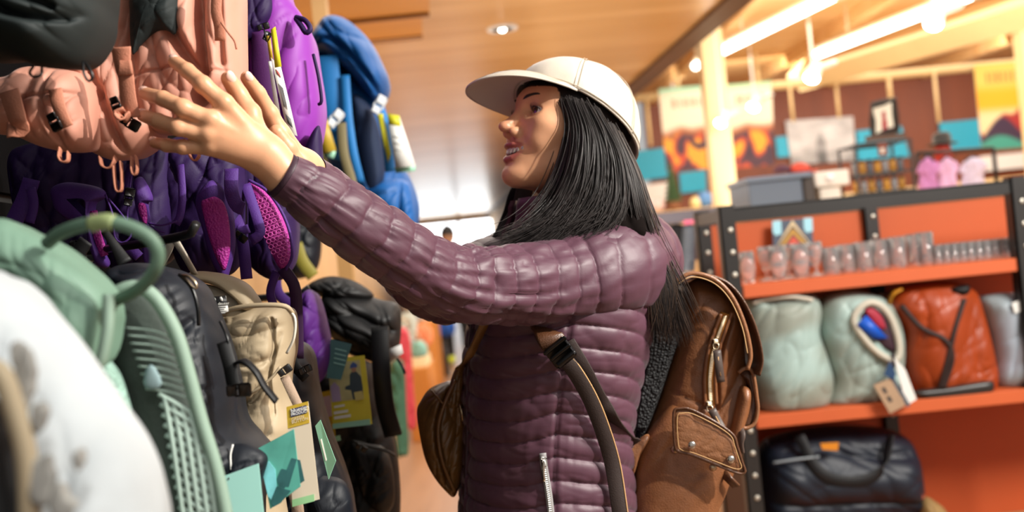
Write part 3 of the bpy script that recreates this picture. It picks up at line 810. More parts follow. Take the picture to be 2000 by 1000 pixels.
# ---- cap
CTL = math.radians(9)
def hwc(q):
    q = np.asarray(q, float); y, z = q[..., 1], q[..., 2] - .02
    return hw(np.stack([q[..., 0], y * math.cos(CTL) - z * math.sin(CTL), y * math.sin(CTL) + z * math.cos(CTL) + .02], -1))
def cap_band(al):
    return np.stack([-.004 + .101 * np.cos(al), .083 * np.sin(al), .004 + .034 * np.cos(al)], -1)
def cap_crown(off, n=120, rg=34, s1=.995):
    al = np.linspace(-np.pi, np.pi, n, endpoint=False); B0 = cap_band(al); V = []
    top = np.array([-.012, 0, .100])
    for s in np.linspace(0, s1, rg):
        g = (1 - s ** 2.5) ** (1 / 2.1)
        ctr = np.array([-.006 + (top[0] + .006) * s, 0, 0])
        q = np.stack([ctr[0] + (B0[:, 0] + .006) * g, B0[:, 1] * g, B0[:, 2] + (top[2] - B0[:, 2]) * s], 1)
        sv_ = sum(np.exp(-(((al - c + np.pi) % (2 * np.pi) - np.pi) * max(g, .15) / .018) ** 2) for c in np.radians([0, 62, 122, 180, -122, -62]))
        nrm = q - np.array([-.01, 0, .03]); nrm /= np.linalg.norm(nrm, axis=1)[:, None]
        wv = noise3(q * 28) * .0016 + noise3(q * 60 + 3) * .0005
        q = q + nrm * (off - .0026 * np.minimum(sv_, 1) + wv)[:, None]
        V.append(hwc(q))
    return V
co_, ci_ = cap_crown(.002), cap_crown(-.0025)
n_ = 120; rgs = len(co_)
Vc = np.concatenate(co_ + ci_[::-1]); Fc = grid_faces(2 * rgs, n_)
Fc += [((2 * rgs - 1) * n_ + j, (2 * rgs - 1) * n_ + (j + 1) % n_, (j + 1) % n_, j) for j in range(n_)]
cap = mk('cap', (Vc, Fc), M_CAP, woman, label='cream cotton baseball cap')
def brim_pt(be, s, off):
    inn = cap_band(be * .70) + np.array([.001, 0, .001])
    x0 = float(cap_band(np.array(math.radians(63)))[0])
    out = np.stack([x0 + .136 * np.abs(np.cos(be)) ** .75, .0755 * np.sin(be), .006 + .012 * np.sin(be) ** 2 + 0 * be], -1)
    q = inn + (out - inn) * s
    q[:, 2] += (.012 * np.sin(np.pi * min(s, 1)) * np.cos(be)) + off
    return q
be = np.linspace(-np.pi / 2, np.pi / 2, 61); BR = []
for off in (.0016, -.0016):
    ss = np.linspace(0, 1, 16); BR.append([hwc(brim_pt(be, s, off)) for s in ss])
Vb = np.concatenate(BR[0] + BR[1][::-1]); Fb = grid_faces(32, 61, False) + [(31 * 61 + j, 31 * 61 + j + 1, j + 1, j) for j in range(60)]
brim = mk('brim', (Vb, Fb), M_CAP, cap)
for s in (.25, .4, .55, .7, .84, .96):
    mk('stitch_row', tube(crom(hwc(brim_pt(be[3:-3], s, .0018)), 50), .00045, 5), M_CAPU, brim)
for c_ in (62, -62, 122, -122):
    for o_ in (-.03, .03):
        a_ = math.radians(c_) + o_; pts_ = []
        for s_ in np.linspace(.03, .96, 24):
            g_ = (1 - s_ ** 2.5) ** (1 / 2.1); b0_ = cap_band(np.array([a_]))[0]; q_ = np.array([-.006 - .006 * s_ + (b0_[0] + .006) * g_, b0_[1] * g_, b0_[2] + (.100 - b0_[2]) * s_])
            nn_ = q_ - np.array([-.01, 0, .03]); pts_.append(hwc(q_ + nn_ / np.linalg.norm(nn_) * .0028))
        mk('seam_stitching', tube(np.array(pts_), .0005, 5), M_CAPU, cap)
mk('band_seam', tube(hwc(cap_band(np.linspace(-2.6, 2.6, 70)) * (1.035, 1.04, 1) + (0, 0, .004)), .0009, 6), M_CAPU, cap)
mk('top_button', (hwc(np.array([-.012, 0, .1015]) + uvsphere((0, 0, 0), 1, 14, 8)[0] * (.0075, .0075, .0042)), uvsphere((0, 0, 0), 1, 14, 8)[1]), M_CAP, cap)

# ---- hair: a dark underlayer and many thin locks
rnd = random.Random(5)
M_HAIRU = mat('hair_underlayer', '#120d0c', .9, spec=.05)
hair = mk('hair', join(
    puff([(1080, 196), (1150, 205), (1200, 252), (1228, 316), (1246, 390), (1262, 452), (1240, 468), (1205, 448), (1160, 440), (1100, 455), (1050, 478), (1000, 484), (1040, 445), (1078, 390), (1104, 320), (1112, 262)],
         lambda u, v: 1.522 - .0003 * (np.clip(v, 250, 450) - 250), .014, .09, spine=[(1140, 250), (1170, 330), (1160, 400), (1100, 440)], prof=.5, folds=[(.006, 30, 80, 6, 1)]),
    puff([(1225, 440), (1262, 452), (1290, 520), (1318, 580), (1322, 640), (1300, 640), (1275, 590), (1262, 530)], lambda u, v: 1.50 + 0 * u, .010, .05, spine=[(1250, 470), (1295, 580)], folds=[(.004, 40, 80, 6, 2)]),
    puff([(1000, 366), (1030, 385), (1050, 430), (1060, 480), (1000, 486), (948, 482), (965, 455), (982, 415)], lambda u, v: 1.66 + 0 * u, .02, .05, spine=[(1020, 410), (1000, 460)], folds=[(.005, 30, 70, 6, 3)])),
    M_HAIRU, woman, label='long straight dark hair')
G = [  # guide locks: root .. tip
    [(1074, 190, 1.525), (1104, 218, 1.515), (1116, 262, 1.506), (1108, 325, 1.500), (1086, 395, 1.482), (1040, 455, 1.452), (980, 482, 1.445)],
    [(1092, 192, 1.512), (1122, 250, 1.498), (1116, 330, 1.490), (1092, 395, 1.476), (1050, 450, 1.452), (985, 482, 1.445)],
    [(1112, 196, 1.496), (1134, 262, 1.475), (1128, 340, 1.462), (1106, 405, 1.452), (1072, 455, 1.440), (1030, 482, 1.432)],
    [(1134, 202, 1.490), (1160, 282, 1.468), (1158, 360, 1.452), (1136, 415, 1.444), (1104, 452, 1.436), (1064, 474, 1.430)],
    [(1160, 216, 1.492), (1192, 300, 1.470), (1196, 380, 1.456), (1180, 425, 1.448), (1150, 450, 1.442), (1110, 466, 1.436)],
    [(1186, 244, 1.502), (1218, 335, 1.482), (1230, 410, 1.472), (1244, 470, 1.478), (1268, 545, 1.492), (1296, 640, 1.505)],
    [(1204, 270, 1.517), (1233, 355, 1.505), (1250, 430, 1.495), (1270, 500, 1.492), (1296, 575, 1.497), (1318, 655, 1.505)],
    [(1220, 296, 1.560), (1240, 370, 1.540), (1262, 450, 1.520), (1285, 520, 1.505), (1310, 580, 1.505), (1334, 640, 1.510)],
]
GW = [crom([Pw(q) for q in g], 22) for g in G]
V, Fh, mi = [], [], []
def lock(path, r, mat_i):
    v, f = tube(path, np.interp(np.linspace(0, 1, len(path)), [0, .1, .75, 1], [r * .8, r, r * .75, r * .12]), 4, (0, -1, 0), cap=False)
    base = sum(len(x) for x in V); V.append(v); Fh.extend([tuple(i + base for i in q) for q in f]); mi.extend([mat_i] * len(f))
def mixg(t):
    i = min(int(t), len(GW) - 2); f = t - i
    if i == 4:                # the parting between front and back fall
        return GW[4] if f < .5 else GW[5]
    return GW[i] * (1 - f) + GW[i + 1] * f
ax_t = np.linspace(0, 1, 22)[:, None]
for k in range(2500):
    t = rnd.uniform(0, len(GW) - 1.001); g = mixg(t)
    sc = .005 + .016 * ax_t[:, 0]
    off = np.array([rnd.gauss(0, 1), rnd.gauss(0, .55), rnd.gauss(0, .8)])
    wob = np.stack([np.sin(ax_t[:, 0] * rnd.uniform(3, 8) + rnd.uniform(0, 6)), 0 * ax_t[:, 0], np.cos(ax_t[:, 0] * rnd.uniform(3, 8))], 1) * .0022
    cut = rnd.uniform(.72, 1.0) if rnd.random() < .55 else 1.0
    pth = g + off[None] * sc[:, None] * .75 + wob * ax_t
    pth = crom(pth[:max(8, int(22 * cut))], 18)
    lock(pth, rnd.uniform(.0005, .0014), 1 if t > 5.2 and rnd.random() < .5 else 0)
# far side lock in front of the other shoulder
for k in range(220):
    a = rnd.random(); s = rnd.gauss(0, 4)
    pth = pw([(1015 + 20 * a + s, 362, 1.63), (1005 + 24 * a + s, 400, 1.635), (985 + 30 * a + s * 1.6, 440, 1.63), (952 + 45 * a + s * 2, 484, 1.62)], 14)
    lock(pth, rnd.uniform(.0006, .0014), 0)
# wisps at the temple
for k in range(60):
    u0 = 1104 + rnd.uniform(-4, 18)
    pth = pw([(u0, 216, 1.508), (u0 + rnd.uniform(2, 14), 250, 1.503), (u0 + rnd.uniform(-2, 16), 300, 1.498), (u0 + rnd.uniform(-14, 10), 352, 1.490)], 12)
    lock(pth, rnd.uniform(.0004, .0008), 0)
# flyaway ends on the shoulder and pack
for k in range(170):
    a = rnd.random(); u0 = 1262 + 40 * a
    pth = pw([(u0 - 20, 470, 1.485), (u0, 520 + rnd.uniform(-15, 15), 1.475), (u0 + rnd.uniform(0, 26), 570, 1.472), (u0 + rnd.uniform(-4, 34), 625 + rnd.uniform(-10, 55), 1.478)], 12)
    lock(pth, rnd.uniform(.0004, .0010), rnd.randint(0, 1))
locks = mk('hair_locks', (np.concatenate(V), Fh), None, hair, mats=[M_HAIR, M_HAIR2], fm=mi)
locks['kind'] = 'stuff'

# ---- below the frame: trousers and shoes, so that she stands on the floor
hipc = A3(P(1066, 1180, TD)); fl = 0.0
def leg_ring(c, r1, r2, k=28):
    ph = np.linspace(0, 2 * np.pi, k, endpoint=False); return c + r1 * np.cos(ph)[:, None] * BF + r2 * np.sin(ph)[:, None] * BL
for sgn in (1, -1):
    top = hipc + BL * .085 * sgn; R = []
    for z, rr, fx in ((hipc[2] + .12, .10, 0), (hipc[2] - .02, .105, 0), (.62, .085, .01), (.46, .066, .015), (.30, .062, .0), (.10, .050, -.005), (.06, .052, -.005)):
        R.append(leg_ring(np.array([top[0], top[1], z]) + BF * fx, rr, rr * .95))
    mk('trouser_leg', loft(R), M_TROU, woman)
    c = np.array([top[0], top[1], 0]) + BF * .05; v = uvsphere((0, 0, 0), 1, 24, 14)[0]
    V3 = c + (v[:, :1] * .135 * BF + v[:, 1:2] * .048 * BL) + np.stack([0 * v[:, 0], 0 * v[:, 0], np.clip(v[:, 2] * .062 + .045 - .02 * v[:, 0], .002, .12)], 1)
    mk('shoe', (V3, uvsphere((0, 0, 0), 1, 24, 14)[1]), mat('shoe_leather', '#3a2a22', .5), woman)
# ------------------------------------------------------------------ the rack of packs on the left
M_PEACH = mat('peach_nylon', '#c98d78', .62, bump=(700, .14, .0008), var=(7, .05), sheen=.1, crease=(16, .25, .008))
M_PEACHW = mat('peach_webbing', '#bd7a60', .7, bump=(500, .5, .001), var=(20, .06))
M_CHAR = mat('charcoal_nylon', '#1f2626', .66, bump=(600, .15, .0008), var=(6, .08), crease=(14, .3, .010), spec=.3)
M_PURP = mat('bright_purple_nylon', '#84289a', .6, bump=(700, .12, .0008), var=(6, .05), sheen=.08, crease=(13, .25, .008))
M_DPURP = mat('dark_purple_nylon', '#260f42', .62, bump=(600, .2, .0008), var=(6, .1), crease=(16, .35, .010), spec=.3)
M_VIOL = mat('violet_webbing', '#4a2478', .7, bump=(500, .4, .001))
M_MAG = mat('magenta_mesh', '#a8288f', .6, wave=(320, .7, .002), var=(30, .1))
M_BLUE = mat('blue_nylon', '#0c5aa0', .55, bump=(600, .15, .0008), var=(6, .08), crease=(8, .4, .016))
M_BLUEL = mat('light_blue_webbing', '#1f7cc4', .6, bump=(500, .3, .001))
M_DBLUE = mat('hollow_navy', '#0c2344', .75, bump=(300, .3, .001))
M_WHITE = mat('white_pack_cloth', '#bcc2c4', .85, bump=(300, .2, .001), var=(9, .14), crease=(20, .3, .008))
M_SAGE = mat('sage_nylon', '#648270', .62, bump=(500, .15, .001), var=(6, .06), crease=(16, .3, .008))
M_SAGEL = mat('sage_edge', '#7d9484', .62, bump=(500, .2, .001))
M_SAGED = mat('sage_dark_foam', '#333d37', .8, bump=(240, .4, .002), var=(20, .15))
M_NAVYP = mat('ink_nylon', '#0c121b', .56, bump=(600, .15, .0008), var=(8, .12), crease=(18, .5, .014), spec=.4)
M_CREAM = mat('sand_nylon', '#ab997c', .62, bump=(600, .15, .0008), var=(7, .05), crease=(13, .3, .010))
M_CREAML = mat('sand_lining', '#d8d0bf', .6, bump=(300, .3, .001), var=(20, .08))
M_BLACK = mat('black_nylon', '#0e0e0f', .56, bump=(500, .2, .0008), var=(8, .2), crease=(13, .5, .016), spec=.4)
M_BLKPL = mat('black_plastic', '#0e0e0f', .32)
M_YEL = mat('yellow_card', '#d5cf2a', .5, var=(40, .05))
M_OCHRE = mat('ochre_card', '#b99a2c', .5, var=(40, .05))
M_WCARD = mat('white_card', '#e9e8e2', .5)
M_MINT = mat('mint_card', '#9fd6b8', .5)
M_TEAL = mat('teal_card', '#52807f', .5, var=(30, .05))
M_AQUA = mat('aqua_card', '#a2d8cc', .45, var=(6, .06))
M_INK = mat('card_ink', '#5a5a5a', .6)
M_INKW = mat('card_ink_white', '#f0efe6', .6)
M_INKB = mat('card_ink_navy', '#2b2a55', .6)
M_STEEL = mat('brushed_steel', '#b9a58a', .3, metal=1.0)
GRP = 'packs hanging on the left rack'
def pack(label, loc, cat='backpack', name='backpack'): return thing(name, label, cat, P(*loc), GRP)
def buckle(par, u, v, d, ang=0, s=1.0, m=None):
    """side-release buckle: two shells and prongs"""
    c = A3_(P(u, v, d)); a = math.radians(ang); x = A3_(Rc) * math.cos(a) + A3_(Uc) * math.sin(a); y = -A3_(Rc) * math.sin(a) + A3_(Uc) * math.cos(a); z = np.array([0, -1., 0])
    m = m or M_BLKPL
    b = mk('buckle', join(box(c + x * .010 * s, (.020 * s, .022 * s, .008 * s), (x, y, z), .003 * s), box(c - x * .011 * s, (.016 * s, .018 * s, .006 * s), (x, y, z), .002 * s),
                          box(c - x * .001 * s + y * .009 * s, (.012 * s, .003 * s, .005 * s), (x, y, z), .001), box(c - x * .001 * s - y * .009 * s, (.012 * s, .003 * s, .005 * s), (x, y, z), .001)), m, par)
    return b
def A3_(v): return np.array(list(v), float)
def hook(u, v, d, label, u2=None, v2=None, d2=None):
    """round steel peg arm from the wall out to (u, v, d), with a turned-up tip and a back plate"""
    e = A3_(P(u, v, d))
    if u2 is None: s = np.array([-.622 - SL * e[1], e[1] + .02, e[2] + .01])
    else: s = A3_(P(u2, v2, d2))
    t = thing('display_hook', label, 'hook', s, 'steel pegs of the rack')
    ux = (e - s) / np.linalg.norm(e - s)
    mk('arm', tube(crom([s, s * .5 + e * .5 + (0, 0, -.002), e - ux * .02, e + (0, 0, .010)], 18), .0052, 10), M_BLKM, t)
    mk('plate', box(s, (.012, .05, .03), None, .003), M_BLKM, t)
    return t

# black panel added in place of the shade behind the near packs
panel = thing('shade_panel', 'black panel added in place of the shade behind the hanging packs', 'panel', (-.64 - SL * .9, .9, 0))
for k in range(14):
    mk('slat', slab(-.639, -.620, -.4, 2.75, .12 + k * .165, .12 + k * .165 + .150), mat('shade_black', '#060506', 1.0, spec=.05), panel, smooth=False)
mk('backing', slab(-.6395, -.632, -.4, 2.75, .10, 2.45), mat('shade_core', '#0c0c0c', .8), panel, smooth=False)

# -- charcoal pack, top left
t = pack('charcoal grey backpack hanging in the top left corner above the peach packs', (60, 135, .98))
mk('body', puff([(-90, -90), (60, -100), (192, -80), (199, 15), (191, 66), (166, 112), (132, 134), (82, 131), (28, 116), (-90, 104)], lambda u, v: .97 + 0 * u, .075, .10, spine=[(10, 0), (110, 20)], rings=22, n=130, prof=.45, folds=[(.026, 9, -38, 5, 1), (.010, 20, -30, 4, 2)], seams=[([(20, -10), (70, 50), (150, 62), (192, 45)], .022, 9), ([(60, -60), (90, 10), (150, 40)], .016, 8)]), M_CHAR, t)
for lp in ([(66, 128, .955), (58, 142, .95), (66, 150, .95), (80, 146, .95), (82, 130, .955)], [(163, 120, .955), (163, 140, .95), (172, 158, .95), (181, 152, .95), (176, 136, .95), (166, 122, .955)]):
    mk('cord_loop', tube(pw(lp, 20), .0014, 6), M_BLKPL, t)
# -- three peach packs
t = pack('peach backpack in shade below the charcoal pack, farthest left of the peach ones', (105, 296, 1.13))
mk('body', puff([(-40, 170), (26, 150), (60, 132), (120, 135), (172, 155), (190, 240), (183, 291), (142, 298), (82, 287), (36, 268), (-30, 250)], lambda u, v: 1.135 + 0 * u, .05, .10, spine=[(60, 215), (120, 220)], rings=18, folds=[(.010, 14, 70, 3, 3), (.004, 30, 60, 3, 4)], seams=[([(30, 205), (90, 200), (180, 190)], .005, 4), ([(122, 140), (118, 210), (140, 292)], .008, 5)]), M_PEACH, t)
mk('webbing', strap(pw([(18, 178, 1.08), (26, 205, 1.075), (34, 232, 1.075), (40, 250, 1.08), (14, 254, 1.078)], 24), .020, .003, (1, 0, -.3)), M_PEACHW, t)
mk('webbing', strap(pw([(108, 175, 1.085), (114, 205, 1.08), (124, 232, 1.08), (132, 248, 1.082)], 18), .014, .003, (1, 0, -.3)), M_PEACHW, t)
buckle(t, 106, 238, 1.076, -62, .55)
mk('pull_loop', strap(pw([(118, 290, 1.10), (116, 306, 1.095), (122, 316, 1.09), (132, 314, 1.09), (134, 298, 1.095)], 18), .008, .0018, (0, 1, 0)), M_PEACHW, t)
t = pack('peach backpack with a pointed folded bottom and wide webbing strap, in the middle', (245, 312, 1.14))
mk('body', puff([(118, 158), (150, 96), (188, 62), (205, -80), (280, -80), (276, 60), (268, 150), (290, 215), (308, 250), (288, 288), (246, 313), (206, 309), (160, 280), (132, 228)], lambda u, v: 1.188 + 0 * u, .045, .10, spine=[(240, 0), (215, 130), (225, 240)], rings=20, n=120, prof=.42, folds=[(.012, 13, 62, 4, 5), (.004, 28, 75, 3, 6)], seams=[([(126, 178), (160, 168), (205, 152)], .004, 4), ([(190, 70), (205, 150), (235, 230), (258, 300)], .013, 8)]), M_PEACH, t)
mk('webbing', strap(pw([(236, 92, 1.095), (240, 128, 1.097), (246, 150, 1.095), (250, 190, 1.099), (258, 230, 1.105)], 30), [.022, .018, .017, .018, .019], .003, (1, 0, -.1)), M_PEACHW, t)
mk('webbing_keeper', strap(pw([(232, 132, 1.091), (245, 133, 1.091), (258, 131, 1.091)], 8), .016, .004, (0, 0, 1)), M_PEACHW, t)
mk('webbing_end', strap(pw([(254, 226, 1.100), (240, 234, 1.095), (230, 222, 1.095), (244, 214, 1.097)], 14), .016, .003, (.2, 1, 0)), M_PEACHW, t)
buckle(t, 226, 205, 1.097, -70, .5); buckle(t, 254, 240, 1.103, -30, .6)
for lp in ([(196, 308, 1.11), (200, 324, 1.1), (214, 328, 1.1), (222, 316, 1.1), (226, 308, 1.11)], [(222, 318, 1.105), (224, 350, 1.10), (228, 372, 1.10), (237, 372, 1.10), (238, 345, 1.10), (236, 316, 1.105)], [(258, 308, 1.11), (258, 334, 1.1), (264, 342, 1.1), (268, 330, 1.1), (266, 306, 1.11)]):
    mk('pull_loop', strap(pw(lp, 24), .007, .0018, (0, 1, 0)), M_PEACHW, t)
t = pack('peach backpack with charcoal yoke, the one under the fingers of the woman', (360, 265, 1.18))
dP3 = lambda u, v: 1.190 + 0 * u
mk('body', puff([(262, -80), (350, -90), (440, -80), (464, -60), (467, 40), (469, 140), (472, 186), (452, 222), (410, 250), (360, 262), (310, 262), (276, 226), (262, 150), (258, 60)], dP3, .042, .12, spine=[(360, -20), (362, 130)], rings=24, n=140, prof=.34, folds=[(.020, 10, 86, 6, 9), (.006, 24, 82, 4, 8)], seams=[([(352, -60), (350, 60), (398, 150), (404, 200)], .030, 13), ([(398, -60), (402, 60), (412, 150)], .026, 10), ([(440, -60), (442, 40), (446, 130)], .014, 7), ([(265, 158), (300, 150), (350, 140)], .004, 3), ([(405, 152), (440, 146), (468, 150)], .003, 3)]), M_PEACH, t)
mk('yoke', puff([(262, -70), (345, -70), (348, 20), (346, 58), (340, 68), (326, 60), (306, 62), (284, 80), (268, 96), (258, 104), (254, 40)], lambda u, v: 1.150 + 0 * u, .014, .02, rings=14, folds=[(.006, 20, 60, 3, 3)]), M_CHAR, t)
mk('webbing', strap(pw([(426, -40, 1.127), (422, 20, 1.124), (428, 50, 1.126), (430, 80, 1.130)], 14), .012, .003, (1, 0, 0)), M_PEACHW, t)
mk('draw_cord', tube(pw([(432, 44, 1.122), (446, 64, 1.120), (458, 80, 1.122), (462, 96, 1.122)], 16), .0013, 6), M_PEACHW, t)
mk('pull_loop', strap(pw([(370, 292, 1.162), (372, 306, 1.152), (380, 314, 1.152), (388, 306, 1.152), (388, 292, 1.162)], 16), .007, .0018, (0, 1, 0)), M_PEACHW, t)

# -- row of dark purple packs hanging by their straps
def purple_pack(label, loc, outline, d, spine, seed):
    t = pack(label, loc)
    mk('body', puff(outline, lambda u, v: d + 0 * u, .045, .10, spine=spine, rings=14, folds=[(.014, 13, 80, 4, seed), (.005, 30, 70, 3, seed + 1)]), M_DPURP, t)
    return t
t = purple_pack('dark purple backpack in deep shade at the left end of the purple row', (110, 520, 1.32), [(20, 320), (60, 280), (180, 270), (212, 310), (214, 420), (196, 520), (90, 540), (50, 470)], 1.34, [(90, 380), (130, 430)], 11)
mk('shoulder_strap', puff([(100, 368), (130, 356), (180, 362), (204, 372), (206, 384), (188, 394), (182, 414), (190, 468), (214, 516), (196, 520), (176, 478), (170, 430), (140, 432), (112, 414), (102, 392)], lambda u, v: 1.255 + 0 * u, .016, .014, spine=[(140, 390), (175, 392), (178, 430), (196, 500)], rings=8, n=110), M_VIOL, t)
mk('strap_lining', strap(pw([(182, 412, 1.248), (188, 450, 1.246), (204, 500, 1.246)], 12), .010, .004, (1, 0, 0)), M_MAG, t)
mk('webbing', strap(pw([(62, 350, 1.26), (48, 390, 1.255), (26, 436, 1.255)], 12), .022, .003, (1, 0, -.2)), M_VIOL, t)
mk('webbing', strap(pw([(60, 368, 1.25), (66, 400, 1.245), (58, 435, 1.245)], 12), .012, .003, (1, 0, -.2)), M_VIOL, t)
mk('cord', tube(pw([(206, 380, 1.24), (220, 420, 1.235), (224, 462, 1.235), (240, 474, 1.235), (256, 458, 1.235), (246, 430, 1.235), (212, 388, 1.238)], 40), .0013, 6), M_VIOL, t)
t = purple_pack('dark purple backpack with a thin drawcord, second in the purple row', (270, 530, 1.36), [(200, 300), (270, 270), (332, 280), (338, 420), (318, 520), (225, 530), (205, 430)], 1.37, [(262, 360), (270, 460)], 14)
mk('shoulder_strap', puff([(262, 352), (278, 346), (296, 376), (298, 392), (288, 396), (292, 440), (298, 512), (284, 512), (278, 450), (266, 400), (263, 372)], lambda u, v: 1.285 + 0 * u, .014, .012, spine=[(275, 370), (284, 420), (290, 500)], rings=8), M_VIOL, t)
mk('strap_lining', puff([(270, 398), (284, 400), (288, 430), (283, 438), (273, 420)], lambda u, v: 1.268 + 0 * u, .004, .004, rings=6), M_MAG, t)
mk('webbing', strap(pw([(256, 322, 1.28), (250, 350, 1.275), (246, 380, 1.275)], 10), .010, .003, (1, 0, .2)), M_VIOL, t)
mk('cord', tube(pw([(256, 345, 1.27), (250, 400, 1.265), (248, 440, 1.265)], 14), .0013, 6), M_VIOL, t)
mk('cord', tube(pw([(290, 436, 1.265), (315, 440, 1.26), (346, 432, 1.26)], 14), .0013, 6), M_VIOL, t)
mk('cord', tube(pw([(292, 440, 1.265), (308, 450, 1.26), (322, 454, 1.26)], 10), .0013, 6), M_VIOL, t)
buckle(t, 252, 385, 1.262, 80, .6)
mk('webbing_tail', strap(pw([(246, 480, 1.262), (262, 492, 1.26), (272, 502, 1.26)], 10), .013, .003, (.6, 0, .8)), M_VIOL, t)
t = purple_pack('dark purple backpack with a wide teardrop strap lined in magenta mesh', (410, 550, 1.38), [(320, 290), (400, 262), (466, 280), (478, 420), (462, 528), (370, 540), (330, 450)], 1.40, [(395, 360), (400, 460)], 17)
mk('shoulder_strap', puff([(382, 392), (392, 370), (412, 352), (432, 362), (448, 382), (458, 430), (460, 480), (452, 520), (442, 544), (426, 534), (410, 500), (396, 450), (386, 418)], lambda u, v: 1.315 + 0 * u, .016, .016, spine=[(415, 390), (432, 500)], rings=10), M_VIOL, t)
mk('strap_lining', puff([(393, 396), (402, 388), (420, 384), (438, 398), (448, 436), (450, 484), (443, 520), (436, 528), (424, 508), (410, 470), (399, 430)], lambda u, v: 1.300 + 0 * u, .006, .006, spine=[(415, 410), (432, 490)], rings=8), M_MAG, t)
mk('webbing', strap(pw([(352, 322, 1.31), (356, 380, 1.30), (352, 420, 1.30), (344, 438, 1.30)], 16), .010, .003, (1, 0, 0)), M_VIOL, t)
mk('webbing', strap(pw([(452, 330, 1.31), (452, 372, 1.30), (462, 400, 1.295), (476, 408, 1.295)], 16), .018, .003, (1, 0, -.3)), M_VIOL, t)
t = purple_pack('dark purple backpack with a pink honeycomb mesh back pad, right end of the row', (530, 540, 1.45), [(455, 310), (520, 290), (575, 330), (580, 420), (572, 520), (540, 548), (490, 520), (462, 440)], 1.52, [(520, 380), (530, 460)], 20)
mk('mesh_pad', puff([(486, 352), (520, 372), (548, 410), (566, 455), (570, 500), (558, 528), (544, 522), (526, 486), (506, 440), (490, 396)], lambda u, v: 1.415 + 0 * u, .012, .014, spine=[(515, 400), (552, 495)], rings=10), M_MAG, t)
hexv = []
for i in range(5):
    for j in range(12):
        u0 = 508 + j * 4.6 + (i - 2) * 8.0; v0 = 392 + j * 10.5 - (i - 2) * 3.0
        if abs(i - 2) > 1 and (j < 2 or j > 9): continue
        hexv.append(tube(pw([(u0 - 3, v0 - 3.5, 1.4015), (u0 + 3, v0 - 3.5, 1.4015), (u0 + 4.2, v0 + 1, 1.4015), (u0 + 2, v0 + 4, 1.4015), (u0 - 3.4, v0 + 2.5, 1.4015)], 10, True), .0006, 4, closed=True))
h = mk('honeycomb_ridge', join(*hexv), mat('pink_ridge', '#d45bb0', .5), t); h['kind'] = 'stuff'
mk('pad_piping', tube(pw([(486, 352, 1.405), (520, 372, 1.402), (548, 410, 1.402), (566, 455, 1.402), (570, 500, 1.402), (558, 528, 1.402)], 30), .0022, 8), M_VIOL, t)
mk('webbing', strap(pw([(456, 412, 1.39), (466, 440, 1.375), (474, 470, 1.37), (482, 545, 1.37)], 20), .016, .003, (1, 0, -.1)), M_VIOL, t)
mk('webbing_keeper', strap(pw([(462, 446, 1.366), (474, 450, 1.366), (486, 446, 1.366)], 8), .012, .004, (0, 0, 1)), M_VIOL, t)
mk('webbing', strap(pw([(480, 360, 1.40), (500, 420, 1.375), (508, 455, 1.37), (490, 470, 1.37)], 18), .014, .003, (1, 0, -.4)), M_VIOL, t)
mk('webbing', strap(pw([(552, 524, 1.41), (575, 560, 1.41), (580, 620, 1.42), (582, 700, 1.43)], 20), .017, .003, (1, 0, -.2)), mat('plum_webbing', '#3a1b45', .6), t)
mk('webbing', strap(pw([(540, 530, 1.42), (528, 570, 1.42), (536, 600, 1.42)], 12), .012, .003, (1, 0, 0)), M_VIOL, t)
buckle(t, 470, 462, 1.362, -40, .5)

# -- bright purple pack with tags
t = pack('bright purple backpack with white and yellow hang tags beside the hand', (580, 320, 1.45))
dB = lambda u, v: 1.50 + 0 * u
mk('body', puff([(452, 60), (470, -90), (530, -100), (556, -20), (590, 30), (606, 62), (614, 120), (624, 190), (624, 240), (612, 300), (596, 322), (572, 316), (540, 280), (500, 200), (462, 150)], dB, .050, .16, spine=[(520, 0), (560, 160)], rings=22, n=130, prof=.40, folds=[(.012, 9, 72, 4, 23), (.004, 22, 60, 4, 24)], seams=[([(500, 60), (505, 150), (530, 240), (580, 312)], .016, 6)]), M_PURP, t)
mk('top_cover', puff([(462, 84), (466, -80), (512, -90), (532, 10), (516, 52), (498, 66), (478, 80)], lambda u, v: 1.445 + 0 * u, .018, .03, spine=[(492, 0), (490, 50)], rings=12, folds=[(.008, 22, 80, 4, 4)]), M_DPURP, t)
mk('side_strip', strap(pw([(504, 62, 1.425), (512, 120, 1.43), (520, 190, 1.43), (545, 262, 1.435)], 24), [.018, .03, .03, .012], .004, (1, 0, 0)), mat('plum_side', '#4a1457', .6, bump=(500, .2, .001)), t)
mk('pocket_loop', tube(pw([(578, 34, 1.455), (596, 40, 1.445), (606, 56, 1.44), (598, 64, 1.44), (588, 50, 1.445), (578, 36, 1.455)], 30), .004, 8), M_DPURP, t)
mk('lower_pocket', puff([(604, 268), (624, 246), (630, 300), (628, 330), (590, 336), (586, 318)], lambda u, v: 1.455 + 0 * u, .015, .03, rings=8), M_DPURP, t)
mk('edge_piping', tube(pw([(612, 106, 1.46), (622, 150, 1.455), (628, 196, 1.455), (622, 204, 1.458)], 20), .0025, 6), M_DPURP, t)
buckle(t, 514, 52, 1.41, 15, .45); buckle(t, 520, 70, 1.405, 60, .35)
mk('tag_cord', tube(pw([(516, 58, 1.405), (522, 82, 1.40), (532, 62, 1.40), (540, 56, 1.40)], 16), .0012, 6), M_BLKPL, t)
c1 = [(530, 60, 1.392), (538, 53, 1.392), (551, 132, 1.386), (542, 146, 1.386)]
mk('hang_tag', card([(529, 58, 1.392), (538, 52, 1.392), (550, 130, 1.388), (537, 132, 1.388)]), M_YEL, t)
mk('hang_tag', card([(520, 70, 1.400), (528, 70, 1.400), (534, 118, 1.398), (527, 118, 1.398)]), M_OCHRE, t)
cw = [(529, 112, 1.398), (549, 132, 1.398), (581, 266, 1.386), (561, 258, 1.386)]
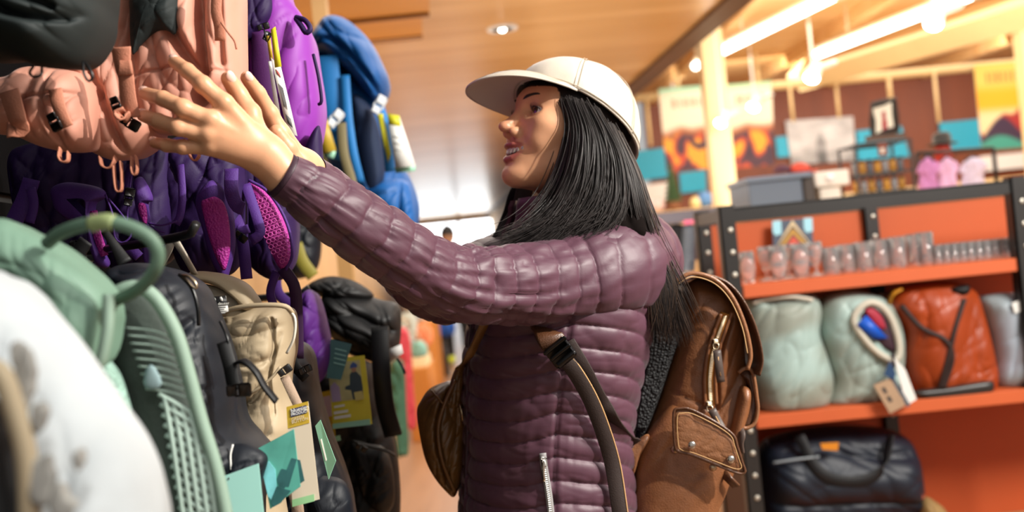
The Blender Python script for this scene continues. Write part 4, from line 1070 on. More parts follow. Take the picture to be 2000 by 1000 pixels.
tg = mk('hang_tag', card(cw), M_WCARD, t)
for r in range(4):
    mk('print_line', on_card(cw, [(.25 + .12 * r, .32), (.32 + .12 * r, .32), (.34 + .12 * r, .62 - .03 * r), (.27 + .12 * r, .62)]), M_INK, tg)
mk('print_line', on_card(cw, [(.3, .72), (.8, .72), (.8, .84), (.3, .84)]), M_INK, tg)
mk('print_line', on_card(cw, [(.3, .12), (.7, .12), (.7, .18), (.3, .18)]), mat('card_ink_red', '#c96a66', .6), tg)
mk('hang_tag', card([(524, 120, 1.404), (530, 120, 1.404), (556, 270, 1.394), (544, 262, 1.394)]), M_WCARD, t)
mk('hang_tag', card([(546, 250, 1.398), (566, 262, 1.394), (575, 270, 1.394), (574, 282, 1.394), ]), M_MINT, t)
mk('hang_tag', card([(550, 262, 1.399), (575, 272, 1.396), (574, 283, 1.396), (554, 276, 1.396)]), M_MINT, t)

# -- blue pack
t = pack('tall blue trekking backpack with a bulging lid and paper tags', (790, 455, 2.6))
dBl = lambda u, v: 2.62 + 0 * u
mk('body', puff([(606, 120), (620, 84), (700, 150), (748, 200), (770, 300), (800, 345), (819, 400), (816, 440), (800, 458), (762, 448), (720, 430), (690, 400), (650, 340), (626, 260), (612, 180)], dBl, .12, .15, spine=[(670, 190), (760, 400)], rings=18, prof=.42, folds=[(.03, 6, 75, 4, 31), (.01, 14, 65, 3, 32)]), M_BLUE, t)
mk('lid', puff([(604, 92), (620, 60), (640, 37), (668, 36), (700, 56), (728, 88), (748, 126), (760, 158), (754, 188), (736, 200), (712, 178), (680, 140), (646, 112), (616, 100)], lambda u, v: 2.50 + 0 * u, .10, .14, spine=[(650, 76), (730, 160)], rings=16, prof=.45, folds=[(.03, 7, -45, 5, 33), (.01, 16, -40, 3, 34)], seams=[([(612, 98), (660, 90), (720, 150), (745, 190)], .02, 5)]), M_BLUE, t)
mk('dark_hollow', puff([(690, 185), (716, 200), (740, 250), (752, 330), (740, 372), (712, 372), (696, 300), (688, 230)], lambda u, v: 2.46 + 0 * u, .03, .05, spine=[(706, 220), (730, 340)], rings=8), M_DBLUE, t)  # dark shape standing in for the shaded hollow between the straps
for pth, wd in (([(674, 148, 2.42), (680, 230, 2.40), (690, 300, 2.40), (704, 356, 2.41)], .022), ([(738, 200, 2.42), (752, 250, 2.38), (762, 335, 2.38)], .024), ([(640, 110, 2.44), (648, 190, 2.42), (660, 260, 2.42), (652, 310, 2.44)], .05)):
    mk('shoulder_strap', strap(pw(pth, 24), wd, .008, (1, 0, -.15)), M_BLUEL, t)
mk('drape_fold', puff([(700, 330), (730, 360), (760, 350), (800, 360), (812, 430), (800, 452), (752, 440), (712, 410), (690, 372)], lambda u, v: 2.48 + 0 * u, .05, .06, spine=[(730, 380), (790, 410)], rings=10, folds=[(.03, 9, 80, 4, 3)]), M_BLUE, t)
mk('hang_tag', card([(737, 222, 2.37), (748, 222, 2.37), (764, 300, 2.36), (758, 318, 2.36)]), M_YEL, t)
cw = [(756, 222, 2.36), (780, 226, 2.36), (812, 324, 2.34), (772, 328, 2.34)]
tg = mk('hang_tag', card(cw), M_WCARD, t); mk('print_band', on_card(cw, [(0, 0), (1, 0), (1, .2), (0, .2)]), M_YEL, tg)
for q in range(3): mk('print_line', on_card(cw, [(.2, .4 + q * .12), (.8, .4 + q * .12), (.8, .43 + q * .12), (.2, .43 + q * .12)]), mat('card_ink_pale', '#b9b9b4', .6), tg)
mk('hang_tag', card([(770, 326, 2.352), (812, 322, 2.352), (811, 334, 2.352), (773, 338, 2.352)]), M_MINT, t)
cw = [(620, 212, 2.36), (632, 210, 2.36), (657, 294, 2.34), (628, 300, 2.34)]
tg = mk('hang_tag', card(cw), M_OCHRE, t); mk('print_band', on_card(cw, [(.1, .12), (.6, .12), (.6, .5), (.1, .5)]), M_WCARD, tg)
mk('hang_tag', card([(630, 288, 2.35), (656, 296, 2.35), (652, 310, 2.35), (632, 304, 2.35)]), M_MINT, t)
mk('webbing', strap(pw([(667, 240, 2.39), (672, 300, 2.38), (686, 350, 2.38), (690, 372, 2.38)], 14), .022, .004, (1, 0, -.2)), mat('khaki_webbing', '#7d7250', .7), t)
buckle(t, 740, 205, 2.37, 60, 1.2, mat('pale_buckle', '#c9cdd0', .4)); buckle(t, 655, 232, 2.38, 50, 1.2, MATS['pale_buckle'])
t = pack('olive yellow pack seen in the gap between purple and blue', (650, 412, 2.9))
mk('body', puff([(628, 290), (650, 300), (676, 330), (702, 372), (704, 400), (690, 412), (660, 440), (640, 420), (628, 350)], lambda u, v: 2.86 + 0 * u, .08, .10, spine=[(645, 330), (680, 390)], rings=10, folds=[(.02, 9, 60, 3, 2)]), mat('olive_nylon', '#8a8032', .6, var=(6, .15)), t)
mk('hem_strap', strap(pw([(640, 360, 2.74), (668, 380, 2.73), (698, 396, 2.74)], 10), .03, .006, (0, 0, 1)), mat('sand_strap', '#b8a468', .6), t)
# things low behind the pink pad
t = pack('dark navy pack with olive strap glimpsed below the purple row', (600, 540, 2.5))
mk('body', puff([(540, 420), (600, 400), (625, 430), (622, 520), (580, 545), (548, 520)], lambda u, v: 2.45 + 0 * u, .06, .10, rings=8, folds=[(.02, 9, 60, 3, 2)]), M_NAVYP, t)
mk('strap', strap(pw([(578, 476, 2.36), (590, 510, 2.36), (612, 540, 2.36)], 10), .03, .005, (1, 0, 0)), MATS['olive_nylon'], t)

# -- white pack, nearest
t = pack('white backpack with blotchy grey markings, blurred in the near left corner', (60, 1000, .58))
dW = lambda u, v: .64 - .00006 * (v - 500)
mk('body', puff([(-120, 560), (-40, 520), (20, 556), (66, 612), (132, 690), (204, 790), (262, 868), (296, 960), (312, 1090), (240, 1180), (-120, 1180)], dW, .05, .08, spine=[(-20, 700), (120, 1000)], rings=16, prof=.4, folds=[(.010, 16, 55, 4, 41), (.003, 40, 60, 3, 42)]), M_WHITE, t)
mk('back_harness', puff([(-120, 760), (-20, 770), (20, 830), (38, 930), (40, 1080), (-120, 1090)], lambda u, v: .565 + 0 * u, .02, .03, rings=8), M_BLACK, t)
mk('harness_edge', tube(pw([(-40, 715, .556), (0, 728, .553), (28, 800, .552), (52, 900, .552), (60, 1060, .552)], 30), .006, 8), mat('beige_edge', '#a8987c', .7), t)
M_BLOT = mat('grey_print', '#8d8b85', .85, var=(35, .45))
rb = random.Random(3)
for (u, v, ru, rv) in ((48, 742, 22, 62), (74, 810, 16, 34), (82, 930, 30, 52), (120, 990, 26, 40), (30, 690, 12, 26), (150, 900, 10, 22)):
    o = [(u + ru * rb.uniform(.5, 1.25) * math.cos(a), v + rv * rb.uniform(.5, 1.25) * math.sin(a)) for a in np.linspace(0, 6.28, 12)[:-1]]
    mk('grey_marking', puff(o, lambda uu, vv: .5700 - .00005 * (vv - 500) + 0 * uu, .0010, .012, rings=4, n=40), M_BLOT, t)
# -- sage green pack
t = pack('sage green backpack with carry loop and padded mesh back, blurred in front', (330, 1000, .82))
mk('front_flap', puff([(-90, 440), (0, 426), (50, 446), (104, 474), (152, 512), (196, 552), (214, 590), (207, 650), (196, 716), (178, 724), (140, 690), (84, 620), (40, 575), (-30, 560), (-90, 560)], lambda u, v: .80 + 0 * u, .035, .06, spine=[(0, 500), (110, 545), (180, 640)], rings=14, n=120, prof=.45, folds=[(.010, 16, -35, 4, 51)]), M_SAGE, t)
mk('flap_fold', puff([(60, 560), (100, 530), (150, 560), (190, 600), (186, 700), (170, 724), (120, 670), (76, 610)], lambda u, v: .772 + 0 * u, .010, .02, rings=8, folds=[(.006, 24, -60, 4, 3)]), M_SAGE, t)
mk('flap_edge', tube(pw([(212, 575, .765), (210, 640, .762), (198, 700, .762), (186, 722, .765)], 20), .0045, 8), M_SAGEL, t)
dG = lambda u, v: .90 + 0 * u
out = [(205, 596), (232, 566), (270, 560), (308, 586), (344, 652), (368, 730), (392, 820), (420, 910), (440, 1000), (452, 1100), (300, 1120), (262, 920), (220, 790), (198, 690)]
mk('back_panel', puff(out, dG, .020, .06, spine=[(260, 640), (300, 780), (350, 1000)], rings=12, n=130, prof=.35), M_SAGED, t)
mk('rim', tube(pw([(200, 640, .87), (212, 588, .87), (240, 566, .868), (274, 562, .868), (308, 588, .868), (344, 652, .868), (368, 730, .868), (392, 820, .868), (420, 910, .868), (440, 1000, .868), (456, 1100, .868)], 70), .0062, 10), M_SAGEL, t)
mk('side_mesh', puff([(190, 690), (206, 700), (232, 740), (252, 800), (268, 900), (300, 1000), (310, 1100), (280, 1110), (240, 900), (200, 760)], lambda u, v: .86 + 0 * u, .008, .02, spine=[(215, 740), (285, 1050)], rings=6), mat('sage_mesh', '#8fb0a2', .7, wave=(260, .9, .003), var=(60, .2)), t)
lat = []
for k in range(15):
    a = 770 + k * 20
    lat.append(tube(pw([(310 + (a - 770) * .18, a, .868), (350 + (a - 770) * .20, a + 22, .866), (392 + (a - 770) * .16, a + 50, .868)], 12), .0021, 6))
for k in range(5):
    lat.append(tube(pw([(322 + k * 17, 775 + k * 9, .867), (340 + k * 17, 880 + k * 9, .865), (368 + k * 16, 1080, .867)], 16), .0021, 6))
for k in range(9):
    a = 640 + k * 15; lat.append(tube(pw([(245 + k * 5, a, .870), (300 + k * 4, a + 6, .868), (345 + k * 5, a + 24, .870)], 10), .0008, 5))
lt = mk('mesh_lattice', join(*lat), mat('pale_mesh', '#a9bfb4', .7), t); lt['kind'] = 'stuff'
mk('brand_patch', puff([(284, 724), (296, 712), (308, 726), (316, 750), (300, 762), (282, 754)], lambda u, v: .866 + 0 * u, .002, .004, rings=4, n=24), mat('pale_blue_patch', '#8fa8ac', .7), t)
mk('carry_loop', tube(pw([(92, 476, .775), (118, 455, .765), (160, 440, .755), (208, 433, .75), (256, 444, .75), (294, 466, .752), (309, 496, .756), (300, 532, .765), (268, 566, .80), (216, 592, .82)], 60), .0052, 10), mat('sage_loop', '#526c5a', .6), t)
mk('loop_sleeve', tube(pw([(178, 437, .752), (208, 433, .749), (222, 436, .749)], 10), .0064, 10), mat('khaki_sleeve', '#7d8a5c', .6), t)
# -- ink blue pack
t = pack('ink blue backpack with a chrome zip pull between the sage and sand packs', (470, 1000, 1.08))
dN = lambda u, v: 1.09 + 0 * u
nv = puff([(214, 540), (236, 518), (290, 514), (344, 530), (384, 556), (404, 600), (424, 652), (440, 712), (452, 772), (460, 830), (500, 866), (522, 892), (518, 930), (500, 1000), (490, 1100), (420, 1120), (380, 900), (340, 780), (300, 650), (240, 590)], dN, .055, .10, spine=[(300, 570), (380, 680), (420, 800), (460, 980)], rings=20, n=140, prof=.42, folds=[(.028, 10, 45, 4, 61), (.007, 28, 30, 3, 62)])
mk('body', nv, M_NAVYP, t)
mk('zip_track', tube(pw([(350, 536, 1.042), (374, 562, 1.036), (386, 600, 1.034), (388, 636, 1.036)], 20), .0022, 6), M_BLKPL, t)
zp = mk('zip_pull', tube(pw([(356, 540, 1.028), (366, 548, 1.024), (376, 560, 1.022), (384, 562, 1.022), (380, 550, 1.022), (368, 540, 1.024), (356, 538, 1.028)], 26, True), .0016, 8, closed=True), M_STEEL, t)
mk('side_cord', tube(pw([(430, 628, 1.05), (444, 660, 1.04), (450, 700, 1.04), (452, 732, 1.04)], 20), .0016, 6), M_BLKPL, t)
mk('webbing', strap(pw([(436, 668, 1.04), (448, 710, 1.032), (456, 750, 1.03), (462, 762, 1.03)], 16), .014, .003, (1, 0, -.2)), M_BLACK, t)
buckle(t, 466, 762, 1.022, 5, .66)
mk('webbing_tail', strap(pw([(462, 708, 1.03), (478, 706, 1.02), (500, 726, 1.015), (516, 754, 1.015), (540, 784, 1.02)], 24), .009, .003, (.3, 1, .2)), M_BLACK, t)
mk('reflective_piping', tube(pw([(455, 868, 1.04), (450, 890, 1.038), (452, 924, 1.038)], 12), .0011, 6), M_WCARD, t)
mk('lower_pocket', puff([(440, 880), (470, 866), (505, 876), (522, 896), (512, 940), (500, 1010), (450, 1030), (430, 960)], lambda u, v: 1.055 + 0 * u, .02, .04, rings=10, folds=[(.008, 22, 40, 3, 4)]), M_NAVYP, t)
mk('hanging_strap', strap(pw([(168, 470, 1.10), (158, 485, 1.10), (150, 500, 1.10)], 8), .016, .003, (1, 0, 0)), M_BLACK, t)
mk('hanging_strap', strap(pw([(204, 452, 1.105), (224, 480, 1.10), (244, 514, 1.095)], 12), [.008, .010, .016], .003, (1, 0, -.4)), M_BLACK, t)
# -- sand pack
t = pack('sand coloured roll-top backpack hanging from a black peg, price label inside', (520, 900, 1.2))
dC = lambda u, v: 1.235 + 0 * u
mk('body', puff([(424, 616), (470, 602), (540, 595), (566, 604), (573, 640), (571, 690), (560, 730), (556, 780), (572, 830), (566, 870), (540, 900), (530, 960), (545, 1080), (480, 1090), (470, 940), (470, 860), (466, 770), (446, 690)], dC, .048, .10, spine=[(500, 650), (512, 760), (515, 880), (515, 1020)], rings=20, n=140, prof=.36, folds=[(.012, 13, 20, 3, 71), (.005, 26, 70, 3, 72)], seams=[([(470, 700), (510, 706), (545, 690), (560, 650)], .008, 5), ([(470, 790), (510, 770), (540, 730)], .006, 4), ([(545, 620), (548, 680), (540, 730), (548, 800)], .010, 4)]), M_CREAM, t)
mk('lid', puff([(352, 545), (372, 532), (404, 530), (444, 538), (480, 556), (500, 590), (496, 602), (478, 606), (462, 584), (430, 562), (396, 552), (362, 552)], lambda u, v: 1.215 + 0 * u, .020, .05, spine=[(370, 541), (430, 550), (488, 596)], rings=8, n=110), M_CREAM, t)
mk('lining', puff([(380, 556), (410, 556), (446, 572), (476, 596), (474, 610), (446, 618), (428, 616), (408, 590)], lambda u, v: 1.230 + 0 * u, .012, .03, spine=[(400, 568), (450, 600)], rings=8, folds=[(.006, 30, 30, 4, 3)]), M_CREAML, t)
mk('rim_piping', tube(pw([(424, 616, 1.20), (460, 602, 1.185), (510, 596, 1.178), (556, 598, 1.18), (572, 612, 1.19)], 30), .003, 8), M_CREAM, t)
cl = [(402, 582, 1.192), (440, 578, 1.192), (446, 612, 1.186), (426, 616, 1.186)]
cl = [(404, 580, 1.190), (441, 578, 1.190), (447, 608, 1.186), (414, 618, 1.186)]
lb = mk('brand_label', card(cl), M_WCARD, t)
mk('print_block', on_card(cl, [(0, 0), (1, 0), (1, .48), (0, .48)]), mat('label_black', '#111214', .5), lb)
o0, xx, yy, nn = card_axes(cl)
text_on('ID', o0 + xx * .08 + yy * .30 + nn * .003, xx, -yy, .0085, M_INKW, lb)
text_on('deuter', o0 + xx * .50 + yy * .46 + nn * .003, xx, -yy, .0050, M_INKW, lb)
mk('logo_mark', on_card(cl, [(.70, .06), (.80, .04), (.84, .16), (.80, .27), (.70, .25), (.67, .15)], .003), M_INKW, lb)
for q in range(4): mk('print_line', on_card(cl, [(.18, .56 + q * .1), (.85 - .1 * (q % 2), .56 + q * .1), (.85 - .1 * (q % 2), .60 + q * .1), (.18, .60 + q * .1)]), M_INK, lb)
for pth in ([(337, 462, 1.155), (330, 485, 1.165), (312, 520, 1.19)], [(340, 466, 1.155), (356, 492, 1.165), (380, 534, 1.20)]):
    mk('hanging_loop', strap(pw(pth, 12), .009, .0025, (1, 0, -.5)), M_CREAML, t)
mk('side_cord', tube(pw([(562, 604, 1.19), (576, 622, 1.185), (574, 660, 1.185), (560, 690, 1.19)], 20), .0018, 6), M_CREAML, t)
mk('webbing', strap(pw([(556, 736, 1.185), (572, 770, 1.175), (586, 800, 1.17)], 12), .011, .003, (1, 0, -.4)), mat('sand_webbing', '#9d8570', .7, bump=(500, .4, .001)), t)
buckle(t, 556, 724, 1.178, 35, .45)
mk('webbing', strap(pw([(574, 960, 1.16), (580, 985, 1.155), (584, 1020, 1.155)], 10), .014, .003, (1, 0, -.1)), MATS['sand_webbing'], t)
mk('seam_piping', tube(pw([(466, 778, 1.185), (500, 762, 1.178), (530, 738, 1.178), (548, 716, 1.18)], 20), .0018, 6), M_CREAM, t)
hook(385, 455, 1.09, 'long black peg holding the sand coloured pack', 160, 492, 1.30)
# -- hang tags of the sand and ink packs
def tagthing(label, corners, m, prints=(), name='hang_tag'):
    v, f = card(corners, .0014); o = mk(name, (v, f), m, smooth=False); tag(o, label, 'tag', 'hang tags on the rack')
    for k_, (nm, poly, mm) in enumerate(prints): mk(nm, on_card(corners, poly, .0014 + .0004 * k_), mm, o, smooth=False)
    return o
M_TLBL = mat('label_cream', '#cdbfa8', .55, var=(12, .04)); M_GRN = mat('label_green', '#8fbf8a', .55)
ct = [(560, 795, 1.145), (602, 784, 1.145), (624, 975, 1.12), (572, 990, 1.12)]
o = tagthing('cream and olive product label with white and navy print beside the sand pack', ct, M_TLBL,
             [('print_band', [(0, 0), (1, 0), (1, .22), (0, .22)], M_OCHRE), ('print_foot', [(0, .93), (1, .93), (1, 1), (0, 1)], M_GRN), ('print_block', [(.18, .035), (.92, .035), (.92, .115), (.18, .115)], M_INKB)])
o0, xx, yy, nn = card_axes(ct)
text_on('bluesign', o0 + xx * .22 + yy * .075 + nn * .003, xx, -yy, .0066, M_INKW, o); text_on('PRODUCT', o0 + xx * .22 + yy * .108 + nn * .003, xx, -yy, .0044, M_INKW, o)
text_on('GREEN', o0 + xx * .22 + yy * .155 + nn * .003, xx, -yy, .0048, M_TLBL, o); text_on('BUTTON', o0 + xx * .22 + yy * .185 + nn * .003, xx, -yy, .0048, M_TLBL, o)
tagthing('plain pale aqua card tag at the bottom, left of the photo tag', [(420, 936, 1.03), (505, 905, 1.03), (516, 1010, 1.02), (430, 1040, 1.02)], M_AQUA, [('cord_hole', [(.30, .06), (.33, .06), (.33, .10), (.30, .10)], M_INK)])
ct = [(504, 876, 1.075), (574, 838, 1.075), (587, 950, 1.06), (528, 994, 1.06)]
tagthing('teal card tag with a picture of rocks under water', ct, mat('teal_photo_card', '#5aa898', .42, var=(25, .25)),
         [('print_rocks', [(.32, .62), (.5, .5), (.62, .56), (.8, .42), (1, .52), (1, .86), (.7, .88), (.5, .8), (.36, .86)], mat('print_slate', '#2d5f5f', .5, var=(60, .3))),
          ('print_glow', [(0, .30), (.22, .28), (.34, .46), (.26, .8), (.1, .9), (.02, .8)], mat('print_cyan', '#7fd0d4', .5, var=(60, .2))), ('print_rocks', [(.06, .9), (.3, .72), (.5, .84), (.62, .9), (.3, 1), (.1, 1)], MATS['print_slate'])])
tagthing('narrow mint card tag seen almost edge-on beside the cream label', [(616, 832, 1.30), (626, 820, 1.30), (656, 900, 1.28), (642, 936, 1.28)], mat('mint_tag', '#7fb59a', .5, var=(20, .1)), [('print_line', [(.3, .3), (.5, .3), (.5, .7), (.3, .7)], M_INKW)])
# -- further packs below
t = pack('small bright violet bag hanging under the purple row', (612, 752, 1.75))
mk('body', puff([(580, 590), (592, 572), (606, 565), (620, 580), (636, 630), (646, 680), (642, 720), (626, 746), (608, 752), (590, 742), (578, 690), (574, 630)], lambda u, v: 1.76 + 0 * u, .05, .08, spine=[(604, 610), (614, 700)], rings=14, folds=[(.020, 12, 70, 4, 81), (.008, 26, 60, 3, 82)]), mat('violet_nylon', '#5c2386', .6, bump=(500, .15, .001), crease=(18, .4, .010)), t)
mk('strap', strap(pw([(546, 490, 1.74), (540, 560, 1.73), (560, 590, 1.73), (586, 600, 1.73)], 20), .018, .003, (1, 0, .2)), M_VIOL, t)
t = pack('slouching black nylon bag with a white tag below the blue pack', (720, 712, 2.1))
mk('body', puff([(628, 590), (640, 568), (690, 566), (740, 584), (778, 596), (784, 640), (776, 690), (752, 714), (720, 704), (680, 690), (650, 660), (632, 630)], lambda u, v: 2.12 + 0 * u, .08, .12, spine=[(670, 610), (740, 650)], rings=14, folds=[(.030, 8, -30, 4, 84), (.010, 20, -20, 3, 85)]), M_BLACK, t)
mk('upper_flap', puff([(600, 560), (640, 540), (690, 548), (730, 576), (700, 590), (640, 585)], lambda u, v: 2.10 + 0 * u, .04, .05, rings=8, folds=[(.02, 12, -20, 3, 7)]), M_BLACK, t)
mk('hang_tag', card([(756, 684, 2.02), (784, 672, 2.02), (788, 690, 2.02), (764, 704, 2.02)]), M_WCARD, t)
mk('cord_end', tube(pw([(776, 700, 2.03), (786, 716, 2.02), (791, 730, 2.02)], 10), .003, 6), M_BLKPL, t)
t = pack('black daypack with a curved front pocket low at the end of the near rack', (700, 1000, 1.95))
mk('body', puff([(618, 740), (660, 712), (720, 706), (738, 760), (750, 810), (770, 850), (780, 920), (782, 1000), (770, 1120), (640, 1120), (628, 960), (618, 860)], lambda u, v: 2.0 + 0 * u, .08, .14, spine=[(690, 780), (710, 1000)], rings=16, prof=.4, folds=[(.022, 9, 60, 3, 91), (.008, 22, 40, 3, 92)]), M_BLACK, t)
mk('front_pocket', puff([(684, 862), (720, 866), (752, 876), (768, 920), (770, 980), (750, 1004), (716, 980), (694, 930)], lambda u, v: 1.91 + 0 * u, .04, .05, rings=10, folds=[(.014, 14, 60, 3, 5)]), M_BLACK, t)
mk('zip', tube(pw([(690, 862, 1.885), (720, 872, 1.87), (752, 880, 1.87), (772, 890, 1.885)], 20), .003, 6), mat('grey_zip', '#3a3a3a', .5), t)
buckle(t, 706, 874, 1.865, -30, .6)
mk('shoulder_strap', strap(pw([(742, 640, 1.94), (745, 720, 1.90), (752, 790, 1.90), (768, 850, 1.92)], 20), .035, .010, (1, 0, -.1)), M_BLACK, t)
t = pack('black backpack in shade behind the cream label', (600, 1000, 1.5))
mk('body', puff([(540, 680), (574, 660), (604, 690), (616, 770), (640, 850), (672, 930), (692, 1010), (690, 1110), (560, 1120), (540, 940)], lambda u, v: 1.50 + 0 * u, .07, .12, spine=[(575, 750), (620, 950)], rings=14, folds=[(.018, 10, 65, 3, 95), (.006, 22, 50, 3, 96)]), M_NAVYP, t)
mk('front_pocket', puff([(600, 940), (640, 930), (676, 944), (690, 1000), (686, 1080), (610, 1090)], lambda u, v: 1.44 + 0 * u, .03, .04, rings=8, folds=[(.012, 16, 50, 3, 8)]), M_NAVYP, t)
mk('webbing', strap(pw([(566, 690, 1.425), (580, 720, 1.42), (598, 740, 1.42)], 10), .014, .003, (1, 0, -.3)), M_BLACK, t)
buckle(t, 596, 722, 1.415, 25, .5)
hook(584, 655, 1.55, 'short black peg above the shaded black backpack')
hook(505, 430, 1.50, 'short black peg among the purple straps')
hook(650, 60, 2.62, 'black peg carrying the tall blue pack')
hook(604, 572, 1.78, 'black peg carrying the small violet bag')
hook(660, 572, 2.14, 'black peg carrying the slouching black bag')
hook(690, 716, 2.02, 'black peg carrying the black daypack')
hook(650, 310, 2.90, 'black peg carrying the olive yellow pack')
hook(520, -70, 1.56, 'black peg above the bright purple pack')
hook(360, -70, 1.24, 'black peg above the peach pack with the charcoal yoke')
hook(240, -60, 1.24, 'black peg above the middle peach pack')
hook(60, -80, 1.04, 'black peg above the charcoal pack')
# -- yellow picture tags
ct = [(640, 702, 1.80), (712, 694, 1.80), (727, 828, 1.77), (651, 838, 1.77)]
o = tagthing('large yellow tag picturing a hiker in a dark jacket', ct, mat('yellow_photo_card', '#e8d63c', .45, var=(20, .06)),
             [('print_photo', [(0, .06), (.86, .06), (.88, .62), (0, .62)], mat('print_meadow', '#c9bf86', .5, var=(30, .25))),
              ('print_figure', [(.56, .26), (.62, .22), (.74, .22), (.86, .30), (.88, .46), (.86, .62), (.60, .62), (.56, .48), (.40, .46), (.42, .42), (.54, .40)], mat('print_dark_jacket', '#3c4a50', .5)),
              ('print_hat', [(.60, .12), (.68, .08), (.78, .12), (.78, .16), (.58, .17)], mat('print_blue_hat', '#4a5f9a', .5)), ('print_face', [(.61, .165), (.75, .165), (.74, .22), (.64, .23)], mat('print_face', '#b98a6a', .5)),
              ('print_figure', [(.02, .40), (.14, .34), (.26, .42), (.28, .62), (.04, .62)], mat('print_lilac', '#b9a3c4', .5)),
              ('print_line', [(.08, .68), (.36, .67), (.36, .70), (.08, .71)], M_INKW), ('print_line', [(.06, .76), (.44, .75), (.44, .79), (.06, .80)], M_INKW), ('print_line', [(.06, .83), (.50, .82), (.50, .86), (.06, .87)], M_INKW),
              ('print_patch', [(.64, .52), (.86, .51), (.88, .63), (.66, .64)], mat('print_gold', '#d8c877', .5)), ('print_foot', [(0, .93), (1, .92), (1, 1), (0, 1)], M_MINT)])
tagthing('slate teal card tag overlapping the top of the yellow picture tag', [(646, 662, 1.76), (687, 672, 1.76), (666, 742, 1.75), (638, 738, 1.75)], M_TEAL,
         [('print_line', [(.25, .2 + .12 * q), (.8, .2 + .12 * q), (.8, .23 + .12 * q), (.25, .23 + .12 * q)], M_AQUA) for q in range(4)])
tagthing('lower yellow tag hanging half hidden behind the picture tag', [(612, 770, 1.86), (646, 762, 1.86), (656, 858, 1.84), (632, 868, 1.84)], M_OCHRE, [('print_photo', [(.1, .1), (.9, .1), (.9, .5), (.1, .5)], MATS['print_lilac']), ('print_foot', [(0, .9), (1, .9), (1, 1), (0, 1)], M_MINT)])
# ------------------------------------------------------------------ leather backpack on her back, and the sling bag in front
def leather(key, c, rough=.4):
    m = mat(key, c, rough, bump=(60, .25, .002), var=(11, .14), var2=(90, .10), wave=(420, .28, .0012), spec=.5, coat=.08); return m
M_LEA = leather('tan_leather', '#7f5031'); M_LEAD = leather('dark_leather', '#54331e'); M_LEAL = leather('light_leather', '#86593a')
M_EDGE = mat('leather_edge', '#3a2416', .6); M_THREAD = mat('tan_thread', '#c49a68', .7)
M_STRAPW = mat('brown_webbing', '#2c1e1a', .7, bump=(500, .4, .001)); M_ZIPG = mat('gold_zip', '#b3701f', .4, bump=(800, .5, .001), metal=.2)
M_MESHB = mat('black_spacer_mesh', '#141416', .75, wave=(230, 1.0, .004)); M_TAB = mat('taupe_leather', '#4a3c36', .5, bump=(300, .2, .001))
bp = thing('leather_backpack', 'brown leather backpack with flap pockets and zips worn on the back of the woman', 'backpack', P(1340, 1100, 1.62))
dL = lambda u, v: 1.60 + 0 * u
lb_out = [(1322, 620), (1332, 556), (1352, 540), (1400, 556), (1430, 590), (1448, 640), (1452, 700), (1462, 760), (1446, 850), (1424, 930), (1396, 1010), (1380, 1110), (1240, 1130), (1228, 1010), (1238, 910), (1252, 860), (1280, 790), (1305, 710)]
lbv = puff(lb_out, dL, .055, .20, spine=[(1375, 620), (1370, 760), (1330, 920), (1310, 1040)], rings=44, n=300, prof=.34, folds=[(.020, 7, 72, 4, 101), (.006, 18, 60, 4, 102), (.0016, 60, 10, 2, 103)], hi=False,
           seams=[([(1416, 616), (1398, 660), (1386, 720), (1388, 790)], .012, 6), ([(1290, 752), (1330, 768), (1380, 792)], .004, 3), ([(1440, 790), (1418, 880), (1388, 990)], .006, 4)])
mk('body', lbv, M_LEA, bp)
LV = lbv[0]
def onpack(pts, lift=.003, n=40): return pw(drape(LV, pts, lift), n)
mk('mesh_back', puff([(1240, 860), (1252, 760), (1262, 680), (1270, 610), (1290, 570), (1322, 560), (1336, 600), (1332, 650), (1310, 710), (1290, 770), (1262, 840), (1246, 868)], lambda u, v: 1.575 + 0 * u, .022, .14, spine=[(1295, 610), (1290, 700), (1258, 820)], rings=10), M_MESHB, bp)
for q in range(6):
    mk('mesh_ridge', tube(pw([(1276 + q * 9, 610, 1.553), (1272 + q * 7, 690, 1.552), (1256 + q * 5, 770, 1.554), (1246 + q * 2, 840, 1.556)], 24), .0035, 6), M_MESHB, bp)
# top flap, its lip and stitching
mk('top_flap', strap(pw([(1318, 552, 1.60), (1352, 536, 1.60), (1396, 548, 1.60), (1428, 582, 1.60), (1452, 634, 1.60), (1464, 690, 1.60), (1458, 722, 1.60)], 50), .17, .006, (0, 1, 0)), M_LEAD, bp)
mk('flap_edge', tube(pw([(1318, 550, 1.512), (1352, 534, 1.512), (1396, 546, 1.512), (1430, 580, 1.512), (1454, 634, 1.512), (1466, 690, 1.512), (1460, 722, 1.512)], 60), .0034, 8), M_LEAL, bp)
mk('stitching', tube(pw([(1322, 556, 1.508), (1352, 541, 1.508), (1394, 553, 1.508), (1426, 586, 1.508), (1449, 638, 1.508), (1460, 690, 1.508)], 60), .0009, 5), M_THREAD, bp)
mk('grab_loop', strap(pw([(1268, 470, 1.60), (1284, 474, 1.59), (1296, 490, 1.585), (1288, 500, 1.59), (1276, 510, 1.60)], 20), .03, .006, (0, 1, 0)), M_LEAD, bp)
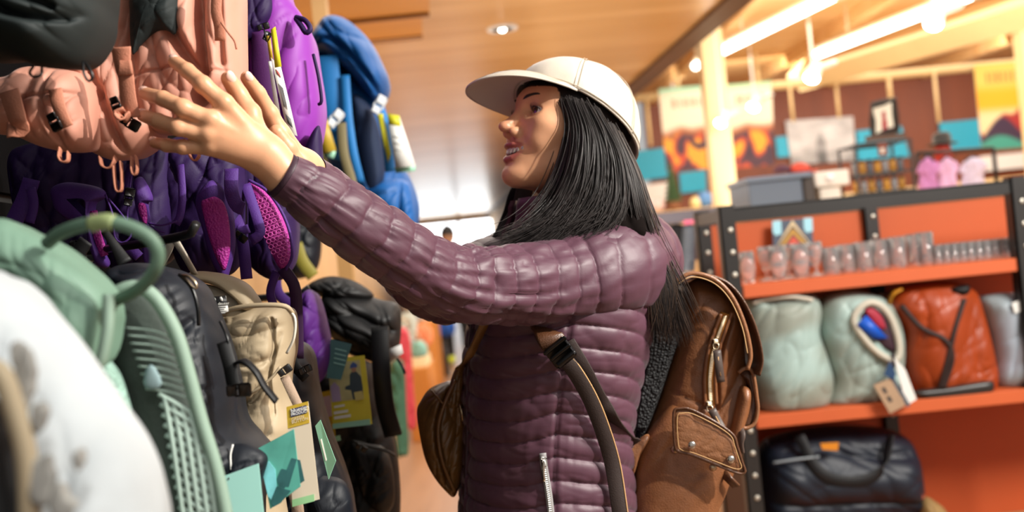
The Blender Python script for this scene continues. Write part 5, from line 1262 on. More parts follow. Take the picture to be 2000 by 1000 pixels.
# side zip
zt = onpack([(1418, 612), (1404, 650), (1392, 690), (1386, 740), (1388, 790)], .002, 60)
mk('zip_tape', strap(zt, .016, .003, (1, -.2, 0)), M_ZIPG, bp)
for o_ in (-.0085, .0085):
    mk('zip_welt', tube(zt + np.array([o_, -.002, 0]), .0030, 8), M_LEA, bp)
for k in range(2, 58):
    mk('zip_tooth', box(zt[k] + (0, -.0028, 0), (.0062, .0022, .0018), None, .0004), M_STEEL, bp)
def zpull(a, b, c):
    s = mk('zip_slider', box(A3(P(*a)), (.010, .006, .013), None, .002), M_STEEL, bp)
    mk('zip_ring', tube(pw([(a[0] - 5, a[1] + 4, a[2] - .004), (a[0] - 3, a[1] + 14, a[2] - .006), (a[0] + 4, a[1] + 13, a[2] - .006), (a[0] + 5, a[1] + 4, a[2] - .004)], 14, True), .0012, 6, closed=True), M_STEEL, s)
    t_ = mk('pull_tab', strap(pw([b, ((b[0] + c[0]) / 2, (b[1] + c[1]) / 2, b[2] - .003), c], 10), .0125, .004, (1, 0, -.15)), M_TAB, s)
    d0, d1 = A3(P(*b)), A3(P(*c))
    mk('tab_stitching', tube(np.array([d0 * .8 + d1 * .2, d0 * .2 + d1 * .8]) + (0, -.0035, 0), .0010, 5), M_THREAD, s)
zd = float(zt[25][1]); ze = float(zt[-1][1])
zpull((1398, 668, zd - .006), (1400, 684, zd - .012), (1408, 746, zd - .012))
zpull((1386, 790, ze - .006), (1390, 800, ze - .014), (1424, 862, ze - .030))
# side pocket with rivetted flap
pk = puff([(1240, 900), (1262, 850), (1300, 800), (1330, 795), (1400, 850), (1440, 890), (1420, 960), (1398, 1010), (1380, 1100), (1250, 1110), (1236, 1000)], lambda u, v: 1.555 + 0 * u, .034, .03, spine=[(1320, 860), (1320, 1030)], rings=16, prof=.36, folds=[(.010, 11, 60, 3, 7), (.002, 50, 20, 2, 8)], hi=False)
mk('side_pocket', pk, M_LEA, bp)
fl_ = [(1316, 806), (1328, 798), (1350, 800), (1400, 826), (1432, 850), (1440, 872), (1450, 904), (1455, 922), (1440, 924), (1400, 908), (1350, 888), (1326, 882), (1318, 868)]
dF = lambda u, v: 1.500 - .00004 * (u - 1320)
flp = mk('pocket_flap', puff(fl_, dF, .006, .005, spine=[(1340, 840), (1420, 890)], rings=10, n=110, prof=.3, folds=[(.003, 22, 20, 3, 9)]), M_LEAL, bp)
mk('flap_edge', tube(pw([(u, v, 1.4945 - .00004 * (u - 1320)) for u, v in fl_], 90, True), .0022, 8, closed=True), M_LEAD, flp)
inner = [(1386 + (u - 1386) * .90, 862 + (v - 862) * .86) for u, v in fl_]
mk('stitching', tube(pw([(u, v, 1.4915 - .00004 * (u - 1320)) for u, v in inner], 90, True), .0007, 5, closed=True), M_THREAD, flp)
for (u, v) in ((1351, 869), (1427, 897)):
    mk('rivet', lathe(A3(P(u, v, 1.4885)) , [(.0052, 0), (.0062, .0012), (.0055, .0028), (.003, .0038), (.0004, .004)], 20, (0, -1, 0)), M_SILV, flp)
mk('snap_stud', lathe(A3(P(1392, 912, 1.515)), [(.0056, 0), (.0062, .002), (.0035, .004), (.0004, .004)], 18, (0, -1, 0)), M_STEEL, bp)
mk('snap_stud', lathe(A3(P(1318, 878, 1.515)), [(.0056, 0), (.0062, .002), (.0035, .004), (.0004, .004)], 18, (-.5, -1, 0)), M_STEEL, bp)
# front pocket at the far right: box, flap and strap
mk('front_pocket', puff([(1418, 850), (1432, 790), (1444, 752), (1462, 758), (1460, 800), (1440, 860), (1418, 930), (1404, 960), (1398, 930)], lambda u, v: 1.565 + 0 * u, .03, .13, spine=[(1450, 780), (1420, 900)], rings=8, prof=.35), M_LEA, bp)
mk('front_flap', puff([(1444, 728), (1458, 720), (1470, 730), (1476, 770), (1479, 800), (1474, 824), (1462, 834), (1444, 832), (1450, 800), (1462, 770), (1456, 742)], lambda u, v: 1.560 + 0 * u, .012, .12, spine=[(1460, 740), (1470, 790), (1460, 826)], rings=8), M_LEAD, bp)
mk('front_flap_edge', tube(pw([(1442, 728, 1.545), (1456, 719, 1.545), (1470, 728, 1.545), (1478, 775, 1.545), (1480, 802, 1.545), (1474, 826, 1.545), (1460, 836, 1.545), (1444, 834, 1.545)], 50), .0030, 8), M_LEAL, bp)
mk('pocket_strap', strap(pw([(1446, 838, 1.54), (1450, 850, 1.53), (1446, 866, 1.53), (1448, 884, 1.535)], 16), .010, .004, (.6, -.6, 0)), M_TAB, bp)
mk('strap_end', strap(pw([(1414, 924, 1.53), (1424, 936, 1.52), (1438, 950, 1.525)], 12), .014, .004, (.5, -.5, .3)), M_LEAD, bp)
mk('gusset', puff([(1220, 882), (1240, 864), (1262, 848), (1268, 856), (1250, 890), (1236, 930), (1226, 910)], lambda u, v: 1.535 + 0 * u, .012, .02, rings=8), M_LEAL, bp)
# shoulder strap: padded leather over the shoulder, buckle, webbing down to the base
dS = surf_d(tv, 1085, 690)
mk('strap_leather', strap(pw([(1062, 560, 1.475), (1060, 620, 1.455), (1072, 655, dS - .012), (1090, 682, dS - .014)], 20), [.05, .05, .046, .034], .008, (1, 0, -.4)), M_LEAD, bp)
t1 = pw(drape(tv, [(1092, 690), (1118, 720), (1150, 775), (1176, 840), (1196, 910), (1210, 1000), (1218, 1060)], .010, 14), 50)
mk('strap_webbing', strap(t1, .022, .003, (1, 0, -.2)), M_STRAPW, bp)
mk('webbing_edge', tube(t1 + np.array([.0115, -.001, 0]), .0011, 5), M_THREAD, bp)
t2 = pw(drape(tv, [(1108, 668), (1140, 720), (1172, 780), (1198, 820)], .004, 14) + [(1226, 852, 1.51), (1242, 866, 1.52)], 40)
mk('strap_webbing', strap(t2, .022, .003, (1, 0, -.5)), M_STRAPW, bp)
c = A3(P(1094, 688, dS - .022)); ux = A3(Rc) * .62 - A3(Uc) * .78; uy = A3(Rc) * .78 + A3(Uc) * .62; uz = np.array([0, -1., 0])
mk('strap_buckle', join(box(c, (.032, .036, .008), (ux, uy, uz), .003), box(c - ux * .012 + uz * .003, (.006, .040, .012), (ux, uy, uz), .002), box(c + ux * .013 + uz * .002, (.010, .036, .014), (ux, uy, uz), .004), box(c + uz * .004, (.006, .036, .010), (ux, uy, uz), .002)), M_BLKPL, bp)
# the brown sling bag at her front
sb = thing('sling_bag', 'small worn brown leather sling bag hanging in front of the plum jacket', 'bag', P(865, 968, 1.610))
M_OLD = mat('worn_leather', '#6a4822', .36, bump=(30, .4, .004), var=(9, .35), var2=(60, .15), spec=.5)
so = [(814, 806), (822, 782), (838, 760), (862, 748), (886, 744), (906, 760), (912, 830), (908, 900), (900, 940), (888, 970), (872, 960), (850, 934), (832, 900), (822, 862)]
mk('body', puff(so, lambda u, v: 1.610 + 0 * u, .035, .06, spine=[(862, 790), (880, 900)], rings=18, n=110, folds=[(.012, 14, 70, 4, 111), (.004, 34, 75, 3, 112)], seams=[([(888, 745), (862, 800), (858, 860), (880, 945)], .010, 5)]), M_OLD, sb)
mk('panel_piping', tube(pw([(890, 742, 1.578), (868, 790, 1.568), (856, 840, 1.568), (864, 900, 1.570), (888, 960, 1.582)], 40), .0030, 8), leather('piping_leather', '#6a4520'), sb)
mk('panel_piping', tube(pw([(842, 762, 1.582), (858, 780, 1.570), (872, 796, 1.568)], 14), .0016, 6), MATS['piping_leather'], sb)
mk('top_gather', puff([(878, 752), (888, 722), (898, 712), (906, 722), (906, 750), (898, 790), (884, 812), (876, 790)], lambda u, v: 1.595 + 0 * u, .014, .03, spine=[(897, 725), (888, 790)], rings=8, folds=[(.006, 24, 80, 3, 3)]), M_OLD, sb)
mk('shoulder_strap', strap(pw([(896, 724, 1.575), (902, 714, 1.57)] + drape(tv, [(912, 702), (924, 680), (936, 655), (946, 632), (954, 606)], .006, 16), 24), .014, .004, (1, 0, .5)), M_OLD, sb)
mk('zip', tube(pw([(898, 790, 1.580), (902, 806, 1.576), (904, 822, 1.580)], 10), .0022, 6), M_STEEL, sb)
# ------------------------------------------------------------------ black steel shelving with orange boards
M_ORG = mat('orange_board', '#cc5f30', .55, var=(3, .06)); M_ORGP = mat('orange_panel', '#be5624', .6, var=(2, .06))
M_SHB = mat('shelf_black_steel', '#2a2725', .38, var=(8, .1)); M_BOLT = mat('bolt_zinc', '#d8d2c4', .3, metal=.6)
M_GLASS = mat('clear_glass', '#ffffff', .05, trans=.86, ior=1.42, spec=.8)
DS = 3.2
def zat(u, v, d): return P(u, v, d).z
def xat(u, v, d): return P(u, v, d).x
zt_ = zat(1405, 415, DS); z1 = zat(1470, 556, DS); z2 = zat(1490, 812, DS); z0 = .06
xl = xat(1440, 700, DS) ; xr = 1.96
xl = .70
sh = thing('steel_shelving', 'black bolted steel shelving unit with orange boards and back panels', 'shelf', ((xl + xr) / 2, 3.42, 0))
YF, YB = 3.20, 3.62
def post(x, y):
    p_ = mk('post', join(box((x, y, (zt_ + .02) / 2), (.050, .006, zt_ + .02)), box((x - .022, y + .022, (zt_ + .02) / 2), (.006, .050, zt_ + .02))), M_SHB, sh, smooth=False)
    zz = zt_ - .06
    while zz > .08:
        mk('bolt', lathe((x + .006, y - .003, zz), [(.0075, 0), (.0085, .002), (.006, .0045), (.0006, .005)], 12, (0, -1, 0)), M_BOLT, p_); zz -= .072
xp = xat(2012, 600, DS) 
for x in (xl, xp): post(x, YF)
for x in (xl, xat(1700, 450, YB)): post(x, YB - .02)
for y in (YF + .004, YB):
    mk('top_rail', join(box(((xl + xr) / 2, y, zt_ - .012), (xr - xl + .02, .006, .040)), box(((xl + xr) / 2, y + .02, zt_ + .008), (xr - xl + .02, .046, .006))), M_SHB, sh, smooth=False)
mk('end_rail', box((xl - .02, (YF + YB) / 2, zt_ - .012), (.006, YB - YF, .040)), M_SHB, sh, smooth=False)
for z in (z1, z2, .14):
    mk('board', box(((xl + xr) / 2 + .02, (YF + YB) / 2, z - .021), (xr - xl - .02, YB - YF - .01, .042), None, .002), M_ORG, sh, smooth=False)
xm = xat(1700, 450, YB)
for a, b in ((xl + .03, xm - .022), (xm + .022, xr)):
    for (lo, hi) in ((z1, zt_ - .035), (z2, z1 - .045), (.16, z2 - .045)):
        mk('back_panel', box(((a + b) / 2, YB + .008, (lo + hi) / 2), (b - a, .010, hi - lo - .002)), M_ORGP, sh, smooth=False)
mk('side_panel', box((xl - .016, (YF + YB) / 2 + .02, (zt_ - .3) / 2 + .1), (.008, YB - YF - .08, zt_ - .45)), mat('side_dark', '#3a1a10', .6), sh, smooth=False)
# art card leaning on the back panel
ca = [(1508, 432, 3.58), (1586, 425, 3.58), (1590, 520, 3.56), (1512, 528, 3.56)]
t = mk('picture_card', card(ca, .004), mat('card_navy', '#2f3a4f', .5), smooth=False); tag(t, 'small square picture card with concentric diamonds standing behind the glasses', 'picture')
for k, (r, c_) in enumerate(((.62, '#c9b38a'), (.50, '#463f35'), (.44, '#b98a2c'), (.33, '#3a2a30'), (.28, '#c94a30'), (.12, '#efc9a0'))):
    cx, cy = .5, .62
    pts = [(max(0, cx - r * 1.0), cy), (cx, max(0, cy - r * .98)), (min(1, cx + r * 1.0), cy), (cx, min(1, cy + r * .9))]
    mk('print_diamond', on_card(ca, pts, .003 + .0008 * k), mat('diamond_' + c_[1:], c_, .6), t, smooth=False)
for a in (.0, .78): mk('print_corner', on_card(ca, [(a, 0), (a + .22, 0), (a + .22, .28), (a + .06, .30), (a, .22)], .003), mat('pale_blue_print', '#9ad0de', .6), t, smooth=False)
# glasses
def glass(u, h, r, d, kind, label):
    x = xat(u, 540, d); z = z1 + .0008
    if kind == 'tumbler': pr = [(r * .90, 0), (r * .96, .003), (r, h), (r - .0016, h), (r * .88, .012), (.0004, .010)]
    elif kind == 'flute': pr = [(r * .95, 0), (r * .95, .003), (r * .25, .008), (r * .18, h * .25), (r * .55, h * .42), (r * .9, h * .7), (r * .78, h), (r * .78 - .0016, h), (r * .88, h * .7), (r * .5, h * .44), (.0004, h * .36)]
    else: pr = [(r * .62, 0), (r * .7, .003), (r, h * .45), (r * .9, h), (r * .9 - .0016, h), (r * .97, h * .45), (r * .6, .010), (.0004, .008)]
    o = mk('drinking_glass', lathe((x, d, z), pr, 20), M_GLASS); tag(o, label, 'glass', 'clear glasses on the upper orange board')
flutes = [1462, 1498, 1522, 1542, 1566, 1596]
ordn = ['first', 'second', 'third', 'fourth', 'fifth', 'sixth', 'seventh', 'eighth']
for k, u in enumerate(flutes): glass(u, .115 if k not in (0,) else .105, .030 if k else .026, 3.30 + .03 * (k % 2), 'flute' if k % 2 else 'bowl', 'slender clear glass on the orange board, %s from the left post' % ordn[k])
for k, u in enumerate((1625, 1656, 1690, 1722, 1757, 1793, 1812)): glass(u, .092 + .003 * k, .0285, 3.32 + .02 * (k % 2), 'tumbler', 'broad clear tumbler on the orange board, %s of the wide ones from the left' % ordn[k])
ord11 = ordn + ['ninth', 'tenth', 'eleventh']
for k in range(11):
    for q in range(2): glass(1836 + k * 16 + q * 7, .064, .0130, 3.29 + .05 * q, 'tumbler', 'small shot glass, %s in the %s row right of the tumblers' % (ord11[k], ('front', 'rear')[q]))
# stuffed sacks
def sack(label, outline, d, m, loc, spine, seed, c0='#949b8f', c1='#a9c2bc', ang=70):
    t = thing('stuff_sack', label, 'sack', P(*loc), 'stuffed sacks on the lower orange board')
    V_, F_ = puff(outline, lambda u, v: 3.31 + 0 * u, .10, .24, spine=spine, rings=18, n=110, prof=.48, folds=[(.030, 4.0, ang, 4, seed), (.010, 10, ang + 12, 4, seed + 1)])
    V_[:, 2] = np.clip(V_[:, 2], z2 + .002, z1 - .045); V_[:, 1] = np.minimum(V_[:, 1], YB - .005)
    nz = noise3(V_ * np.array([4.0, 4.0, 9.0]) + seed); k_ = np.clip((nz + .25) / .7, 0, 1)[:, None]; cc = np.array(lin(c0)) * (1 - k_) + np.array(lin(c1)) * k_
    mk('body', (V_, F_), m, t, colors=cc); global SKV; SKV = V_; return t
def onsack(pts, n=24, lift=.005): return pw(drape(SKV, pts, lift, 12), n)
def atsack(u, v, lift=.004):
    d0 = surf_d(SKV, u, v, 14) - lift; return lambda a, b: d0 + 0 * a
M_GREY = mat('pale_grey_nylon', '#949b8f', .5, attr='Col', bump=(300, .1, .001), var=(5, .10), crease=(5, .12, .010)); M_TEALN = mat('pale_teal_nylon', '#9fc2bd', .5, var=(5, .1))
t = sack('pale grey-green stuffed sack at the left end of the lower orange board', [(1452, 596), (1480, 580), (1540, 574), (1588, 576), (1602, 606), (1598, 650), (1612, 690), (1626, 740), (1620, 782), (1600, 806), (1550, 813), (1494, 808), (1476, 770), (1462, 700)], 3.40, M_GREY, (1545, 813, 3.38), [(1535, 620), (1548, 740)], 121)
mk('drawcord', tube(onsack([(1470, 592), (1500, 584), (1550, 580), (1588, 586)]), .006, 6), M_CREAML, t)
t = sack('open grey drawstring sack with a blue card showing in its mouth', [(1602, 600), (1620, 576), (1660, 568), (1716, 578), (1746, 606), (1762, 650), (1764, 700), (1754, 750), (1738, 788), (1690, 796), (1640, 796), (1614, 788), (1626, 740), (1612, 690), (1600, 640)], 3.42, M_GREY, (1680, 796, 3.4), [(1670, 620), (1690, 740)], 125)
dm_ = surf_d(SKV, 1712, 650, 20)
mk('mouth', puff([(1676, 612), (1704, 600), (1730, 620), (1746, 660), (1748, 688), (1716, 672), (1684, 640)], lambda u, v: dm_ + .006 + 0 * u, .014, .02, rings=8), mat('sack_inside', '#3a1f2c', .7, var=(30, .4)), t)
mk('blue_card', card([(1674, 634, dm_ - .016), (1692, 616, dm_ - .016), (1734, 660, dm_ - .016), (1704, 662, dm_ - .016)], .002), mat('royal_blue_card', '#0a55c4', .45), t)
mk('mouth_hem', tube(pw([(1668, 624, dm_), (1690, 594, dm_ - .004), (1718, 596, dm_ - .006), (1742, 626, dm_ - .006), (1756, 676, dm_ - .004), (1750, 702, dm_ - .006), (1722, 694, dm_ - .008), (1690, 664, dm_ - .006)], 60, True), .011, 8, closed=True), mat('cream_hem', '#c9c3b2', .6), t)
mk('red_cloth', puff([(1690, 606), (1704, 602), (1722, 618), (1730, 642), (1716, 640), (1698, 620)], lambda u, v: dm_ - .010 + 0 * u, .006, .01, rings=6), mat('crimson_cloth', '#a32038', .6), t)
mk('cord', tube(pw([(1742, 690, dm_ - .02), (1748, 706, dm_ - .022), (1742, 724, dm_ - .03), (1738, 740, dm_ - .03)], 14), .005, 6), mat('dark_cord', '#2b2433', .6), t)
dt = dm_ - .04
ct = [(1706, 752, dt), (1746, 736, dt), (1768, 792, dt - .01), (1738, 808, dt - .01)]
tg = mk('hang_tag', card(ct, .002), mat('kraft_card', '#a98a6c', .6, var=(40, .06)), t, smooth=False)
mk('hang_tag', card([(1746, 698, dt), (1768, 722, dt), (1790, 780, dt - .005), (1770, 792, dt - .005)], .002), M_WCARD, t, smooth=False)
mk('hang_tag', card([(1726, 732, dt - .004), (1738, 704, dt - .004), (1750, 730, dt - .006), (1746, 742, dt - .006)], .002), mat('steel_blue_card', '#1d3f66', .5), t, smooth=False)
mk('print_edge', on_card(ct, [(.82, 0), (1, 0), (1, 1), (.82, 1)]), mat('slate_print', '#4a5058', .6), tg, smooth=False)
for q in (.18, .48): mk('print_block', on_card(ct, [(.22, q), (.40, q), (.40, q + .2), (.22, q + .2)]), mat('dark_print', '#40362f', .6), tg, smooth=False)
M_ORN = mat('rust_orange_nylon', '#9c3c10', .45, bump=(300, .1, .001), var=(6, .15), crease=(6, .25, .012))
t = sack('rust orange stuffed sleeping bag sack with black seams', [(1738, 600), (1752, 566), (1800, 552), (1860, 550), (1900, 566), (1918, 610), (1936, 680), (1946, 736), (1934, 768), (1880, 780), (1820, 783), (1788, 770), (1768, 720), (1764, 650)], 3.42, M_ORN, (1850, 783, 3.4), [(1820, 610), (1855, 720)], 131)
mk('seam_band', tube(onsack([(1760, 596), (1800, 640), (1846, 664), (1860, 700), (1842, 760)], 30, .001), .008, 6), mat('black_seam', '#2b1712', .6), t)
mk('seam_band', tube(onsack([(1884, 584), (1866, 640), (1852, 700), (1836, 760)], 30, .001), .008, 6), MATS['black_seam'], t)
mk('base', puff([(1790, 764), (1850, 756), (1930, 744), (1942, 754), (1930, 768), (1850, 780), (1800, 776)], atsack(1860, 756, -.008), .014, .04, spine=[(1810, 768), (1920, 756)], rings=8), M_SHB, t)
mk('yellow_strap', strap(pw([(1736, 592, 3.26), (1744, 574, 3.24), (1760, 564, 3.24)], 14), .020, .005, (0, 1, .3)), mat('amber_webbing', '#c98a1c', .6), t)
mk('top_cloth', puff([(1860, 562), (1890, 556), (1894, 570), (1880, 578), (1862, 572)], lambda u, v: 3.25 + 0 * u, .02, .03, rings=6), M_BLACK, t)
t = sack('pale blue-grey stuffed sack at the right edge beside the rust orange one', [(1914, 590), (1940, 574), (1980, 572), (2040, 580), (2062, 660), (2060, 740), (2010, 760), (1966, 764), (1944, 750), (1942, 700), (1932, 650)], 3.42, mat('blue_grey_nylon', '#a3adb8', .5, attr='Col', var=(5, .12), crease=(5, .12, .010)), (1995, 764, 3.4), [(1980, 620), (1996, 700)], 137, '#8f9a9c', '#b4c0d0')
dq = surf_d(SKV, 1988, 600, 14) - .006
mk('white_label', card([(1976, 592, dq), (1994, 586, dq), (2002, 606, dq), (1982, 612, dq)], .003), M_WCARD, t, smooth=False)
# dark duffel on the bottom board
t = thing('duffel_bag', 'dark navy duffel bag with an orange label on the lowest board', 'bag', P(1630, 1010, 3.36))
mk('body', puff([(1478, 920), (1484, 872), (1510, 850), (1600, 832), (1700, 832), (1760, 848), (1782, 884), (1790, 930), (1792, 980), (1770, 1004), (1700, 1012), (1600, 1020), (1500, 1020), (1482, 990)], lambda u, v: 3.40 + 0 * u, .16, .13, spine=[(1540, 925), (1730, 925)], rings=20, n=130, prof=.42, folds=[(.035, 3.5, -12, 4, 141), (.010, 10, 20, 4, 142)]), mat('duffel_navy', '#161e2c', .5, bump=(300, .15, .001), crease=(8, .12, .012)), t)
mk('orange_label', card([(1602, 866, 3.225), (1638, 864, 3.225), (1636, 880, 3.225), (1606, 878, 3.225)], .004), mat('amber_label', '#d9861a', .5), t, smooth=False)
mk('light_piping', tube(pw([(1510, 904, 3.24), (1550, 898, 3.23), (1600, 892, 3.23)], 12), .004, 6), mat('grey_piping', '#8f979c', .5), t)
mk('carry_strap', strap(pw([(1560, 850, 3.26), (1600, 920, 3.22), (1660, 940, 3.22), (1720, 920, 3.22), (1740, 850, 3.26)], 40), .035, .006, (.5, 0, .8)), mat('strap_black', '#0c0d11', .6), t)
t = thing('paper_parcel', 'tan crumpled paper parcel at the foot of the shelving', 'parcel', P(1800, 1000, 3.3))
mk('body', puff([(1796, 984), (1808, 970), (1828, 980), (1848, 1000), (1866, 1060), (1800, 1070), (1794, 1020)], lambda u, v: 3.31 + 0 * u, .06, .05, rings=8, folds=[(.03, 12, 40, 2, 3)]), mat('kraft_paper', '#9a7a4a', .7, var=(30, .2)), t)
mk('red_tie', tube(pw([(1790, 920, 3.30), (1797, 950, 3.28), (1800, 975, 3.27)], 10), .008, 6), mat('salmon_tie', '#c9664a', .6), t)
# ------------------------------------------------------------------ the hall behind the shelving
def bil(c, a, b): 
    c = np.array([list(P(*q)) for q in c]); a = a[..., None]; b = b[..., None]
    return c[0] * (1 - a) * (1 - b) + c[1] * a * (1 - b) + c[2] * a * b + c[3] * (1 - a) * b
def poster(name, label, cat, corners, fn, group=None, n=36, m=56, th=.012, frame=None):
    A, Bq = np.meshgrid(np.linspace(0, 1, n), np.linspace(0, 1, m))
    V = bil(corners, A, Bq).reshape(-1, 3); _, x, y, nr = card_axes(corners)
    col = fn(A, Bq).reshape(-1, 3)
    bk = bil(corners, np.array([0., 1, 1, 0]), np.array([0., 0, 1, 1])) - nr * th
    F = grid_faces(m, n, False); k = len(V)
    F += [(k, k + 1, k + 2, k + 3), (0, n - 1, k + 1, k), (n - 1, m * n - 1, k + 2, k + 1), (m * n - 1, (m - 1) * n, k + 3, k + 2), ((m - 1) * n, 0, k, k + 3)]
    o = mk(name, (np.concatenate([V, bk]), F), mat('printed_sheet', '#ffffff', .55, attr='Col'), smooth=False, colors=np.concatenate([col, col[:4] * 0 + .5]))
    tag(o, label, cat, group)
    if frame: mk('frame', tube(np.array([bil(corners, np.array([a]), np.array([b]))[0] for a, b in ((0, 0), (.5, 0), (1, 0), (1, .5), (1, 1), (.5, 1), (0, 1), (0, .5))]), .018, 4, closed=True), frame, o, smooth=False)
    return o
C_ = lambda h: np.array(lin(h))
def sm(x, e0, e1): t_ = np.clip((x - e0) / (e1 - e0), 0, 1); return (t_ * t_ * (3 - 2 * t_))[..., None]
def volcano(seed, top):
    def fn(a, b):
        c = C_(top) * (1 - sm(b, 0, .12)) + C_('#f4ead2') * sm(b, 0, .12)
        q = noise3(np.stack([a * 3.2 + b * 1.5 + seed, b * 3.4 - a, a * 0 + seed], -1)); q2 = noise3(np.stack([a * 5 + seed * 2, b * 5, a * 0 + 4], -1))
        low = C_('#4a2b3a') * (1 - sm(q, -.12, -.02)) + C_('#c94a26') * sm(q, -.12, -.02); low = low * (1 - sm(q, .10, .22)) + C_('#efa42c') * sm(q, .10, .22); low = low * (1 - sm(q2, .25, .35)) + C_('#3a2238') * sm(q2, .25, .35)
        hor = .50 + .05 * noise3(np.stack([a * 3 + seed, a * 0, a * 0], -1))
        c = c * (1 - sm(b - hor, -.05, .05)) + C_('#b0683c') * sm(b - hor, -.05, .05); c = c * (1 - sm(b - hor, .03, .12)) + low * sm(b - hor, .03, .12)
        ttl = ((b > .13) & (b < .24) & (a > .2) & (a < .85) & (np.sin(a * 46 + seed) > -.3))[..., None]; c = np.where(ttl, C_('#dca58a'), c)
        return c
    return fn
def canyon(a, b):
    c = C_('#e8c860') * (1 - sm(b, .2, .36)) + C_('#f0b21c') * sm(b, .2, .36)
    c = c * (1 - sm(b, .48, .62)) + C_('#f6d9a8') * sm(b, .48, .62)
    ridge = .78 - .42 * np.clip(a - .25, 0, 1) + .06 * np.sin(a * 9); m1 = sm(b - ridge, -.01, .02); c = c * (1 - m1) + C_('#a32a26') * m1
    r2 = .74 + .12 * np.sin(a * 5 + 2); m2 = sm(b - r2, -.02, .03); c = c * (1 - m2) + C_('#3a2440') * m2
    r3 = .92 - .08 * np.sin(a * 3.4); m3 = sm(b - r3, -.02, .02); c = c * (1 - m3) + C_('#3f9a8a') * m3
    ttl = ((b > .10) & (b < .22) & (a > .22) & (a < .9) & (np.sin(a * 52) > -.2))[..., None]; return np.where(ttl, C_('#d9803c'), c)
def mono(a, b):
    q = noise3(np.stack([a * 4, b * 5, a * 0 + 2], -1)) * .5 + noise3(np.stack([a * 14, b * 16, a * 0 + 7], -1)) * .25
    g = np.clip(.62 - .25 * sm(b, .55, .9)[..., 0] + .35 * q - .3 * ((a > .42) & (a < .56) & (b > .3 + np.abs(a - .49) * 3))[...], .12, .9)
    return g[..., None] * np.array([1, .95, .90])
def spire(a, b):
    c = np.ones(a.shape + (3,)) * C_('#e9e2cc'); m_ = (np.abs(a - .5) < .04 + .10 * b) & (b > .28); c[m_] = C_('#a31f24'); c[(b > .86) & (a > .45)] = C_('#4a1a1e'); return c
volcano_g = 'landscape banners hanging in the hall'
poster('hanging_banner', 'pale-topped volcano landscape banner left of the cream column', 'banner', [(1286, 174, 10.12), (1380, 166, 10.12), (1394, 328, 10.12), (1302, 336, 10.12)], volcano(1.3, '#8fd0b0'), volcano_g)
poster('hanging_banner', 'pale-topped volcano landscape banner right of the cream column', 'banner', [(1416, 166, 10.12), (1507, 158, 10.12), (1513, 322, 10.12), (1424, 330, 10.12)], volcano(4.1, '#a8dcae'), volcano_g)
poster('hanging_banner', 'yellow and red canyon banner at the right edge of the hall', 'banner', [(1902, 127, 10.12), (1988, 120, 10.12), (1998, 288, 10.12), (1918, 294, 10.12)], canyon, volcano_g)
poster('wall_print', 'black and white landscape print high on the red wooden wall', 'picture', [(1534, 236, 12.45), (1666, 227, 12.45), (1672, 314, 12.45), (1546, 322, 12.45)], mono, n=48)
poster('framed_sign', 'framed white sign with a red spire standing on the wire rack', 'sign', [(1702, 206, 5.22), (1746, 194, 5.22), (1752, 254, 5.22), (1706, 266, 5.22)], spire, frame=M_BLKM)
M_TURQ = mat('turquoise_board', '#1fa8c4', .5, var=(2, .05))
for lab, c4 in (('turquoise board behind the white cap of the woman', [(1224, 298, 12.46), (1300, 288, 12.46), (1308, 346, 12.46), (1228, 356, 12.46)]), ('short turquoise board under the left volcano banner', [(1326, 338, 12.46), (1378, 332, 12.46), (1380, 372, 12.46), (1330, 378, 12.46)]),
                ('narrow turquoise board beside the black and white print', [(1514, 268, 12.46), (1536, 266, 12.46), (1542, 306, 12.46), (1518, 308, 12.46)]), ('turquoise board behind the framed spire sign', [(1672, 256, 12.46), (1760, 246, 12.46), (1776, 306, 12.46), (1676, 314, 12.46)]),
                ('wide turquoise board left of the canyon banner', [(1834, 240, 12.46), (1916, 232, 12.46), (1922, 290, 12.46), (1838, 300, 12.46)])):
    o = mk('turquoise_board', card(c4, .03), M_TURQ, smooth=False); tag(o, lab, 'board', 'turquoise boards on the back wall')
o = mk('white_sign', card([(1226, 366, 12.44), (1304, 356, 12.44), (1308, 390, 12.44), (1230, 398, 12.44)], .08), mat('white_board', '#f0eadf', .6), smooth=False); tag(o, 'plain white sign board under the turquoise board behind the hair', 'sign')
o = mk('white_sign', card([(1912, 306, 12.44), (2010, 296, 12.44), (2012, 326, 12.44), (1914, 336, 12.44)], .08), MATS['white_board'], smooth=False); tag(o, 'long white sign board below the canyon banner', 'sign')
# cream column, pipes, rods, beams
cx = P(1402, 250, 7.2)
struct('trim_5', box((cx.x, 7.2, 1.54), (.155, .155, 3.08)), M_CREAMP)
struct('trim_6', tube(np.array([list(P(1560, 150, 10.5)), list(P(1800, 78, 9.0)), list(P(2060, 0, 7.6))]), .16, 4, (0, 0, 1)), M_CREAMP)
for k in range(6):
    x0 = 2.1 + k * 1.15
    o = struct('beam', slab(x0, x0 + .10, 3.0, 12.4, 2.96, 3.08, 0.02), M_HALLC); o.name = 'trim_%d' % (7 + k)
px2 = P(1990, 60, 8.0); struct('trim_20', box((px2.x + .05, 8.0, 1.54), (.14, .14, 3.08)), M_CREAMP)
t = thing('ceiling_pipe', 'long cream pipe running across the hall below the ceiling', 'pipe', P(1620, 160, 10))
mk('pipe', tube(np.array([list(P(1236, 192, 10.2)), list(P(1620, 158, 10.2)), list(P(2040, 118, 10.2))]), .045, 10), M_CREAMP, t)
for u, v, v2 in ((1318, 100, 186), (1470, 50, 170), (1592, 10, 160), (1262, 192, 284), (1542, 166, 238), (1632, 158, 230), (1735, 150, 196), (1824, 140, 240)):
    mk('hanger_rod', tube(np.array([list(P(u, v, 10.15)), list(P(u + (v2 - v) * .1, v2, 10.15))]), .022 if v2 < 200 else .016, 8), M_CREAMP, t)
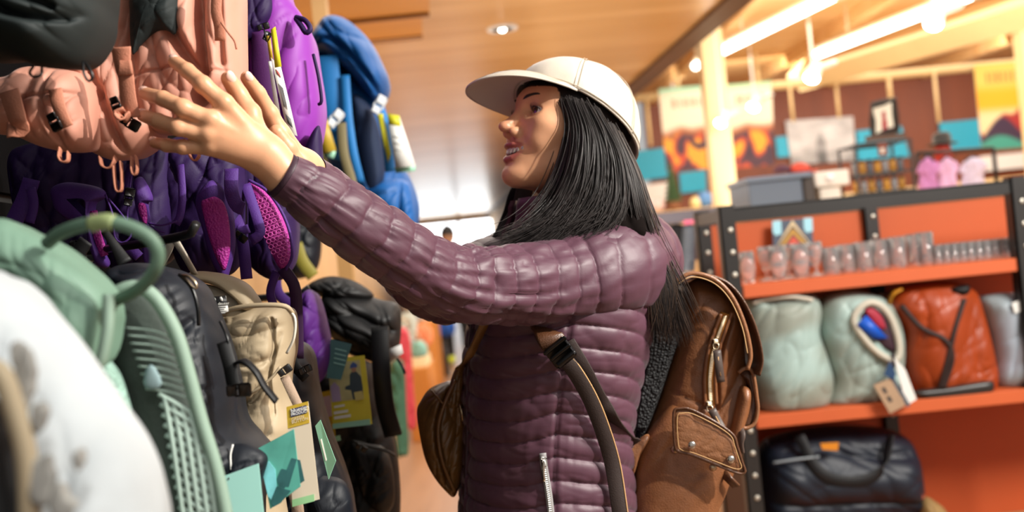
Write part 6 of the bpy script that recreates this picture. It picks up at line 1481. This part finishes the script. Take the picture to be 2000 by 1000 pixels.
# fluorescent tubes
M_TUBE = mat('tube_glow', '#fff8ee', .4, emit=7.0)
def tube_light(label, a, b):
    A_, B_ = P(*a), P(*b); t = thing('tube_light', label, 'ceiling light', (A_ + B_) / 2, 'fluorescent tubes of the hall')
    pth = np.array([list(A_), list((A_ + B_) / 2), list(B_)])
    mk('tube', tube(pth, .034, 12), M_TUBE, t); mk('channel', tube(pth + (0, 0, .055), .018, 4), mat('white_channel', '#cdbd9a', .6), t)
    dr = (B_ - A_) / (B_ - A_).length
    for q in (A_, B_): mk('end_cap', tube(np.array([list(q - dr * .03), list(q + dr * .03)]), .042, 12), MATS['white_channel'], t)
    for f in (.25, .75): q = A_.lerp(B_, f); mk('drop_rod', tube(np.array([[q.x, q.y, q.z + .07], [q.x, q.y, 3.08]]), .01, 6), MATS['white_channel'], t)
tube_light('long glowing tube nearest the dark ceiling trim', (1402, 104, 8.2), (1640, -14, 6.4))
tube_light('long glowing tube on the right above the spotlights', (1592, 108, 8.7), (1910, -14, 6.8))
tube_light('short end of a glowing tube left of the cream column', (1356, 130, 9.0), (1378, 120, 8.7))
# spotlights on track
def spot(label, u, v, d, s=1.0, stem=80):
    p_ = A3(P(u, v, d)); t = thing('track_spotlight', label, 'spotlight', p_, 'white track spotlights of the hall')
    ax = np.array([-.45, -.55, -.70]); ax /= np.linalg.norm(ax)
    mk('housing', lathe(p_ - ax * .02 * s, [(.060 * s, .0), (.064 * s, -.02 * s), (.058 * s, -.10 * s), (.040 * s, -.17 * s), (.012 * s, -.19 * s)], 20, ax), mat('white_lamp', '#e8e4da', .4), t)
    mk('lens', lathe(p_ - ax * .018 * s, [(.056 * s, 0), (.05 * s, .006), (.02 * s, .012), (.001, .012)], 20, ax), mat('spot_glow', '#fbfdff', .3, emit=16), t)
    q = p_ - ax * .09 * s; mk('bracket', tube(np.array([q, q + (0, 0, .09 * s), np.array([q[0], q[1], 3.08])]), .012 * s, 8), MATS['white_lamp'], t)
    mk('driver_box', box(q + np.array([.12, 0, .05]) * s, (.16 * s, .05 * s, .05 * s), (np.array([1, 0, .25]), np.array([0, 1, 0]), np.array([-.25, 0, 1])), .015), MATS['white_lamp'], t)
spot('white spotlight hanging under the left end of the right-hand tube', 1584, 155, 8.0, 1.0, 20)
spot('white spotlight at the top right beside the glowing tube', 1822, 50, 6.6, 1.0, 20)
spot('small white spotlight in front of the left volcano banner', 1320, 282, 10.8, .9, 60); spot('small white spotlight lit against the cream column', 1406, 243, 6.9, .65, 50); spot('small white spotlight in front of the right volcano banner', 1470, 212, 9.2, .9, 40)
# ---- display counter behind the shelving, with goods
ct_ = thing('display_counter', 'wooden display counter behind the black shelving', 'counter', (2.2, 5.3, 0))
mk('top', box((2.55, 5.4, 1.35), (3.0, 1.5, .04), None, .004), M_WALLW, ct_, smooth=False); mk('front_board', box((2.55, 4.70, .665), (2.9, .03, 1.33)), M_WALLW, ct_, smooth=False)
for x in (1.12, 3.98): mk('side_board', box((x, 5.4, .665), (.03, 1.4, 1.33)), M_WALLW, ct_, smooth=False)
zc = 1.371
def bx(u0, u1, v0, d, dep, z_=zc):
    a, b = P(u0, v0, d), P(u1, v0, d); top = P((u0 + u1) / 2, v0, d).z
    return box(((a.x + b.x) / 2, d + dep / 2, (top + z_) / 2), (b.x - a.x, dep, top - z_), None, .006)
o = thing('storage_box', 'blue-grey lidded box standing on the counter right of the cream column', 'box', P(1520, 395, 4.9))
mk('body', bx(1460, 1566, 352, 4.85, .42), mat('blue_grey_box', '#5d6b7c', .5, var=(3, .05)), o, smooth=False); mk('lid', bx(1456, 1588, 341, 4.83, .46, P(1520, 352, 4.85).z), mat('box_lid', '#6f7f92', .5), o, smooth=False)
mk('end_panel', bx(1567, 1590, 345, 4.86, .42), mat('box_end', '#3f3833', .6), o, smooth=False)
def capobj(label, u, v, d, w, m):
    p_ = A3(P(u, v, d)); s = w * d / FPX; t = thing('baseball_cap', label, 'cap', p_, 'caps on the counter display')
    v_ = np.array([[math.sin(a) * math.cos(b), math.sin(a) * math.sin(b), math.cos(a)] for a in np.linspace(.02, 1.57, 8) for b in np.linspace(0, 2 * np.pi, 18, endpoint=False)])
    mk('crown', (p_ + v_ * np.array([s * .5, s * .5, s * .42]), grid_faces(8, 18) + [tuple(7 * 18 + j for j in range(18))]), m, t)
    br = np.array([[s * .35 + s * .5 * math.cos(b) * r, s * .42 * math.sin(b), -.01 * s - .10 * s * math.sin(b) ** 2] for r in (.3, 1.0) for b in np.linspace(-1.5, 1.5, 12)])
    mk('brim', join((p_ + br, grid_faces(2, 12, False)), (p_ + br + (0, 0, .008), grid_faces(2, 12, False))), m, t)
lid_z = P(1520, 341, 4.85).z
for lab, u, w_, mm in (('dark plum cap on the blue-grey box', 1528, 36, mat('plum_cap', '#5a3344', .7)), ('coral red cap on the blue-grey box', 1562, 44, mat('coral_cap', '#d9503c', .7))):
    capobj(lab, u, 336, 5.05, w_, mm)
o = thing('card_terminal_box', 'white box with a round mark stacked on another beside the red cap', 'box', P(1626, 390, 5.0))
mk('upper_box', bx(1590, 1658, 333, 5.0, .3, P(1620, 364, 5.0).z), MATS['white_board'], o, smooth=False); mk('lower_box', bx(1600, 1642, 366, 5.02, .26), MATS['white_board'], o, smooth=False)
mk('round_mark', lathe(A3(P(1622, 347, 4.99)), [(.022, 0), (.022, .004), (.001, .005)], 20, (0, -1, 0)), mat('bright_mark', '#ffffff', .4), o)
# wire rack with jars
o = thing('wire_rack', 'black wire rack holding rows of small jars on the counter', 'rack', P(1728, 370, 5.2))
zr0, zr1 = zc, P(1728, 276, 5.2).z; xa, xb = P(1672, 320, 5.2).x, P(1782, 320, 5.2).x
for x in (xa, xb):
    for y in (5.2, 5.45): mk('upright', box((x, y, (zr0 + zr1) / 2), (.012, .012, zr1 - zr0)), M_BLKM, o, smooth=False)
for f in (.0, .12, .46, 1.0): mk('wire_shelf', join(*[box(((xa + xb) / 2, y, zr0 + .004 + f * (zr1 - zr0 - .008)), (xb - xa, .008, .012)) for y in (5.2, 5.28, 5.37, 5.45)]), M_BLKM, o, smooth=False)
mk('header', box(((xa + xb) / 2 + .02, 5.2, zr1 + .02), ((xb - xa) * .7, .02, .03)), mat('header_brown', '#5a4030', .6), o, smooth=False)
mk('price_sign', box((P(1724, 292, 5.19).x, 5.19, P(1724, 292, 5.19).z), (.05, .006, .07)), mat('sign_brown', '#7a3a24', .6), o, smooth=False)
mk('price_sign_mark', box((P(1724, 294, 5.18).x, 5.184, P(1724, 294, 5.18).z), (.018, .004, .026), None, .001), MATS['white_board'], o, smooth=False)
jc = [('amber', '#c9922c'), ('grey', '#8a8f94'), ('ochre', '#b0812a'), ('slate', '#5a6570')]
k = 0
for rw, f in enumerate((.12, .46)):
    for q in range(7):
        nm, h_ = jc[(q + rw) % 4]; x = xa + .025 + q * (xb - xa - .05) / 6; z = zr0 + .012 + f * (zr1 - zr0 - .008)
        t = thing('jar', '%s jar number %s along the %s tier of the wire rack' % (nm, ordn[q], ('lower', 'upper')[rw]), 'jar', (x, 5.3, z), 'small jars on the wire rack')
        mk('body', lathe((x, 5.3, z), [(.014, 0), (.016, .003), (.016, .055), (.011, .062)], 12), mat('jar_' + nm, h_, .4), t); mk('lid', lathe((x, 5.3, z + .062), [(.012, 0), (.012, .012), (.010, .014)], 12), M_BLKM, t)
# shirts on a rail
rail = thing('garment_rail', 'black garment rail on the counter top carrying pastel shirts', 'rail', P(1860, 370, 5.6))
ra, rb_ = P(1790, 300, 5.6), P(1940, 290, 5.6)
mk('bar', tube(np.array([list(ra), list(rb_)]), .012, 8), M_BLKM, rail)
for q in (ra, rb_): mk('stand', tube(np.array([[q.x, q.y, zc], list(q)]), .012, 8), M_BLKM, rail)
def shirt(label, u, m, d=5.58, w_=44, v0=302, v1=372):
    t = thing('hanging_shirt', label, 'shirt', P(u, v1, d), 'pastel shirts on the garment rail')
    mk('cloth', puff([(u - w_ * .25, v0 + 8), (u, v0 + 4), (u + w_ * .25, v0 + 8), (u + w_ * .5, v0 + 22), (u + w_ * .42, v0 + 36), (u + w_ * .36, v0 + 40), (u + w_ * .42, v1), (u, v1 + 3), (u - w_ * .42, v1), (u - w_ * .36, v0 + 40), (u - w_ * .5, v0 + 34)], lambda a, b: d + 0 * a, .04, .05, spine=[(u, v0 + 22), (u, v1 - 15)], rings=8, folds=[(.03, 8, 80, 3, u % 17)]), m, t)
    mk('hanger', tube(pw([(u - w_ * .3, v0 + 12, d - .02), (u, v0 + 2, d - .02), (u + w_ * .3, v0 + 12, d - .02)], 10), .006, 6), M_BLKM, t)
shirt('orchid pink shirt hanging at the left of the rail', 1812, mat('orchid_cloth', '#c98ac4', .8)); shirt('pale pink shirt hanging second on the rail', 1850, mat('pale_pink_cloth', '#dfb4da', .8)); shirt('lavender white shirt hanging at the right of the rail', 1900, mat('lavender_cloth', '#d9d0e8', .8), w_=56)
t = thing('scarf_mannequin', 'small mannequin bust with black hat and red scarf behind the pink shirts', 'mannequin', P(1842, 330, 5.8))
p_ = A3(P(1842, 300, 5.8))
mk('bust', (p_ + uvsphere((0, 0, 0), 1, 16, 10)[0][:, [1, 2, 0]] * (.05, .05, .075), uvsphere((0, 0, 0), 1, 16, 10)[1]), mat('scarf_red', '#b8301f', .7), t)
mk('neck_stand', tube(np.array([[p_[0], p_[1], zc], p_]), .03, 10), mat('mannequin_amber', '#d08a3c', .6), t)
mk('hat', lathe(p_ + (0, 0, .05), [(.085, 0), (.085, .008), (.055, .012), (.05, .06), (.03, .075), (.001, .078)], 18), M_BLKM, t)
# ---- clothes and fittings between her shoulder and the shelving
r2 = thing('clothes_rack', 'dark clothes rack left of the steel shelving', 'rack', (P(1330, 480, 4.6).x, 4.6, 0))
za = P(1330, 424, 4.6).z; x0, x1 = P(1238, 430, 4.6).x, P(1408, 420, 4.6).x
mk('rail', box(((x0 + x1) / 2, 4.55, za), (x1 - x0, .05, .055), None, .006), mat('rack_grey', '#5f5a62', .45), r2, smooth=False)
mk('rail_sign', box((P(1352, 433, 4.5).x, 4.52, P(1352, 433, 4.5).z), (.07, .006, .018)), mat('pink_sign', '#e86a8a', .5), r2, smooth=False)
for x in (x0, x1): mk('upright', box((x, 4.6, za / 2), (.04, .04, za)), M_BLKM, r2, smooth=False)
M_GM = [mat('g_charcoal', '#3c3f44', .8), mat('g_black', '#121214', .8), mat('g_slate', '#5a616a', .8), mat('g_rust', '#c2633c', .8), mat('g_maroon', '#4a1c12', .8), mat('g_cream', '#cfc9b4', .8), mat('g_blue', '#2a4f8a', .8)]
for lab, u, w_, v1, mi_ in (('cream and white shirt on the clothes rack beside the hair', 1268, 30, 500, 5), ('charcoal jacket on the clothes rack, next to the cream shirt', 1300, 30, 520, 0), ('black jacket on the clothes rack', 1322, 30, 540, 1), ('slate grey jacket on the clothes rack', 1345, 26, 530, 2), ('rust orange scarf-like top on the clothes rack', 1368, 16, 510, 3), ('charcoal top at the right end of the clothes rack', 1388, 22, 500, 0), ('maroon coat hanging lowest by the steel post', 1396, 30, 640, 4)):
    t = thing('hanging_garment', lab, 'garment', P(u, v1, 4.6), 'clothes on the dark rack'); v0 = 438; d_ = 4.55 + .006 * (u % 7)
    mk('cloth', puff([(u - w_ * .3, v0), (u + w_ * .3, v0), (u + w_ * .5, v0 + 12), (u + w_ * .5, v1 - 10), (u + w_ * .3, v1), (u - w_ * .3, v1), (u - w_ * .45, v1 - 10), (u - w_ * .5, v0 + 12)], lambda a, b, d_=d_: d_ + 0 * a, .03, .12, spine=[(u, v0 + 15), (u, v1 - 15)], rings=8, folds=[(.03, 10, 85, 4, u % 13)]), M_GM[mi_], t)
    mk('hook', tube(pw([(u, v0 + 2, d_ - .01), (u + 2, v0 - 8, d_ - .01), (u - 2, v0 - 14, d_ - .005)], 8), .004, 6), M_STEEL, t)
# goods on the far counter behind
fc = thing('far_counter', 'pale wooden counter at the back of the hall', 'counter', (P(1300, 420, 9).x, 9, 0))
mk('top', box((3.0, 9.2, 1.505), (5.2, .7, .05)), mat('pale_counter', '#dcbf8c', .5), fc, smooth=False); mk('front', box((3.0, 8.9, .74), (5.1, .03, 1.47)), mat('counter_front', '#b98f58', .6), fc, smooth=False)
t = thing('potted_conifer', 'small green potted conifer on the far counter', 'plant', (P(1318, 415, 9.0).x, 9.0, 1.531)); px_ = P(1318, 415, 9.0).x
mk('pot', lathe((px_, 9.0, 1.531), [(.05, 0), (.065, .10), (.06, .10), (.001, .09)], 16), mat('clay_pot', '#8a5a3a', .7), t)
for q in range(7): mk('branch_tier', lathe((px_, 9.0, 1.62 + q * .045), [(.095 - .011 * q, 0), (.07 - .009 * q, .025), (.012, .075), (.001, .078)], 9), mat('conifer_green', '#3f5a34', .8, bump=(60, .8, .02), var=(30, .3)), t)
def ball(label, u, v, r, h_, name='toy_ball'):
    p_ = A3(P(u, v, 9.0)); p_[2] = 1.531 + r; o = mk(name, (p_ + uvsphere((0, 0, 0), 1, 18, 12)[0] * r, uvsphere((0, 0, 0), 1, 18, 12)[1]), mat('ball_' + h_[1:], h_, .5)); tag(o, label, 'ball', 'round goods on the far counter')
ball('pale yellow round lamp shade on the far counter', 1360, 400, .055, '#f4dfa0', 'globe_lamp'); ball('pale pink ball beside the conifer', 1284, 404, .07, '#e4c8c4'); ball('blue ball on the far counter by the column', 1378, 404, .075, '#5a8ac0')
# ---- far end of the aisle
def figure(label, u, vtop, d, top, bottom, yaw=0.0):
    f0 = P(u, vtop, d); x, H = f0.x, f0.z; t = thing('person', label, 'person', (x, d, 0)); s = H / 1.75
    def sd(p):
        q = (p - (x, d, 0)) / s; ay = q.copy(); ay[:, 0] = np.abs(ay[:, 0])
        e = sd_ell(q, (0, 0, 1.62), (.098, .11, .13)); e = smin(e, sd_cap(q, (0, 0, 1.40), (0, 0, 1.55), .06, .05), .03)
        e = smin(e, sd_ell(q, (0, 0, 1.22), (.20, .12, .26)), .05); e = smin(e, sd_ell(q, (0, 0, .95), (.16, .11, .16)), .05)
        e = smin(e, sd_cap(ay, (.19, 0, 1.38), (.26, -.02, 1.10), .052, .042), .03); e = smin(e, sd_cap(ay, (.26, -.02, 1.10), (.23, -.16, .90), .040, .030), .02)
        e = smin(e, sd_ell(ay, (.225, -.19, .86), (.03, .05, .04)), .02)
        e = smin(e, sd_cap(ay, (.09, 0, .90), (.10, -.02, .48), .085, .058), .04); e = smin(e, sd_cap(ay, (.10, -.02, .48), (.10, .02, .08), .055, .04), .02)
        return smin(e, sd_ell(ay, (.10, -.06, .045), (.05, .13, .045)), .02) * s
    v, f = surface_nets(sd, (x - .45, d - .4, -.02), (x + .45, d + .4, H + .08), .014)
    z = (v[:, 2]) / s; rx = np.abs(v[:, 0] - x) / s; c = np.tile(C_(top), (len(v), 1)); c[z < .92] = C_(bottom); c[(z < .93) & (rx > .19) & (z > .78)] = C_('#b98a6a'); c[z > 1.46] = C_('#b98a6a'); c[(z > 1.60)] = C_('#1a1512'); c[z < .09] = C_('#c9d62a')
    mk('body', (v, f), mat('figure_cloth', '#ffffff', .8, attr='Col'), t, colors=c); return t
figure('distant man in a dark T-shirt in front of the bright window', 872, 438, 12.6, '#16202c', '#101114')
t = thing('tote_bag', 'bright blue bag on a small stand in the far aisle', 'bag', P(866, 655, 11.2))
mk('body', puff([(846, 622), (870, 616), (886, 624), (888, 650), (868, 658), (848, 652)], lambda u, v: 11.2 + 0 * u, .10, .10, rings=8, folds=[(.04, 5, 80, 3, 2)]), mat('tote_blue', '#1554b0', .6), t)
mk('handle', tube(pw([(856, 622, 11.1), (860, 606, 11.1), (876, 606, 11.1), (880, 624, 11.1)], 14), .012, 6), MATS['tote_blue'], t)
mk('stand', tube(np.array([[P(866, 655, 11.2).x, 11.2, 0], list(P(866, 655, 11.2))]), .03, 8), M_BLKM, t)
def crate(label, u0, u1, v0, d, zb, m, cat='crate', dep=.5):
    a, b = P(u0, v0, d), P(u1, v0, d); t = thing('display_crate', label, cat, ((a.x + b.x) / 2, d, zb), 'wooden display crates in the far aisle')
    h = a.z - zb; w_ = b.x - a.x; c0 = (a.x + b.x) / 2
    mk('front', box((c0, d, zb + h / 2), (w_, .02, h), None, .004), m, t, smooth=False); mk('back', box((c0, d + dep, zb + h / 2), (w_, .02, h)), m, t, smooth=False)
    for s in (-1, 1): mk('side', box((c0 + s * (w_ / 2 - .01), d + dep / 2, zb + h / 2), (.02, dep - .02, h)), m, t, smooth=False)
    mk('top', box((c0, d + dep / 2, zb + h - .01), (w_ - .02, dep - .02, .02)), m, t, smooth=False)
    return t
M_CR = wood('crate_wood', '#b8742c', '#d08a3c', 2, (1, 1, .4), .5)
crate('tall orange wooden display crate beyond the rack end', 792, 836, 722, 7.2, 0, M_CR, dep=.6); crate('narrow wooden stand with pale goods farther down the aisle', 812, 850, 630, 9.6, 0, M_CR)
crate('white box on top of the tall orange crate', 800, 834, 700, 7.3, P(815, 722, 7.2).z, mat('cream_box', '#e4d3a8', .6), 'box', .3)
def hang(label, out, d, m, cat='garment', name='hanging_garment'):
    o = np.array(out, float); t = thing(name, label, cat, P(o[:, 0].mean(), o[:, 1].max(), d), 'goods at the far rack end')
    mk('cloth', puff(out, lambda u, v: d + 0 * u, .04, .06, spine=[(o[:, 0].mean(), o[:, 1].min() + 15), (o[:, 0].mean(), o[:, 1].max() - 15)], rings=8, folds=[(.03, 8, 85, 4, len(out))]), m, t)
    top = A3(P(o[:, 0].mean(), o[:, 1].min(), d)); mk('hook', tube(np.array([top + (0, 0, -.01), top + (0, 0, .04), top + (-.05, 0, .06)]), .006, 6), M_STEEL, t)
hang('long green jacket hanging at the end of the rack', [(762, 716), (780, 702), (790, 716), (794, 790), (798, 880), (788, 890), (776, 886), (770, 800), (758, 780)], 4.2, mat('g_green', '#3f6a52', .75))
hang('long coral red garment hanging beyond the green jacket', [(778, 660), (790, 640), (802, 672), (808, 760), (814, 828), (798, 836), (790, 780)], 5.6, mat('g_coral', '#cf4a58', .75))
hang('salmon pink folded garment on the far stand', [(812, 640), (832, 632), (846, 650), (842, 672), (820, 676), (810, 660)], 8.9, mat('g_salmon', '#e08a60', .8)); hang('pale grey garment high behind the slouching black bag', [(782, 618), (800, 610), (814, 622), (812, 660), (796, 668), (784, 650)], 8.4, mat('g_mist', '#b4bdb4', .8)); hang('teal and white folded cloth on the orange crate', [(800, 676), (820, 664), (834, 676), (832, 694), (806, 698)], 7.0, mat('g_seafoam', '#7fb0a4', .8))
